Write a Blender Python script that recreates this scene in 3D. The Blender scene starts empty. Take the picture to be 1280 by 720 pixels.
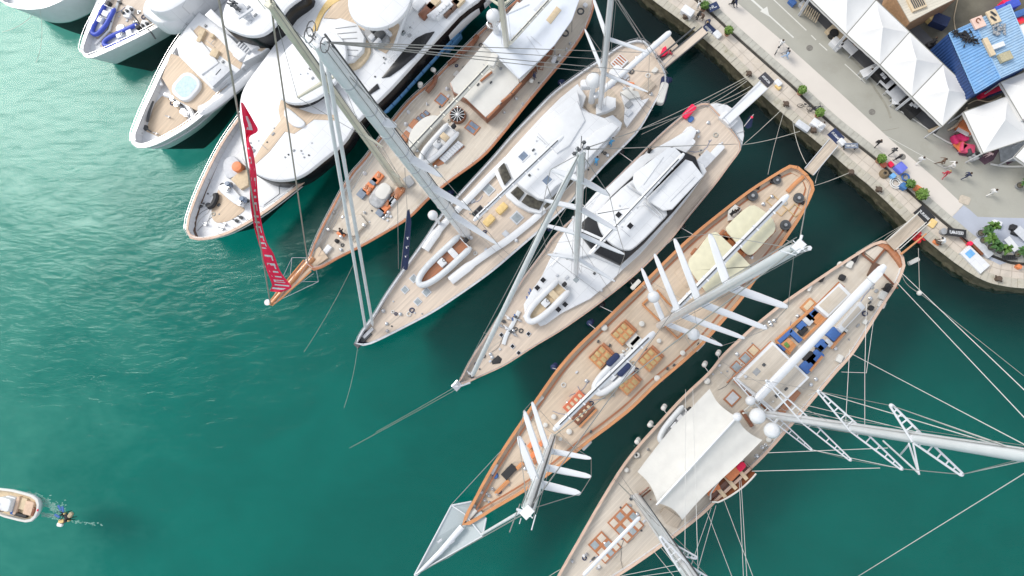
import bpy, bmesh, math, random
from mathutils import Vector, Matrix
R = math.radians
random.seed(7)
SC = bpy.context.scene
COL = SC.collection
# ---------------------------------------------------------------- camera model
H = 76.0
FP = 853.3
NAD = (706, 474)
_n = Vector(((NAD[0]-640)/FP, -(NAD[1]-360)/FP, -1)).normalized()
Q = _n.rotation_difference(Vector((0, 0, -1)))
QI = Q.inverted()
def P(px, py, z=0.0):
    d = Q @ Vector(((px-640)/FP, -(py-360)/FP, -1))
    t = (z-H)/d.z
    return Vector((d.x*t, d.y*t, z))
def proj(v):
    c = QI @ (Vector(v)-Vector((0, 0, H)))
    return (640+FP*c.x/-c.z, 360-FP*c.y/-c.z)
def crop(x0, y0, s):
    return lambda X, Y: (x0+X/s, y0+Y/s)
a1 = crop(80,0,3.6); a2 = crop(360,0,3.6); a3 = crop(220,120,3.6); a4 = crop(400,200,3.0)
a5 = crop(620,0,3.6); a6 = crop(560,160,3.6); a7 = crop(560,300,3.6); a8 = crop(780,180,3.6)
b1 = crop(820,0,5); b2 = crop(1050,0,5); b3 = crop(900,100,5); b4 = crop(1050,120,5); b5 = crop(1050,230,5)
b6 = crop(900,280,3.6); b7 = crop(960,440,3.6); b8 = crop(680,440,3.6)
d1 = crop(500,520,3.6); d2 = crop(680,560,4.5); d3 = crop(0,560,4.5); d4 = crop(640,380,3.6)
e1 = crop(220,0,6); e2 = crop(400,0,6); e3 = crop(560,0,6); e4 = crop(460,90,6); e5 = crop(380,150,6)
e6 = crop(540,200,6); e7 = crop(800,270,6); e8 = crop(880,470,6)

# ---------------------------------------------------------------- materials
MT = {}
def mat(name, col, rough=0.5, var=0.12, scale=3.0, metal=0.0, bump=0.0, bscale=20.0, stretch=None,
        seams=0.0, seamw=0.14, alpha=1.0, coat=0.0, dirt=0.0, dirtcol=(.2,.17,.12), dscale=1.2):
    if name in MT: return MT[name]
    m = bpy.data.materials.new(name); m.use_nodes = True
    nt = m.node_tree; N = nt.nodes; L = nt.links
    b = N['Principled BSDF']
    b.inputs['Roughness'].default_value = rough
    b.inputs['Metallic'].default_value = metal
    b.inputs['Coat Weight'].default_value = coat
    tc = N.new('ShaderNodeTexCoord'); mp = N.new('ShaderNodeMapping')
    L.new(tc.outputs['Object'], mp.inputs['Vector'])
    if stretch: mp.inputs['Scale'].default_value = stretch
    nz = N.new('ShaderNodeTexNoise'); nz.inputs['Scale'].default_value = scale; nz.inputs['Detail'].default_value = 5
    L.new(mp.outputs[0], nz.inputs['Vector'])
    mr = N.new('ShaderNodeMapRange'); mr.inputs[1].default_value = .3; mr.inputs[2].default_value = .7
    mr.inputs[3].default_value = 1-var; mr.inputs[4].default_value = 1+var
    L.new(nz.outputs[0], mr.inputs[0])
    mx = N.new('ShaderNodeMix'); mx.data_type = 'RGBA'; mx.blend_type = 'MULTIPLY'; mx.inputs[0].default_value = 1
    mx.inputs[6].default_value = (*col, 1)
    L.new(mr.outputs[0], mx.inputs[7])
    out = mx.outputs[2]
    if seams:
        sx = N.new('ShaderNodeSeparateXYZ'); L.new(tc.outputs['Object'], sx.inputs[0])
        d = N.new('ShaderNodeMath'); d.operation = 'DIVIDE'; L.new(sx.outputs[1], d.inputs[0]); d.inputs[1].default_value = seamw
        fr = N.new('ShaderNodeMath'); fr.operation = 'FRACT'; L.new(d.outputs[0], fr.inputs[0])
        gt = N.new('ShaderNodeMath'); gt.operation = 'LESS_THAN'; L.new(fr.outputs[0], gt.inputs[0]); gt.inputs[1].default_value = .14
        fl = N.new('ShaderNodeMath'); fl.operation = 'FLOOR'; L.new(d.outputs[0], fl.inputs[0])
        wn = N.new('ShaderNodeTexWhiteNoise'); wn.noise_dimensions = '1D'; L.new(fl.outputs[0], wn.inputs['W'])
        m2 = N.new('ShaderNodeMapRange'); m2.inputs[3].default_value = 1-seams*.35; m2.inputs[4].default_value = 1+seams*.35
        L.new(wn.outputs[0], m2.inputs[0])
        x2 = N.new('ShaderNodeMix'); x2.data_type = 'RGBA'; x2.blend_type = 'MULTIPLY'; x2.inputs[0].default_value = 1
        L.new(out, x2.inputs[6]); L.new(m2.outputs[0], x2.inputs[7])
        x3 = N.new('ShaderNodeMix'); x3.data_type = 'RGBA'
        g2 = N.new('ShaderNodeMath'); g2.operation = 'MULTIPLY'; L.new(gt.outputs[0], g2.inputs[0]); g2.inputs[1].default_value = seams
        L.new(g2.outputs[0], x3.inputs[0]); L.new(x2.outputs[2], x3.inputs[6]); x3.inputs[7].default_value = (col[0]*.35, col[1]*.33, col[2]*.3, 1)
        out = x3.outputs[2]
    if dirt:
        n3 = N.new('ShaderNodeTexNoise'); n3.inputs['Scale'].default_value = dscale; n3.inputs['Detail'].default_value = 8
        n3.inputs['Roughness'].default_value = .7
        L.new(tc.outputs['Object'], n3.inputs['Vector'])
        m3 = N.new('ShaderNodeMapRange'); m3.inputs[1].default_value = .5; m3.inputs[2].default_value = .72
        m3.inputs[3].default_value = 0; m3.inputs[4].default_value = dirt
        L.new(n3.outputs[0], m3.inputs[0])
        x4 = N.new('ShaderNodeMix'); x4.data_type = 'RGBA'
        L.new(m3.outputs[0], x4.inputs[0]); L.new(out, x4.inputs[6]); x4.inputs[7].default_value = (*dirtcol, 1)
        out = x4.outputs[2]
    L.new(out, b.inputs['Base Color'])
    if bump:
        n2 = N.new('ShaderNodeTexNoise'); n2.inputs['Scale'].default_value = bscale; n2.inputs['Detail'].default_value = 4
        L.new(mp.outputs[0], n2.inputs['Vector'])
        bp = N.new('ShaderNodeBump'); bp.inputs['Strength'].default_value = bump; bp.inputs['Distance'].default_value = .05
        L.new(n2.outputs[0], bp.inputs['Height']); L.new(bp.outputs[0], b.inputs['Normal'])
    if alpha < 1: b.inputs['Alpha'].default_value = alpha
    MT[name] = m
    return m
STR = (.25, 4, 1)
WHITE = mat('white_gelcoat', (.71,.725,.74), .22, .03, 1.5, coat=.3, dirt=.12, dirtcol=(.5,.5,.5), dscale=.6)
WHITE2 = mat('white_paint', (.70,.71,.725), .4, .05, 2, dirt=.15, dirtcol=(.5,.5,.48))
ROOFW = mat('white_roof_paint', (.72,.735,.75), .35, .03, .8, dirt=.1, dirtcol=(.58,.6,.62), dscale=.5)
MASTW = mat('white_spar_paint', (.69,.71,.735), .28, .04, 1.0, coat=.3)
MASTG = mat('silver_spar_paint', (.80,.815,.83), .4, .06, 1.0, coat=.2)
MASTC = mat('cream_spar_paint', (.62,.60,.48), .35, .06, 1.0, coat=.2)
TEAK = mat('pale_teak', (.60,.505,.415), .6, .09, 1.2, stretch=STR, seams=.16, seamw=.16, dirt=.55, dirtcol=(.46,.37,.28), dscale=.35)
TEAKG = mat('greyed_teak', (.52,.44,.35), .65, .12, 1.2, stretch=STR, seams=.25, seamw=.16, dirt=.35, dirtcol=(.33,.27,.2), dscale=.6)
TEAKS = mat('silvered_teak', (.58,.52,.44), .65, .08, 1.2, stretch=STR, seams=.16, seamw=.16, dirt=.65, dirtcol=(.41,.34,.25), dscale=.35)
TEAKP = mat('peach_teak', (.60,.49,.375), .6, .10, 1.2, stretch=STR, seams=.16, seamw=.16, dirt=.6, dirtcol=(.45,.35,.24), dscale=.35)
TEAKW = mat('warm_teak', (.60,.47,.34), .55, .10, 1.5, stretch=STR, seams=.2, seamw=.16)
VARN = mat('varnished_wood', (.40,.16,.07), .25, .18, 2, stretch=STR, coat=.5)
VARNO = mat('orange_varnish', (.56,.25,.10), .25, .16, 2, stretch=STR, coat=.5)
VARNB = mat('brown_varnish', (.20,.07,.03), .3, .2, 2, stretch=STR, coat=.4)
MAHOG = mat('dark_mahogany_paint', (.11,.055,.03), .3, .1, 2, coat=.4)
PEACHR = mat('weathered_caprail', (.60,.44,.34), .5, .15, 2, stretch=STR, dirt=.3, dirtcol=(.45,.25,.15))
CREAM = mat('cream_canvas', (.66,.63,.46), .8, .06, 1.5, bump=.3, bscale=6)
OFFW = mat('off_white_canvas', (.66,.65,.61), .85, .04, 1, bump=.25, bscale=4)
TENTW = mat('tent_fabric', (.71,.71,.70), .6, .03, .7, bump=.15, bscale=3, dirt=.12, dirtcol=(.6,.6,.57), dscale=.5)
GLASS = mat('dark_glass', (.008,.009,.011), .25, .2, 2)
GLASSB = mat('tinted_glass', (.06,.055,.04), .2, .6, 2.5)
HATCHG = mat('hatch_glass', (.30,.34,.36), .1, .15, 3, coat=.5)
HATCHB = mat('blue_hatch_glass', (.17,.22,.30), .1, .2, 3, coat=.5)
BLACK = mat('black_rubber', (.02,.02,.022), .6, .2, 6)
DGREY = mat('dark_grey', (.07,.075,.08), .6, .15, 6)
GREY = mat('mid_grey', (.32,.33,.34), .6, .12, 4)
LGREY = mat('light_grey', (.55,.57,.60), .5, .08, 3)
STEEL = mat('stainless_steel', (.62,.63,.64), .22, .05, 5, metal=.9)
NAVY = mat('navy_fabric', (.02,.035,.10), .75, .15, 5)
BLUEC = mat('blue_cushion', (.055,.14,.38), .8, .12, 5)
ROYAL = mat('royal_blue_tube', (.05,.09,.50), .4, .1, 5)
SKYB = mat('light_blue_cover', (.16,.40,.72), .45, .15, 2, bump=.3, bscale=3)
RED = mat('red_fabric', (.86,.015,.08), .7, .1, 4)
ORANGE = mat('orange_plastic', (.70,.22,.08), .5, .1, 4)
YELLO = mat('yellow_leather', (.72,.52,.22), .6, .08, 4)
BEIGE = mat('beige_cushion', (.62,.50,.34), .8, .1, 4)
GREYC = mat('grey_cushion', (.22,.26,.32), .8, .1, 5)
TUBEG = mat('pale_grey_tube', (.62,.65,.67), .45, .05, 3)
ROPE = mat('pale_rope', (.50,.49,.44), .8, .15, 20)
WIRE = mat('rigging_wire', (.34,.34,.33), .4, .1, 20, metal=.3)
LINEN = mat('white_rope', (.68,.68,.66), .8, .1, 20)
SAILW = mat('furled_sail', (.70,.71,.72), .6, .08, 1.5, stretch=(3,3,.3), bump=.3, bscale=4)
SPAW = mat('spa_water', (.50,.66,.76), .6, .15, 4, bump=.4, bscale=5)
NET = mat('white_netting', (.50,.55,.57), .8, .08, 20, alpha=.86)
SKIN = mat('skin', (.45,.27,.19), .55, .06, 8)

def panelize(m, lx=1.9, ly=1.3, k=.86):
    """joints between moulded panels, running with the boat"""
    nt = m.node_tree; N = nt.nodes; L = nt.links; b = N['Principled BSDF']; src = b.inputs['Base Color'].links[0].from_socket
    tc = N.new('ShaderNodeTexCoord'); br = N.new('ShaderNodeTexBrick'); L.new(tc.outputs['Object'], br.inputs['Vector'])
    br.inputs['Scale'].default_value = 1; br.inputs['Brick Width'].default_value = lx; br.inputs['Row Height'].default_value = ly
    br.inputs['Mortar Size'].default_value = .022; br.inputs['Mortar Smooth'].default_value = .3
    br.inputs['Color1'].default_value = (1,1,1,1); br.inputs['Color2'].default_value = (.965,.97,.98,1); br.inputs['Mortar'].default_value = (k,k,k+.01,1)
    mx = N.new('ShaderNodeMix'); mx.data_type = 'RGBA'; mx.blend_type = 'MULTIPLY'; mx.inputs[0].default_value = 1
    L.new(src, mx.inputs[6]); L.new(br.outputs[0], mx.inputs[7]); L.new(mx.outputs[2], b.inputs['Base Color'])
panelize(ROOFW, 2.3, 1.5, .80); panelize(WHITE2, 1.7, .9, .86)
# ---------------------------------------------------------------- mesh builder
def xy(v): return (v[0], v[1])
class MB:
    def __init__(s): s.v = []; s.f = []; s.mi = []; s.m = 0
    def add(s, vs, fs):
        o = len(s.v); s.v += [tuple(x) for x in vs]
        for f in fs: s.f.append([i+o for i in f]); s.mi.append(s.m)
        return s
    def prism(s, poly, z0, z1, ch=0.0, zt=None):
        n = len(poly); c = sum((Vector((p[0],p[1])) for p in poly), Vector((0,0)))/n
        A = [Vector((p[0],p[1])) for p in poly]
        area = sum(A[i].x*A[(i+1)%n].y-A[(i+1)%n].x*A[i].y for i in range(n))
        if area < 0: A.reverse()
        rings = [[(a.x,a.y,z0) for a in A]]
        if ch > 0:
            ins = []
            for i in range(n):
                e1_ = (A[i]-A[i-1]).normalized(); e2_ = (A[(i+1)%n]-A[i]).normalized()
                n1 = Vector((-e1_.y,e1_.x)); n2 = Vector((-e2_.y,e2_.x))
                nn = (n1+n2)
                k = 1/max(.5, (1+n1.dot(n2))/2*1.0)
                ins.append(A[i]+nn*.5*k*ch)
            rings.append([(a.x,a.y,z1-ch*.7) for a in A])
            mid = [A[i]*.7+ins[i]*.3 for i in range(n)]
            rings.append([(a.x,a.y,z1-ch*.2) for a in mid])
            rings.append([(a.x,a.y,z1) for a in ins])
        else:
            rings.append([(a.x,a.y,z1) for a in A])
        vs = [p for r in rings for p in r]; fs = []
        for k in range(len(rings)-1):
            for i in range(n):
                j = (i+1)%n; fs.append([k*n+i, k*n+j, (k+1)*n+j, (k+1)*n+i])
        fs.append(list(range(n))[::-1]); fs.append([(len(rings)-1)*n+i for i in range(n)])
        return s.add(vs, fs)
    def box(s, c, L, W, z0, z1, ang=0, ch=0.0):
        u = Vector((math.cos(ang), math.sin(ang))); w = Vector((-u.y, u.x)); c = Vector((c[0],c[1]))
        return s.prism([c+u*L/2+w*W/2, c-u*L/2+w*W/2, c-u*L/2-w*W/2, c+u*L/2-w*W/2], z0, z1, ch)
    def rbox(s, c, L, W, z0, z1, ang=0, r=.2, ch=0.0, n=4):
        u = Vector((math.cos(ang), math.sin(ang))); w = Vector((-u.y, u.x)); c = Vector((c[0],c[1])); pts = []
        for sx, sy, a0 in ((1,1,0),(-1,1,90),(-1,-1,180),(1,-1,270)):
            for k in range(n+1):
                a = R(a0+90*k/n)
                pts.append(c+u*(sx*(L/2-r)+r*math.cos(a))+w*(sy*(W/2-r)+r*math.sin(a)))
        return s.prism(pts, z0, z1, ch)
    def cyl(s, c, r, z0, z1, n=14, r2=None, ch=0.0):
        r2 = r if r2 is None else r2
        if ch: return s.prism([(c[0]+r*math.cos(2*math.pi*i/n), c[1]+r*math.sin(2*math.pi*i/n)) for i in range(n)], z0, z1, ch)
        vs = [(c[0]+q*math.cos(2*math.pi*i/n), c[1]+q*math.sin(2*math.pi*i/n), z) for q, z in ((r,z0),(r2,z1)) for i in range(n)]
        fs = [[i,(i+1)%n,n+(i+1)%n,n+i] for i in range(n)]+[list(range(n))[::-1],[n+i for i in range(n)]]
        return s.add(vs, fs)
    def ell(s, c, rx, ry, z0, z1, ang=0, ch=0.0, n=28):
        u = Vector((math.cos(ang), math.sin(ang))); w = Vector((-u.y, u.x)); c = Vector((c[0],c[1]))
        return s.prism([c+u*rx*math.cos(2*math.pi*i/n)+w*ry*math.sin(2*math.pi*i/n) for i in range(n)], z0, z1, ch)
    def ball(s, c, r, rz=None, nu=14, nv=8, squash=1):
        rz = rz or r; vs = [(c[0],c[1],c[2]+rz)]; fs = []
        for k in range(1, nv):
            a = math.pi*k/nv
            for i in range(nu):
                b = 2*math.pi*i/nu
                vs.append((c[0]+r*math.sin(a)*math.cos(b), c[1]+r*math.sin(a)*math.sin(b), c[2]+rz*math.cos(a)))
        vs.append((c[0],c[1],c[2]-rz))
        for i in range(nu): fs.append([0,1+i,1+(i+1)%nu])
        for k in range(nv-2):
            for i in range(nu):
                a = 1+k*nu; fs.append([a+i, a+nu+i, a+nu+(i+1)%nu, a+(i+1)%nu])
        a = 1+(nv-2)*nu
        for i in range(nu): fs.append([a+i, len(vs)-1, a+(i+1)%nu])
        return s.add(vs, fs)
    def tube(s, pts, r, n=8, flat=None):
        pts = [Vector(p) for p in pts]; rs = r if isinstance(r, (list,tuple)) else [r]*len(pts)
        vs = []; fs = []; up = Vector((0,0,1))
        for i, p in enumerate(pts):
            t = (pts[min(i+1,len(pts)-1)]-pts[max(i-1,0)]).normalized()
            ref = up if abs(t.dot(up)) < .95 else Vector((1,0,0))
            a = t.cross(ref).normalized(); b = a.cross(t).normalized()
            fa, fb = (1,1) if flat is None else flat
            for k in range(n):
                an = 2*math.pi*(k+.5)/n
                vs.append(p+a*rs[i]*fa*math.cos(an)+b*rs[i]*fb*math.sin(an))
        for i in range(len(pts)-1):
            for k in range(n):
                j = (k+1)%n; fs.append([i*n+k, i*n+j, (i+1)*n+j, (i+1)*n+k])
        fs.append(list(range(n))[::-1]); fs.append([(len(pts)-1)*n+k for k in range(n)])
        return s.add(vs, fs)
    def blade(s, a, b, w0, w1, th):
        """flat tapered blade from a to b, wide side horizontal, rounded tip"""
        a = Vector(a); b = Vector(b); t = (b-a); L = t.length; t.normalize(); w = Vector((-t.y,t.x,0)).normalized()
        sec = [(0,w0*.85),(.12,w0),(.5,w0*.93),(.88,w0*.3+w1*.7),(.97,w1*.8),(1,w1*.35)]
        vs = []; fs = []
        for q, ww in sec:
            c = a+t*L*q; k = .4+.6*(1-q)
            for dx, dz in ((.5,0),(.35,.5),(-.35,.5),(-.5,0),(-.35,-.5),(.35,-.5)):
                vs.append(c+w*ww*dx+Vector((0,0,th*dz*k)))
        n = 6
        for i in range(len(sec)-1):
            for k in range(n):
                j = (k+1)%n; fs.append([i*n+k,i*n+j,(i+1)*n+j,(i+1)*n+k])
        fs.append(list(range(n))[::-1]); fs.append([(len(sec)-1)*n+k for k in range(n)])
        return s.add(vs, fs)
    def grid(s, rows, th=0.0):
        n = len(rows[0]); m = len(rows); vs = [Vector(p) for r in rows for p in r]; fs = []
        for i in range(m-1):
            for j in range(n-1): fs.append([i*n+j, i*n+j+1, (i+1)*n+j+1, (i+1)*n+j])
        if th:
            o = m*n; vs = vs+[v-Vector((0,0,th)) for v in vs]
            fs += [[q+o for q in reversed(f)] for f in fs]
            bd = [(i) for i in range(n)]+[i*n+n-1 for i in range(1,m)]+[(m-1)*n+j for j in range(n-2,-1,-1)]+[i*n for i in range(m-2,0,-1)]
            for i in range(len(bd)):
                p, q = bd[i], bd[(i+1)%len(bd)]; fs.append([p,q,q+o,p+o])
        return s.add(vs, fs)
MW = {}
def link(o): COL.objects.link(o); return o
def build(mb, name, mats, parent=None, smooth=False, W=None):
    if not isinstance(mats, (list,tuple)): mats = [mats]
    me = bpy.data.meshes.new(name)
    inv = (MW[parent.name] if parent else W or Matrix()).inverted()
    me.from_pydata([tuple(inv @ Vector(v)) for v in mb.v], [], mb.f)
    for m in mats: me.materials.append(m)
    me.polygons.foreach_set('material_index', mb.mi)
    bm = bmesh.new(); bm.from_mesh(me); bmesh.ops.recalc_face_normals(bm, faces=bm.faces[:]); bm.to_mesh(me); bm.free()
    if smooth:
        me.polygons.foreach_set('use_smooth', [True]*len(me.polygons))
        me.set_sharp_from_angle(angle=R(40))
    o = link(bpy.data.objects.new(name, me))
    if parent: o.parent = parent; MW[o.name] = MW[parent.name]
    else:
        if W: o.matrix_world = W
        MW[o.name] = W or Matrix()
    return o
def frame(loc, rot=0): return Matrix.Translation(Vector(loc)) @ Matrix.Rotation(rot, 4, 'Z')
def props(o, label, cat, group=None, kind=None):
    if label: o['label'] = label
    if cat: o['category'] = cat
    if group: o['group'] = group
    if kind: o['kind'] = kind
    return o
def thing(name, label, cat, loc, rot=0, group=None):
    o = link(bpy.data.objects.new(name, None)); o.empty_display_size = .3
    o.matrix_world = frame(loc, rot); MW[o.name] = frame(loc, rot)
    return props(o, label, cat, group)
def single(name, mb, m, label, cat, loc, rot=0, group=None, smooth=False):
    return props(build(mb, name, m, None, smooth, frame(loc, rot)), label, cat, group)
def dup(o, loc, rot=None, label=None, group=None, scale=None):
    c = o.copy(); link(c); rot = o.rotation_euler.z if rot is None else rot
    c.location = loc; c.rotation_euler = (0,0,rot); 
    if scale: c.scale = (scale,)*3
    if label: c['label'] = label
    if group: c['group'] = group
    for ch in [q for q in bpy.data.objects if q.parent == o]:
        k = ch.copy(); link(k); k.parent = c
        for g in [q for q in bpy.data.objects if q.parent == ch]:
            w = g.copy(); link(w); w.parent = k
    return c
def cr(pts, k=6, closed=False):
    """Catmull-Rom through 2D/3D points"""
    p = [Vector(q) for q in pts]; n = len(p); out = []
    rng = range(n if closed else n-1)
    for i in rng:
        if closed: p0,p1,p2,p3 = p[i-1],p[i],p[(i+1)%n],p[(i+2)%n]
        else: p0,p1,p2,p3 = p[max(i-1,0)],p[i],p[i+1],p[min(i+2,n-1)]
        for j in range(k):
            t = j/k
            out.append(.5*((2*p1)+(p2-p0)*t+(2*p0-5*p1+4*p2-p3)*t*t+(3*p1-p0-3*p2+p3)*t**3))
    if not closed: out.append(p[-1])
    return out
def resamp(p, n):
    d = [0]
    for i in range(1,len(p)): d.append(d[-1]+(p[i]-p[i-1]).length)
    out = []; j = 0
    for i in range(n):
        t = d[-1]*i/(n-1)
        while j < len(p)-2 and d[j+1] < t: j += 1
        q = (t-d[j])/max(1e-9, d[j+1]-d[j]); out.append(p[j].lerp(p[j+1], q))
    return out
def pp(pts, z): return [P(*q, z) for q in pts]
def pang(pa, pb, z=2): 
    a = P(*pa, z); b = P(*pb, z); return math.atan2(b.y-a.y, b.x-a.x)

# ---------------------------------------------------------------- boats
ANTIF = mat('antifouling', (.012,.018,.022), .7, .3, 1.0)
class Boat:
    pass
def make_boat(name, label, cat, left, right, z0, dz=.6, bul=.35, capw=.22, hullm=WHITE, capm=VARN, deckm=TEAK, inm=WHITE2,
              bowover=.5, sternover=.15, keel=5.6, N=46, amid=.1, strake=None, rail=True, group=None):
    B = Boat(); B.z = z0-bul
    l = resamp(cr(left, 6), N); r = resamp(cr(right, 6), N)
    zs = [z0+dz*max(0, 1-i/(N*.6))**2 for i in range(N)]
    Lp = [P(l[i].x, l[i].y, zs[i]) for i in range(N)]; Rp = [P(r[i].x, r[i].y, zs[i]) for i in range(N)]
    bow = (Lp[0]+Rp[0])/2; stern = (Lp[-1]+Rp[-1])/2
    fw = Vector((bow.x-stern.x, bow.y-stern.y, 0)); LEN = fw.length; fw.normalize()
    B.fw = fw; B.ang = math.atan2(fw.y, fw.x); B.L = Lp; B.R = Rp; B.zs = zs
    mid = (bow+stern)/2
    root = thing(name, label, cat, (mid.x, mid.y, 0), B.ang, group); B.root = root
    side = Vector((-fw.y, fw.x, 0))
    K = 11; rings = []
    for i in range(N):
        s = i/(N-1); c = (Lp[i]+Rp[i])/2; h = (Lp[i]-Rp[i])/2
        bf = math.exp(-s/.13); sf = math.exp(-(1-s)/.1)
        half = []
        for k in range(K):
            u = min(1, k/6); k2 = max(0, (k-6)/4)
            wf = 1-u**1.4*(amid+(.75-amid)*math.exp(-s/.22)+.25*sf)
            wf *= 1-.82*k2**1.6
            sh = fw*(-(bowover*z0)*u**.8*bf + sternover*z0*u*sf) - fw*k2*(1.5*bf-.8*sf)*2
            half.append((wf, sh, zs[i]*(1-u)-.15*u-keel*k2))
        ring = [Vector(((c+h*w+sh).x, (c+h*w+sh).y, z)) for w, sh, z in half]+[Vector(((c-h*w+sh).x, (c-h*w+sh).y, z)) for w, sh, z in reversed(half)]
        rings.append(ring)
    mb = MB(); n = 2*K; vs = [p for q in rings for p in q]; fs = []
    for i in range(N-1):
        for k in range(n-1): fs.append([i*n+k, (i+1)*n+k, (i+1)*n+k+1, i*n+k+1])
    fs.append([k for k in range(n)]); fs.append([(N-1)*n+k for k in range(n)][::-1])
    mb.add(vs, fs)
    for fi, f_ in enumerate(mb.f):
        if sum(mb.v[q_][2] for q_ in f_)/len(f_) < -.05: mb.mi[fi] = 1
    hm = build(mb, 'hull', [hullm, ANTIF], root, True); B.hull = hm
    # inner edge
    def inset(w):
        Li, Ri = [], []
        for i in range(N):
            c = (Lp[i]+Rp[i])/2; h = (Lp[i]-Rp[i])/2; q = max(.03, (h.length-w)/max(h.length,.01)) if h.length > w else .03
            sh = Vector()
            if i < 3: sh = -fw*w*(3-i)/3
            if i >= N-3: sh = fw*w*(i-(N-4))/3
            Li.append(c+h*q+sh); Ri.append(c-h*q+sh)
        return Li, Ri
    B.inset = inset
    Li, Ri = inset(capw)
    up = Vector((0,0,1))
    # cap rail ring
    cm = MB()
    for A, I, sg in ((Lp, Li, 1), (Rp, Ri, -1)):
        rows = []
        for i in range(N):
            o = (Lp[i]-Rp[i]).normalized()*sg*.05 if (Lp[i]-Rp[i]).length > .05 else side*sg*.05
            rows.append([A[i]+o-up*.06, A[i]+o+up*.05, I[i]+up*.05, I[i]-up*.06])
        cm.grid([q for q in rows])
    # bow and stern closers
    for i in (0, N-1):
        sg = 1 if i == 0 else -1
        cm.grid([[Lp[i]+up*.052+fw*sg*.06, Rp[i]+up*.052+fw*sg*.06],[Li[i]+up*.052, Ri[i]+up*.052]])
        cm.grid([[Lp[i]+up*.052+fw*sg*.06, Rp[i]+up*.052+fw*sg*.06],[Lp[i]-up*.08+fw*sg*.06, Rp[i]-up*.08+fw*sg*.06]])
    build(cm, 'cap_rail', capm, root, True)
    bm_ = MB(); dn = up*bul
    def flat(p): return Vector((p.x,p.y,z0-bul))
    for I in (Li, Ri): bm_.grid([[p+up*.04 for p in I],[flat(p)-up*.02 for p in I]])
    bm_.grid([[Li[-1]+up*.04, Ri[-1]+up*.04],[Li[-1]-dn, Ri[-1]-dn]])
    build(bm_, 'bulwark', inm, root)
    dk = MB(); rows = []
    for i in range(N): rows.append([flat(Li[i].lerp(Ri[i], t/4)) for t in range(5)])
    dk.grid(rows); B.deck = build(dk, 'deck', deckm, root)
    if strake:
        sk = MB()
        for sg in (1,-1):
            pts = []
            for i in range(2, N):
                ring = rings[i]; p = ring[2] if sg == 1 else ring[2*K-3]; pts.append(p+side*sg*.03)
            sk.tube(pts, .12, 6)
        build(sk, 'rubbing_strake', strake, root)
    if rail:
        rm = MB(); Lr, Rr = inset(capw*.5)
        for A in (Lr, Rr):
            for hgt in (.35,.7): rm.tube([p+up*hgt for p in A], .018, 4)
            for p in A[1::2]: rm.tube([p, p+up*.72], .025, 5)
        build(rm, 'guard_rail', STEEL, root)
    return B
def part(B, name, mb, m, parent=None, smooth=False, label=None):
    o = build(mb, name, m, parent or B.root, smooth)
    if label: o['label'] = label
    return o
def pbox(B, px, L, W, h, m, name, z=None, ch=.04, da=0, parent=None, r=0, label=None):
    z = B.z if z is None else z
    c = P(*px, z+h); mb = MB()
    if r: mb.rbox(c, L, W, z-.05, z+h, B.ang+da, r, ch)
    else: mb.box(c, L, W, z-.05, z+h, B.ang+da, ch)
    return part(B, name, mb, m, parent, r > 0, label)
def ppoly(B, pts, z1, m, name, z0=None, ch=.1, k=0, parent=None, label=None, smooth=True):
    z0 = B.z-.02 if z0 is None else z0
    q = pp(pts, z1)
    if k: q = cr([Vector((a.x,a.y,0)) for a in q], k, True)
    mb = MB().prism(q, z0, z1, ch)
    return part(B, name, mb, m, parent, smooth, label)
def hatch(B, px, L=.7, W=.7, z=None, fm=WHITE2, gm=HATCHG, n=1, name='hatch'):
    """framed hatch with glass pane(s)"""
    z = B.z if z is None else z
    c = P(*px, z+.15)
    f = MB().box(c, L, W, z-.03, z+.12, B.ang, .03); o = part(B, name, f, fm)
    g = MB(); u = Vector((math.cos(B.ang), math.sin(B.ang), 0))
    for i in range(n):
        g.box(c+u*((i+.5)/n-.5)*L, L/n*.74, W*.74, z+.1, z+.14, B.ang, .01)
    part(B, 'pane', g, gm, o); return o
def near(px, base):
    """height where the ray of px passes closest over base (horizontal distance)"""
    best = None
    for i in range(0, 700):
        z = i*.1; p = P(*px, z); d = (p.x-base.x)**2+(p.y-base.y)**2
        if best is None or d < best[0]: best = (d, z)
    return P(*px, best[1])
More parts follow.
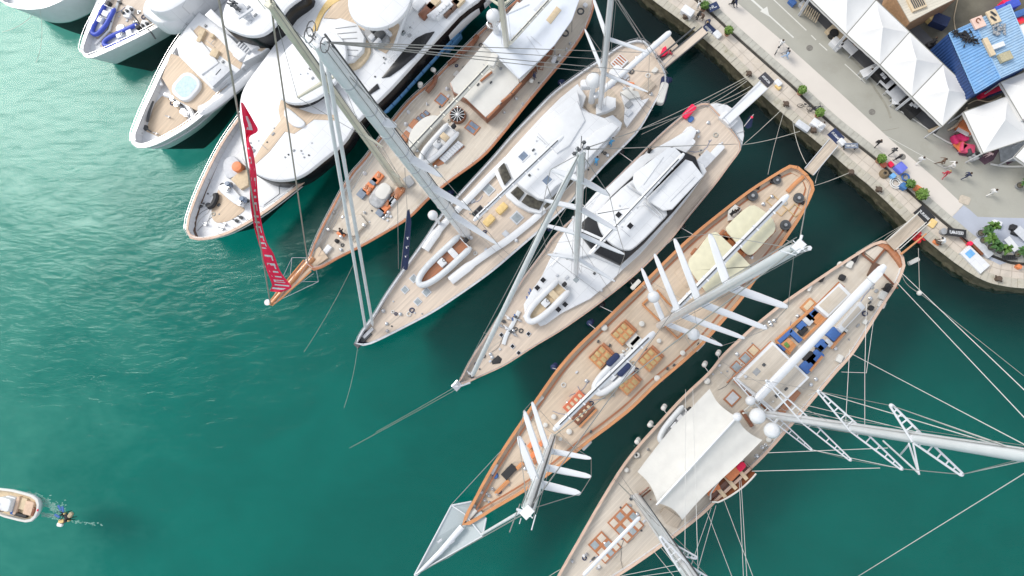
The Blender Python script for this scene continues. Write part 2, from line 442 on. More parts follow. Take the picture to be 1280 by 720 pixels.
def mast(B, base_px, top_px, r0, r1, m, zb=None, ztop=None, spreaders=(), kind='blade', sm=None, w=(.9,.35), name='mast'):
    zb = B.z if zb is None else zb
    a = P(*base_px, zb); b = P(*top_px, ztop) if ztop else near(top_px, a)
    mb = MB(); ax = [a.lerp(b, t) for t in (0,.25,.5,.75,.97,1)]
    mb.tube(ax, [r0, r0, r0*.65+r1*.35, r0*.3+r1*.7, r1, r1*.6], 12)
    o = part(B, name, mb, m, None, True)
    # sail track, halyards and masthead gear
    t = MB(); off = -B.fw*r0*1.05
    t.tube([a+off+Vector((0,0,1)), b+off*(r1/r0)], .06, 5)
    part(B, 'sail_track', t, DGREY, o)
    hl = MB()
    for sgn in (-1,1):
        sd = Vector((-B.fw.y,B.fw.x,0))*sgn
        hl.tube([a+sd*r0*1.4+B.fw*.3, b+sd*r1*1.2], .022, 4)
        hl.tube([a+sd*r0*1.1-B.fw*.5, b+sd*r1*1.1-B.fw*.25], .018, 4)
    part(B, 'halyards', hl, WIRE, o)
    hd = MB(); sd = Vector((-B.fw.y,B.fw.x,0))
    hd.box(b, .55, r1*1.4, b.z-.15, b.z+.12, B.ang, .05); hd.tube([b+B.fw*.4, b+B.fw*.4+Vector((0,0,1.1))], .025, 4)
    hd.tube([b-sd*.35+Vector((0,0,.1)), b+sd*.35+Vector((0,0,.1))], .025, 5); hd.ball(b+sd*.2+Vector((0,0,.12)), .06, nu=8, nv=5)
    part(B, 'masthead', hd, m, o)
    tips = []
    for rt, tl, tr in spreaders:
        bestt = min((i/400 for i in range(401)), key=lambda q: (proj(a.lerp(b,q))[0]-rt[0])**2+(proj(a.lerp(b,q))[1]-rt[1])**2)
        c = a.lerp(b, bestt)
        pair = []
        for tp in (tl, tr):
            if tp is None: continue
            e = P(*tp, c.z+.2)
            s_ = MB()
            if kind == 'blade': s_.blade(c, e, w[0], w[1], .22)
            elif kind == 'rod': s_.tube([c, e], [w[0]/2, w[1]/2], 8)
            else:
                d = (e-c); sd = Vector((-d.y,d.x,0)).normalized()
                s_.tube([c+sd*.36, e+sd*.08], .07, 6); s_.tube([c-sd*.36, e-sd*.08], .07, 6)
                s_.ball(e, .14, .12, 8, 5)
                for q in (.12,.3,.5,.68,.84):
                    k = .36*(1-q)+.08*q; s_.tube([c+d*q+sd*k, c+d*q-sd*k], .05, 5)
            part(B, 'spreader', s_, sm or m, o, kind != 'blade'); pair.append(e)
        tips.append((c, pair))
    # shrouds through the spreader tips down to the rail
    sh = MB()
    if tips:
        nn = max(len(p) for _, p in tips)
        for j in range(nn):
            chain = [p[j] for _, p in tips if len(p) > j]; chain.sort(key=lambda v: -v.z)
            low = chain[-1]
            sgn = 1 if (low-a).dot(Vector((-B.fw.y,B.fw.x,0))) > 0 else -1
            edge = B.L if sgn > 0 else B.R
            foot = min(edge, key=lambda v: (Vector((v.x,v.y,0))-Vector((a.x,a.y,0))-Vector((-B.fw.y,B.fw.x,0))*sgn*3+B.fw*1.2).length)
            path = [b-Vector((0,0,.5))]+chain+[foot]
            for i in range(len(path)-1): sh.tube([path[i], path[i+1]], .022, 4)
            sh.tube([a.lerp(b, .45), foot-B.fw*.8], .018, 4)
            for c in chain[:-1]:
                pass
        part(B, 'shrouds', sh, WIRE, o)
    o_ = Boat(); o_.o = o; o_.a = a; o_.b = b; return o_
def boom(B, p1, p2, z, r, m, name='boom', slot=True, zz=None, flat=(1,.8)):
    a = P(*p1, z); b = P(*p2, z if zz is None else zz); mb = MB()
    mb.tube([a, a.lerp(b,.03), a.lerp(b,.97), b], [r*.6, r, r, r*.6], 10, flat)
    o = part(B, name, mb, m, None, True)
    if slot:
        s_ = MB(); up = Vector((0,0,r*.8)); s_.tube([a.lerp(b,.06)+up, a.lerp(b,.94)+up], r*.28, 4)
        part(B, 'sail_slot', s_, DGREY, o)
        for i in range(1,7):
            q = MB(); c = a.lerp(b, i/7); q.box(c, r*.5, r*2.3, c.z+r*.45, c.z+r*.95, math.atan2(b.y-a.y,b.x-a.x), .01)
            part(B, 'boom_fitting', q, m, o)
    return o
def wires(B, lst, name='stay', r=.022, m=WIRE, sag=0, parent=None):
    for a, b in lst:
        pa = P(*a) if not isinstance(a, Vector) else a; pb = P(*b) if not isinstance(b, Vector) else b
        mb = MB(); pts = [pa.lerp(pb, t/8)-Vector((0,0,sag*4*(t/8)*(1-t/8))) for t in range(9)] if sag else [pa, pb]
        mb.tube(pts, r, 5); part(B, name, mb, m, parent)
def aboard(B, p, margin=.4):
    i = min(range(len(B.L)), key=lambda j: abs(((B.L[j]+B.R[j])/2-p).dot(B.fw)))
    if i < 2: return False
    c = (B.L[i]+B.R[i])/2; s_ = Vector((-B.fw.y,B.fw.x,0)); hw = abs((B.L[i]-B.R[i]).dot(s_))/2
    return abs((p-c).dot(s_)) < hw-margin
def small_deck_gear(B, pts, seed=0):
    """low vents, cleats and winches"""
    rnd = random.Random(seed)
    for px in pts:
        c = P(*px, B.z+.3); r = rnd.uniform(.12,.19); mb = MB()
        if not aboard(B, c, .35): continue
        mb.cyl(c, r*1.25, B.z-.02, B.z+.08, 12); mb.cyl(c, r*.8, B.z+.08, B.z+.28, 12, r); mb.cyl(c, r, B.z+.28, B.z+.38, 12, r*.6)
        part(B, 'winch', mb, STEEL if rnd.random() < .6 else WHITE2, None, True)
def fittings(B, quad, z, n, seed, kinds='vdrbh'):
    """small roof and deck fittings spread inside a pixel quad at height z"""
    rnd = random.Random(seed)
    for i in range(n):
        u_, v_ = rnd.uniform(.06,.94), rnd.uniform(.08,.92)
        px = tuple((quad[0][k]*(1-u_)+quad[1][k]*u_)*(1-v_)+(quad[3][k]*(1-u_)+quad[2][k]*u_)*v_ for k in (0,1))
        c = P(*px, z+.1); k = rnd.choice(kinds); q = MB()
        if not aboard(B, c, {'l':1.6,'r':1.2,'c':.7,'b':.7}.get(k,.45)): continue
        if k == 'v': q.rbox(c, rnd.uniform(.25,.5), rnd.uniform(.15,.3), z-.03, z+.14, B.ang, .06, .03); part(B, 'vent_box', q, rnd.choice((GREY,LGREY,DGREY)), None, True)
        elif k == 'd': q.cyl(c, .10, z-.03, z+.08, 10); q.cyl(c, .07, z+.08, z+.12, 10, .04); part(B, 'deck_light', q, rnd.choice((GREY,LGREY,DGREY)), None, True)
        elif k == 'r':
            a = B.ang+rnd.choice((0,math.pi/2)); L_ = rnd.uniform(.6,1.8); d = Vector((math.cos(a),math.sin(a),0))*L_/2
            q.tube([c-d-Vector((0,0,.1)), c-d+Vector((0,0,.1)), c+d+Vector((0,0,.1)), c+d-Vector((0,0,.1))], .03, 5); part(B, 'grab_rail', q, STEEL)
        elif k == 'b': q.rbox(c, .7, .5, z-.03, z+.25, B.ang, .1, .05); part(B, 'locker_box', q, rnd.choice((LGREY,WHITE2,OFFW)), None, True)
        elif k == 'h': q.box(c, .5, .5, z-.03, z+.05, B.ang, .02); part(B, 'deck_panel', q, rnd.choice((LGREY,GREY,HATCHG)))
        elif k == 'c':
            rr = rnd.uniform(.18,.34); q.tube([c+Vector((rr*(1-.02*j)*math.cos(j*.6), rr*(1-.02*j)*math.sin(j*.6), -.06+.004*j)) for j in range(22)], .035, 5); part(B, 'coiled_rope', q, rnd.choice((ROPE,DGREY,LINEN,NAVY)), None, True)
        elif k == 'l':
            a = B.ang+rnd.uniform(-.5,.5); p = c-Vector((0,0,.07)); pts = [p]
            for j in range(6): a += rnd.uniform(-.5,.5); p = p+Vector((math.cos(a),math.sin(a),0))*rnd.uniform(.3,.7); pts.append(p)
            q.tube(pts, .022, 4); part(B, 'loose_rope', q, rnd.choice((ROPE,DGREY,BLUEC)))
        elif k == 'w': q.cyl(c, .2, z-.03, z+.08, 12); q.cyl(c, .13, z+.08, z+.26, 12, .16); q.cyl(c, .16, z+.26, z+.32, 12, .08); part(B, 'winch', q, STEEL, None, True)
def mushroom(B, px, r=.4, name='deck_vent', m=None, z=None):
    z = B.z if z is None else z
    c = P(*px, z+.5); mb = MB()
    if not aboard(B, c, .5): return None
    r *= .85; mb.cyl(c, r*.6, z-.02, z+.2, 12); mb.cyl(c, r, z+.2, z+.28, 14); mb.cyl(c, r, z+.28, z+.36, 14, r*.6)
    return part(B, name, mb, m or OFFW, None, True)
def rib(name, label, p_bow, p_stern, z, width, tube_m, floor_m, cat='dinghy', group=None, engine=True, console=True, seatm=WHITE2, tr=None):
    """inflatable tender: U tube, floor, seat, console, outboard"""
    a = P(*p_bow, z+.5); b = P(*p_stern, z+.5); L = (a-b).length; ang = math.atan2(a.y-b.y, a.x-b.x)
    c = (a+b)/2; t = thing(name, label, cat, (c.x,c.y,z), ang, group); M = MW[t.name]; W = width/2; tr = tr or W*.3
    def w(x,y,zz): return M @ Vector((x,y,zz))
    path = [(-L/2, W-tr), (0, W-tr), (L*.25, (W-tr)*.85), (L*.4, (W-tr)*.5), (L/2-tr, 0), (L*.4, -(W-tr)*.5), (L*.25, -(W-tr)*.85), (0, -(W-tr)), (-L/2, -(W-tr))]
    pt = cr([Vector((x,y,tr+.25+max(0,x/L)*.35)) for x,y in path], 5)
    mb = MB(); mb.tube([w(*p) for p in pt], [tr*.5]+[tr]*(len(pt)-2)+[tr*.5], 10); build(mb, 'inflatable_tube', tube_m, t, True)
    fl = MB(); o = [(-L/2+.1,W-tr),(L*.2,W-tr),(L*.4,(W-tr)*.45),(L*.46,0),(L*.4,-(W-tr)*.45),(L*.2,-(W-tr)),(-L/2+.1,-(W-tr))]
    fl.prism([w(x,y,0) for x,y in o], z+.05, z+.32); build(fl, 'floor', floor_m, t)
    tm = MB(); tm.prism([w(-L/2+.1,W-tr,0),w(-L/2+.22,W-tr,0),w(-L/2+.22,-W+tr,0),w(-L/2+.1,-W+tr,0)], z+.1, z+.7, .02); build(tm, 'transom', WHITE2, t)
    if console:
        cs = MB(); cs.rbox(w(-L*.02,0,0), .8, W*.62, z+.3, z+1.0, ang, .1, .06); build(cs, 'console', WHITE, t, True)
        st = MB(); st.rbox(w(-L*.24,0,0), .7, W*.9, z+.3, z+.7, ang, .1, .06); build(st, 'seat', seatm, t, True)
        sw = MB(); pc = w(-L*.02-.35,0,z+1.05-z); sw.tube([pc+Vector((.18*math.cos(q*.6),.18*math.sin(q*.6),0)) for q in range(12)], .025, 5); build(sw, 'steering_wheel', BLACK, t)
    else:
        th = MB()
        for x in (-.2,.12): th.box(w(L*x,0,0), .22, (W-tr)*1.9, z+.5, z+.56, ang, .01)
        build(th, 'thwart', seatm, t)
    if engine:
        en = MB(); en.rbox(w(-L/2-.12,0,0), .55, .42, z+.55, z+1.05, ang, .12, .1); build(en, 'outboard_motor', BLACK, t, True)
    return t
# ---------------------------------------------------------------- camera, light, sky
cam = bpy.data.cameras.new('Camera'); co = link(bpy.data.objects.new('Camera', cam)); SC.camera = co
cam.sensor_width = 36; cam.lens = 36*FP/1280; cam.clip_end = 4000; cam.clip_start = .5
co.rotation_mode = 'QUATERNION'; co.rotation_quaternion = Q; co.location = (0,0,H)
SUN_EL = R(46); sd = (P(100,-500)-P(706,474)); 
sun_dir = Vector((-.84, .54, 0)).normalized()
w = bpy.data.worlds.new('World'); SC.world = w; w.use_nodes = True
nt = w.node_tree; bg = nt.nodes['Background']
sky = nt.nodes.new('ShaderNodeTexSky'); sky.sky_type = 'NISHITA'; sky.sun_disc = False
sky.sun_elevation = SUN_EL; sky.sun_rotation = math.atan2(sun_dir.x, sun_dir.y); sky.dust_density = 3; sky.air_density = 1.0
tc = nt.nodes.new('ShaderNodeTexCoord'); nz = nt.nodes.new('ShaderNodeTexNoise'); nz.inputs['Scale'].default_value = 2.6; nz.inputs['Detail'].default_value = 6
nt.links.new(tc.outputs['Generated'], nz.inputs['Vector'])
mr = nt.nodes.new('ShaderNodeMapRange'); mr.inputs[1].default_value = .36; mr.inputs[2].default_value = .62; mr.inputs[3].default_value = .25; mr.inputs[4].default_value = 1
nt.links.new(nz.outputs[0], mr.inputs[0])
mx = nt.nodes.new('ShaderNodeMix'); mx.data_type = 'RGBA'; nt.links.new(mr.outputs[0], mx.inputs[0])
nt.links.new(sky.outputs[0], mx.inputs[6]); mx.inputs[7].default_value = (8.6, 9.0, 9.6, 1)
nt.links.new(mx.outputs[2], bg.inputs[0]); bg.inputs[1].default_value = .10
sl = bpy.data.lights.new('Sun', 'SUN'); sl.energy = 1.9; sl.angle = R(24); sl.color = (1, .965, .91)
so = link(bpy.data.objects.new('Sun', sl))
sv = Vector((sun_dir.x*math.cos(SUN_EL), sun_dir.y*math.cos(SUN_EL), math.sin(SUN_EL)))
so.rotation_mode = 'QUATERNION'; so.rotation_quaternion = sv.to_track_quat('Z', 'Y'); so.location = (0,0,120)
vs_ = SC.view_settings; vs_.view_transform = 'Standard'; vs_.look = 'None'; vs_.gamma = 1; vs_.use_curve_mapping = False
vs_.exposure = 0.33
# ---------------------------------------------------------------- water
def water_nodes(m):
    nt = m.node_tree; N = nt.nodes; L = nt.links
    tc = N.new('ShaderNodeTexCoord')
    def noise(scale, det, st=(1,1,1), rot=0, dist=0, rough=.5):
        mp = N.new('ShaderNodeMapping'); mp.inputs['Scale'].default_value = st; mp.inputs['Rotation'].default_value = (0,0,R(rot))
        L.new(tc.outputs['Object'], mp.inputs[0]); n = N.new('ShaderNodeTexNoise'); n.inputs['Scale'].default_value = scale
        n.inputs['Detail'].default_value = det; n.inputs['Distortion'].default_value = dist; n.inputs['Roughness'].default_value = rough
        L.new(mp.outputs[0], n.inputs['Vector']); return n.outputs[0]
    def rng(src, a, b_, c, d):
        r = N.new('ShaderNodeMapRange'); r.inputs[1].default_value = a; r.inputs[2].default_value = b_; r.inputs[3].default_value = c; r.inputs[4].default_value = d
        L.new(src, r.inputs[0]); return r.outputs[0]
    def ma(op, a, b_):
        n = N.new('ShaderNodeMath'); n.operation = op
        for i, x in enumerate((a, b_)):
            if isinstance(x, (int,float)): n.inputs[i].default_value = x
            else: L.new(x, n.inputs[i])
        return n.outputs[0]
    return N, L, tc, noise, rng, ma
def silt_glare_mat():
    """light scattered back by the silty water a few metres down: sky glare in the west is painted in as paler colour"""
    m = bpy.data.materials.new('silty_depth_glare'); m.use_nodes = True; N, L, tc, noise, rng, ma = water_nodes(m); b = N['Principled BSDF']
    sx = N.new('ShaderNodeSeparateXYZ'); L.new(tc.outputs['Object'], sx.inputs[0])
    glare = rng(ma('ADD', sx.outputs[0], ma('MULTIPLY', sx.outputs[1], -.45)), -88, -14, 1, 0)  # paler towards the west: sky glare put into the layer's colour
    big = noise(.03, 3, (1,1.0,1), 30, .5)
    pat = noise(.09, 7, (1,1.5,1), -35, .8, .55)
    t = ma('ADD', ma('MULTIPLY', glare, .66), rng(big, .35, .7, -.05, .18))
    t = ma('ADD', t, ma('MULTIPLY', rng(pat, .38, .62, -.5, .5), rng(glare, 0, .8, .10, .14)))
    fine = noise(.5, 6, (1,1.8,1), -30, .6, .6)
    t = ma('ADD', t, ma('MULTIPLY', rng(fine, .35, .65, -.5, .5), rng(glare, 0, .8, .05, .06)))
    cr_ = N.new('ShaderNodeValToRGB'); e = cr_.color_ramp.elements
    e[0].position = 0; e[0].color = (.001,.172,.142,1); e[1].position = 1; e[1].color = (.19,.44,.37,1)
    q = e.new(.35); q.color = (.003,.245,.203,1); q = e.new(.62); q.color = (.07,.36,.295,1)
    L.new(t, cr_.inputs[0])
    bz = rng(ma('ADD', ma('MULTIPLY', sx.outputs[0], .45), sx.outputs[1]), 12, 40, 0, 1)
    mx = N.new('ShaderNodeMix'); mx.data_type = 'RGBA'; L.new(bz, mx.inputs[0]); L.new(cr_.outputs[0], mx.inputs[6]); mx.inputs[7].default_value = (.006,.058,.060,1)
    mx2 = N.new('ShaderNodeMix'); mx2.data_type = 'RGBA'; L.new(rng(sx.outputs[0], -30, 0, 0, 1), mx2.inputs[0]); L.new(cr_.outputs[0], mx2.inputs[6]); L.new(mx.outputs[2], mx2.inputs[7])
    L.new(mx2.outputs[2], b.inputs['Base Color']); b.inputs['Roughness'].default_value = 1; b.inputs['Specular IOR Level'].default_value = 0
    return m
def water_mat():
    m = bpy.data.materials.new('harbour_water'); m.use_nodes = True; N, L, tc, noise, rng, ma = water_nodes(m)
    N.remove(N['Principled BSDF']); out = N['Material Output']
    tr = N.new('ShaderNodeBsdfTransparent'); gl = N.new('ShaderNodeBsdfGlossy'); mxs = N.new('ShaderNodeMixShader'); fr = N.new('ShaderNodeFresnel')
    tr.inputs[0].default_value = (.86,.97,.96,1); gl.inputs['Roughness'].default_value = .15; gl.inputs[0].default_value = (.68,.86,.82,1); fr.inputs['IOR'].default_value = 1.38
    w1 = noise(.40, 6, (1,2.4,1), -35, 1.2, .6); w2 = noise(2.2, 3, (1,2.4,1), 20, .4); w3 = noise(.10, 3, (1,1.6,1), 60, .6)
    hsum = ma('ADD', ma('MULTIPLY', w1, .5), ma('ADD', ma('MULTIPLY', w2, .03), ma('MULTIPLY', w3, 1.0)))
    bp = N.new('ShaderNodeBump'); bp.inputs['Strength'].default_value = .5; bp.inputs['Distance'].default_value = .24
    L.new(hsum, bp.inputs['Height']); L.new(bp.outputs[0], gl.inputs['Normal']); L.new(bp.outputs[0], fr.inputs['Normal'])
    L.new(fr.outputs[0], mxs.inputs[0]); L.new(tr.outputs[0], mxs.inputs[1]); L.new(gl.outputs[0], mxs.inputs[2]); L.new(mxs.outputs[0], out.inputs[0])
    return m
mb = MB(); S = 900; mb.add([(-S,-S,0),(S,-S,0),(S,S,0),(-S,S,0)], [[0,1,2,3]])
props(build(mb, 'water', water_mat()), None, None, None, 'structure')
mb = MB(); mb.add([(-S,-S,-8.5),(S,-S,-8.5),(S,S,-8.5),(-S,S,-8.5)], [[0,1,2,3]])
props(build(mb, 'ground', silt_glare_mat()), None, None, None, 'structure')

# ---------------------------------------------------------------- quay
QZ = 1.3
STONE = mat('quay_stone', (.47,.44,.37), .85, .16, .8, bump=.5, bscale=4, dirt=.75, dirtcol=(.21,.19,.11), dscale=.8)
STONE2 = mat('quay_paving', (.57,.51,.44), .85, .14, 1.0, bump=.4, bscale=6, dirt=.65, dirtcol=(.36,.30,.21), dscale=.5)
STONED = mat('wet_quay_stone', (.085,.075,.045), .7, .35, 1.5, bump=.6, bscale=4)
ALG = mat('dry_kerb_stone', (.44,.43,.38), .9, .12, 1.2, bump=.3, dirt=.3, dscale=1)
CONC = mat('pale_walkway', (.63,.585,.53), .85, .03, .4, bump=.1, dirt=.12, dirtcol=(.58,.54,.49), dscale=.3)
ASPH = mat('worn_light_asphalt', (.37,.365,.32), .9, .07, .25, bump=.25, bscale=8, dirt=.5, dirtcol=(.27,.26,.21), dscale=.22)
DIRT = mat('dark_ground', (.13,.12,.09), .95, .3, .5, bump=.3, bscale=4)
BLUEP = mat('blue_grey_floor', (.41,.44,.51), .8, .06, .5, dirt=.15, dirtcol=(.33,.35,.4), dscale=.6)
LINE = mat('worn_white_line', (.66,.66,.62), .8, .1, 2, dirt=.45, dirtcol=(.42,.41,.37), dscale=2)
GUT = mat('dark_gutter', (.045,.042,.035), .9, .3, 2)
edge = [(690,-110),(770,-40),(812,-3),(846,22),(872,42),(900,66),(930,96),(952,118),(976,140),(1012,170),(1040,193),(1064,214),(1084,230),(1110,254),(1134,278),(1158,300),(1190,326),(1220,346),(1246,356),(1285,361),(1340,362),(1500,352),(1800,320)]
eq = [P(*q, QZ) for q in edge]
far = [P(2400,300,QZ), P(2400,-1500,QZ), P(200,-1500,QZ), P(500,-330,QZ)]
mb = MB().prism(eq+far, -.6, QZ-.004)
props(build(mb, 'quay', STONE2), None, None, None, 'structure')
# quay face: stone courses that lean out a little, with weed line
def offset(line, d):
    out = []
    for i in range(len(line)):
        t = (line[min(i+1,len(line)-1)]-line[max(i-1,0)]).normalized(); nrm = Vector((-t.y, t.x, 0)); out.append(line[i]+nrm*d)
    return out
fine_e = resamp(cr(eq, 4), 220)
rnd = random.Random(3)
mb = MB(); rows = []
for z, d in ((QZ+.0,-.02),(QZ-.25,-.04),(.5,-.12),(.15,-.22),(-.3,-.34),(-.9,-.3)):
    rows.append([Vector((p.x,p.y,z)) for p in [q+ (offset(fine_e,-1)[i]-q)*(-d)*rnd.uniform(.6,1.5) for i,q in enumerate(fine_e)]])
mb.grid(rows)
props(build(mb, 'quay_wall_face', STONED), None, None, None, 'structure')
# coping blocks
mb = MB(); i = 0
cop = resamp(cr(eq, 4), 170); inn = offset(cop, 1.0)
for i in range(len(cop)-1):
    zz = QZ+rnd.uniform(.03,.09); a, b, c, d = cop[i], cop[i+1], inn[i+1], inn[i]
    g = .012
    mb.prism([a.lerp(b,g), a.lerp(b,1-g), d.lerp(c,1-g)+(c-b)*rnd.uniform(-.03,.03), d.lerp(c,g)], QZ-.3, zz, .03)
props(build(mb, 'quay_coping', STONE), None, None, None, 'structure')
def strip(name, pts, z, m, th=.02, kind='structure'):
    mb = MB().prism(pp(pts, z), z-th, z); return props(build(mb, name, m), None, None, None, kind)
# asphalt, dark yard, walkway
strip('road', [(560,-400),(786,-110),(868,-38),(903,-8),(980,60),(1050,124),(1116,184),(1200,262),(1218,271),(1240,273),(1300,274),(1800,280),(2300,200),(2300,-1400),(700,-1400)], QZ+.004, ASPH)
strip('yard_ground', [(1040,-160),(1088,-8),(1130,30),(1216,115),(1190,150),(1204,150),(1280,130),(1500,100),(1500,-300),(1000,-300)], QZ+.010, DIRT)
strip('walkway', [(740,-120),(870,-8),(904,24),(960,74),(1050,156),(1120,216),(1186,274),(1204,256),(1170,224),(1116,177),(1050,116),(980,53),(906,-10),(780,-125)], QZ+.014, CONC)
strip('pavement', [(1187,274.5),(1204.5,256.5),(1212,262),(1222,271),(1250,272),(1300,273),(1500,276),(1500,336),(1280,326),(1262,327),(1250,331),(1238,325),(1216,307)], QZ+.018, BLUEP)
# kerb between quay paving and walkway, with dark gutter
gl = resamp(cr(pp([(700,-145),(820,-42),(892,22),(914,43),(960,84),(992,112),(1004,125),(1040,158),(1070,182),(1100,206),(1130,236),(1170,272),(1188,287),(1216,310),(1256,328),(1280,332),(1340,335)], QZ), 3), 120)
go_ = offset(gl, .30); gi = offset(gl, -.0)
mb = MB()
for A, Bn, z0, z1 in ((gl, offset(gl,.28), QZ, QZ+.022),):
    mb.grid([[p+Vector((0,0,z1-QZ)) for p in A],[p+Vector((0,0,z1-QZ)) for p in Bn]])
props(build(mb, 'gutter', GUT), None, None, None, 'structure')
mb = MB(); o1 = offset(gl,.30); o2 = offset(gl,1.15)
for i in range(0, len(gl)-1):
    g = .01; mb.prism([o1[i].lerp(o1[i+1],g), o1[i].lerp(o1[i+1],1-g), o2[i].lerp(o2[i+1],1-g), o2[i].lerp(o2[i+1],g)], QZ-.1, QZ+.13+rnd.uniform(-.008,.008), .02)
props(build(mb, 'kerb', ALG), None, None, None, 'structure')
# paving joints on the quay strip
mb = MB(); l0 = offset(cop, 1.05); 
for i in range(0, len(cop)-1, 2):
    a = offset(cop,1.05)[i]; b = offset(cop,2.7)[i]; t = (b-a).normalized(); wv = Vector((-t.y,t.x,0))*.03
    z = Vector((0,0,.006)); mb.add([a-wv+z,a+wv+z,b+wv+z,b-wv+z],[[0,1,2,3]])
l1 = offset(cop, 1.7); l2 = offset(cop, 1.76)
mb.grid([[p+Vector((0,0,.010)) for p in l1],[p+Vector((0,0,.010)) for p in l2]])
props(build(mb, 'paving_joints', mat('paving_joint', (.42,.37,.31), .9, .2, 3)), None, None, None, 'structure')
# road markings
def pline(mb, a, b, wd, z=QZ+.012):
    a = P(*a, z); b = P(*b, z); t = (b-a).normalized(); wv = Vector((-t.y,t.x,0))*wd/2; mb.add([a-wv,b-wv,b+wv,a+wv],[[0,1,2,3]])
mb = MB(); pline(mb, (960,18),(992,47),.16); pline(mb,(920,-18),(957,15),.22); pline(mb, (958,-9),(1008,38),.13); pline(mb,(1014,44),(1020,50),.12); pline(mb,(1024,54),(1034,63),.12)
hd = pp([(950,14),(962,21),(959,8)], QZ+.013); mb.add(hd, [[0,1,2]])
pline(mb, (1090,160),(1190,215),.05); pline(mb,(1056,80),(1082,104),.10)
props(build(mb, 'road_marking', LINE), None, None, None, 'structure')
# dark tyre arcs
mb = MB()
def arc(pts, wd, z):
    q = cr(pp(pts, z), 6); o = offset(q, wd); mb.grid([q, o])
arc([(1052,64),(1074,84),(1090,108),(1106,132),(1112,148)], .25, QZ+.011)
arc([(1086,190),(1110,200),(1130,215),(1160,218)], .08, QZ+.011)
arc([(1060,150),(1080,160),(1100,164),(1124,160)], .07, QZ+.0112)
props(build(mb, 'tyre_marks', mat('tyre_mark', (.30,.29,.245), .9, .2, 1.5)), None, None, None, 'structure')
# ================================================================= motor yachts
# --- yacht in the top-left corner
Y0 = make_boat('motor_yacht', 'white motor yacht whose bow tip just shows in the top left corner of the harbour', 'yacht',
    [(-2,-1),(12,8),(30,11.5),(48,11),(64,7),(90,-7),(130,-40)], [(-2,-1),(4,-14),(20,-34),(44,-58),(80,-90)][:5], 4.2, .4, .5, .25, WHITE, WHITE, WHITE2, bowover=.4, rail=True)
# left/right swapped here only affects ring winding; recalculated on build
# --- yacht A
YA = make_boat('motor_yacht', 'white motor yacht with two blue and white tenders parked on its bow deck', 'yacht',
    [(102,65),(103,57),(108,40),(117,22),(131,-3),(150,-35),(178,-78)],
    [(102,65),(106,71),(116,72),(140,62),(178,44),(214,24),(248,0),(282,-30),(320,-72)], 3.4, .6, .55, .35, WHITE, WHITE, TEAK, bowover=.4, N=50, amid=.25)
ppoly(YA, [(104.5,66),(109,70),(130,62),(120,54),(113,48),(110,52)], YA.z+.06, ROOFW, 'bow_platform', ch=.02)
ppoly(YA, [a1(130,240),a1(172,195),a1(120,150),a1(150,40),a1(200,-40),a1(170,-60),a1(100,120)], YA.z+.04, WHITE2, 'side_deck', ch=.02)
q = MB(); q.tube([P(*a1(140,200),YA.z+.15), P(*a1(205,135),YA.z+.15), P(*a1(225,60),YA.z+.15), P(*a1(260,-30),YA.z+.15)], .16, 6); part(YA, 'deck_moulding', q, WHITE, None, True)
ppoly(YA, [(176,14),(184,22),(196,29),(212,28),(226,21),(240,12),(262,-8),(290,-36),(240,-60),(196,-26),(180,-2)], YA.z+2.5, ROOFW, 'deckhouse', ch=.7, k=4)
ppoly(YA, [(184,8),(200,16),(222,8),(246,-14),(230,-40),(196,-14)], YA.z+4.2, ROOFW, 'upper_deckhouse', z0=YA.z+2.2, ch=.6, k=4)
for px in (a1(250,125),): 
    q = MB(); c = P(*px, YA.z+.8); q.cyl(c, .5, YA.z-.02, YA.z+.5, 16, .42); q.cyl(c,.62,YA.z+.5,YA.z+.7,16,.5); part(YA, 'capstan', q, WHITE, None, True)
for k, px in enumerate([a1(285,50), a1(355,115)]):
    q = MB(); c = P(*px, YA.z+.5); q.rbox(c, 1.5, .9, YA.z-.02, YA.z+.45, YA.ang+.5, .2, .1); wd = part(YA, 'windlass', q, WHITE2, None, True)
    q = MB(); 
    for s_ in (-.5,0,.5): q.cyl(c+Vector((s_,s_*.4,0)), .2, YA.z+.4, YA.z+.75, 10, .14)
    q.tube([c+Vector((.7,-.5,.2)), c+Vector((1.2,-1.0,.1)), c+Vector((1.5,-1.6,-.3))], .1, 6)
    part(YA, 'windlass_drum', q, DGREY, wd)
for px in (a1(205,95), a1(215,150), a1(250,10), a1(378,140), a1(385,90)):
    q = MB(); c = P(*px, YA.z+.3); q.cyl(c,.14,YA.z-.02,YA.z+.35,8); q.tube([c+Vector((-.3,.1,.05)), c+Vector((.3,-.1,.05))], .07, 5); part(YA, 'cleat', q, DGREY)
rib('tender', 'blue and white tender on the yacht bow deck, the one nearer the outer rail', a1(134,165), a1(208,28), YA.z, 1.9, ROYAL, WHITE2, 'dinghy', 'blue tenders on the bow deck', tr=.26)
rib('tender', 'blue and white tender lying along the inner rail of the yacht bow deck', a1(176,206), a1(338,132), YA.z, 1.9, ROYAL, WHITE2, 'dinghy', 'blue tenders on the bow deck', tr=.26)

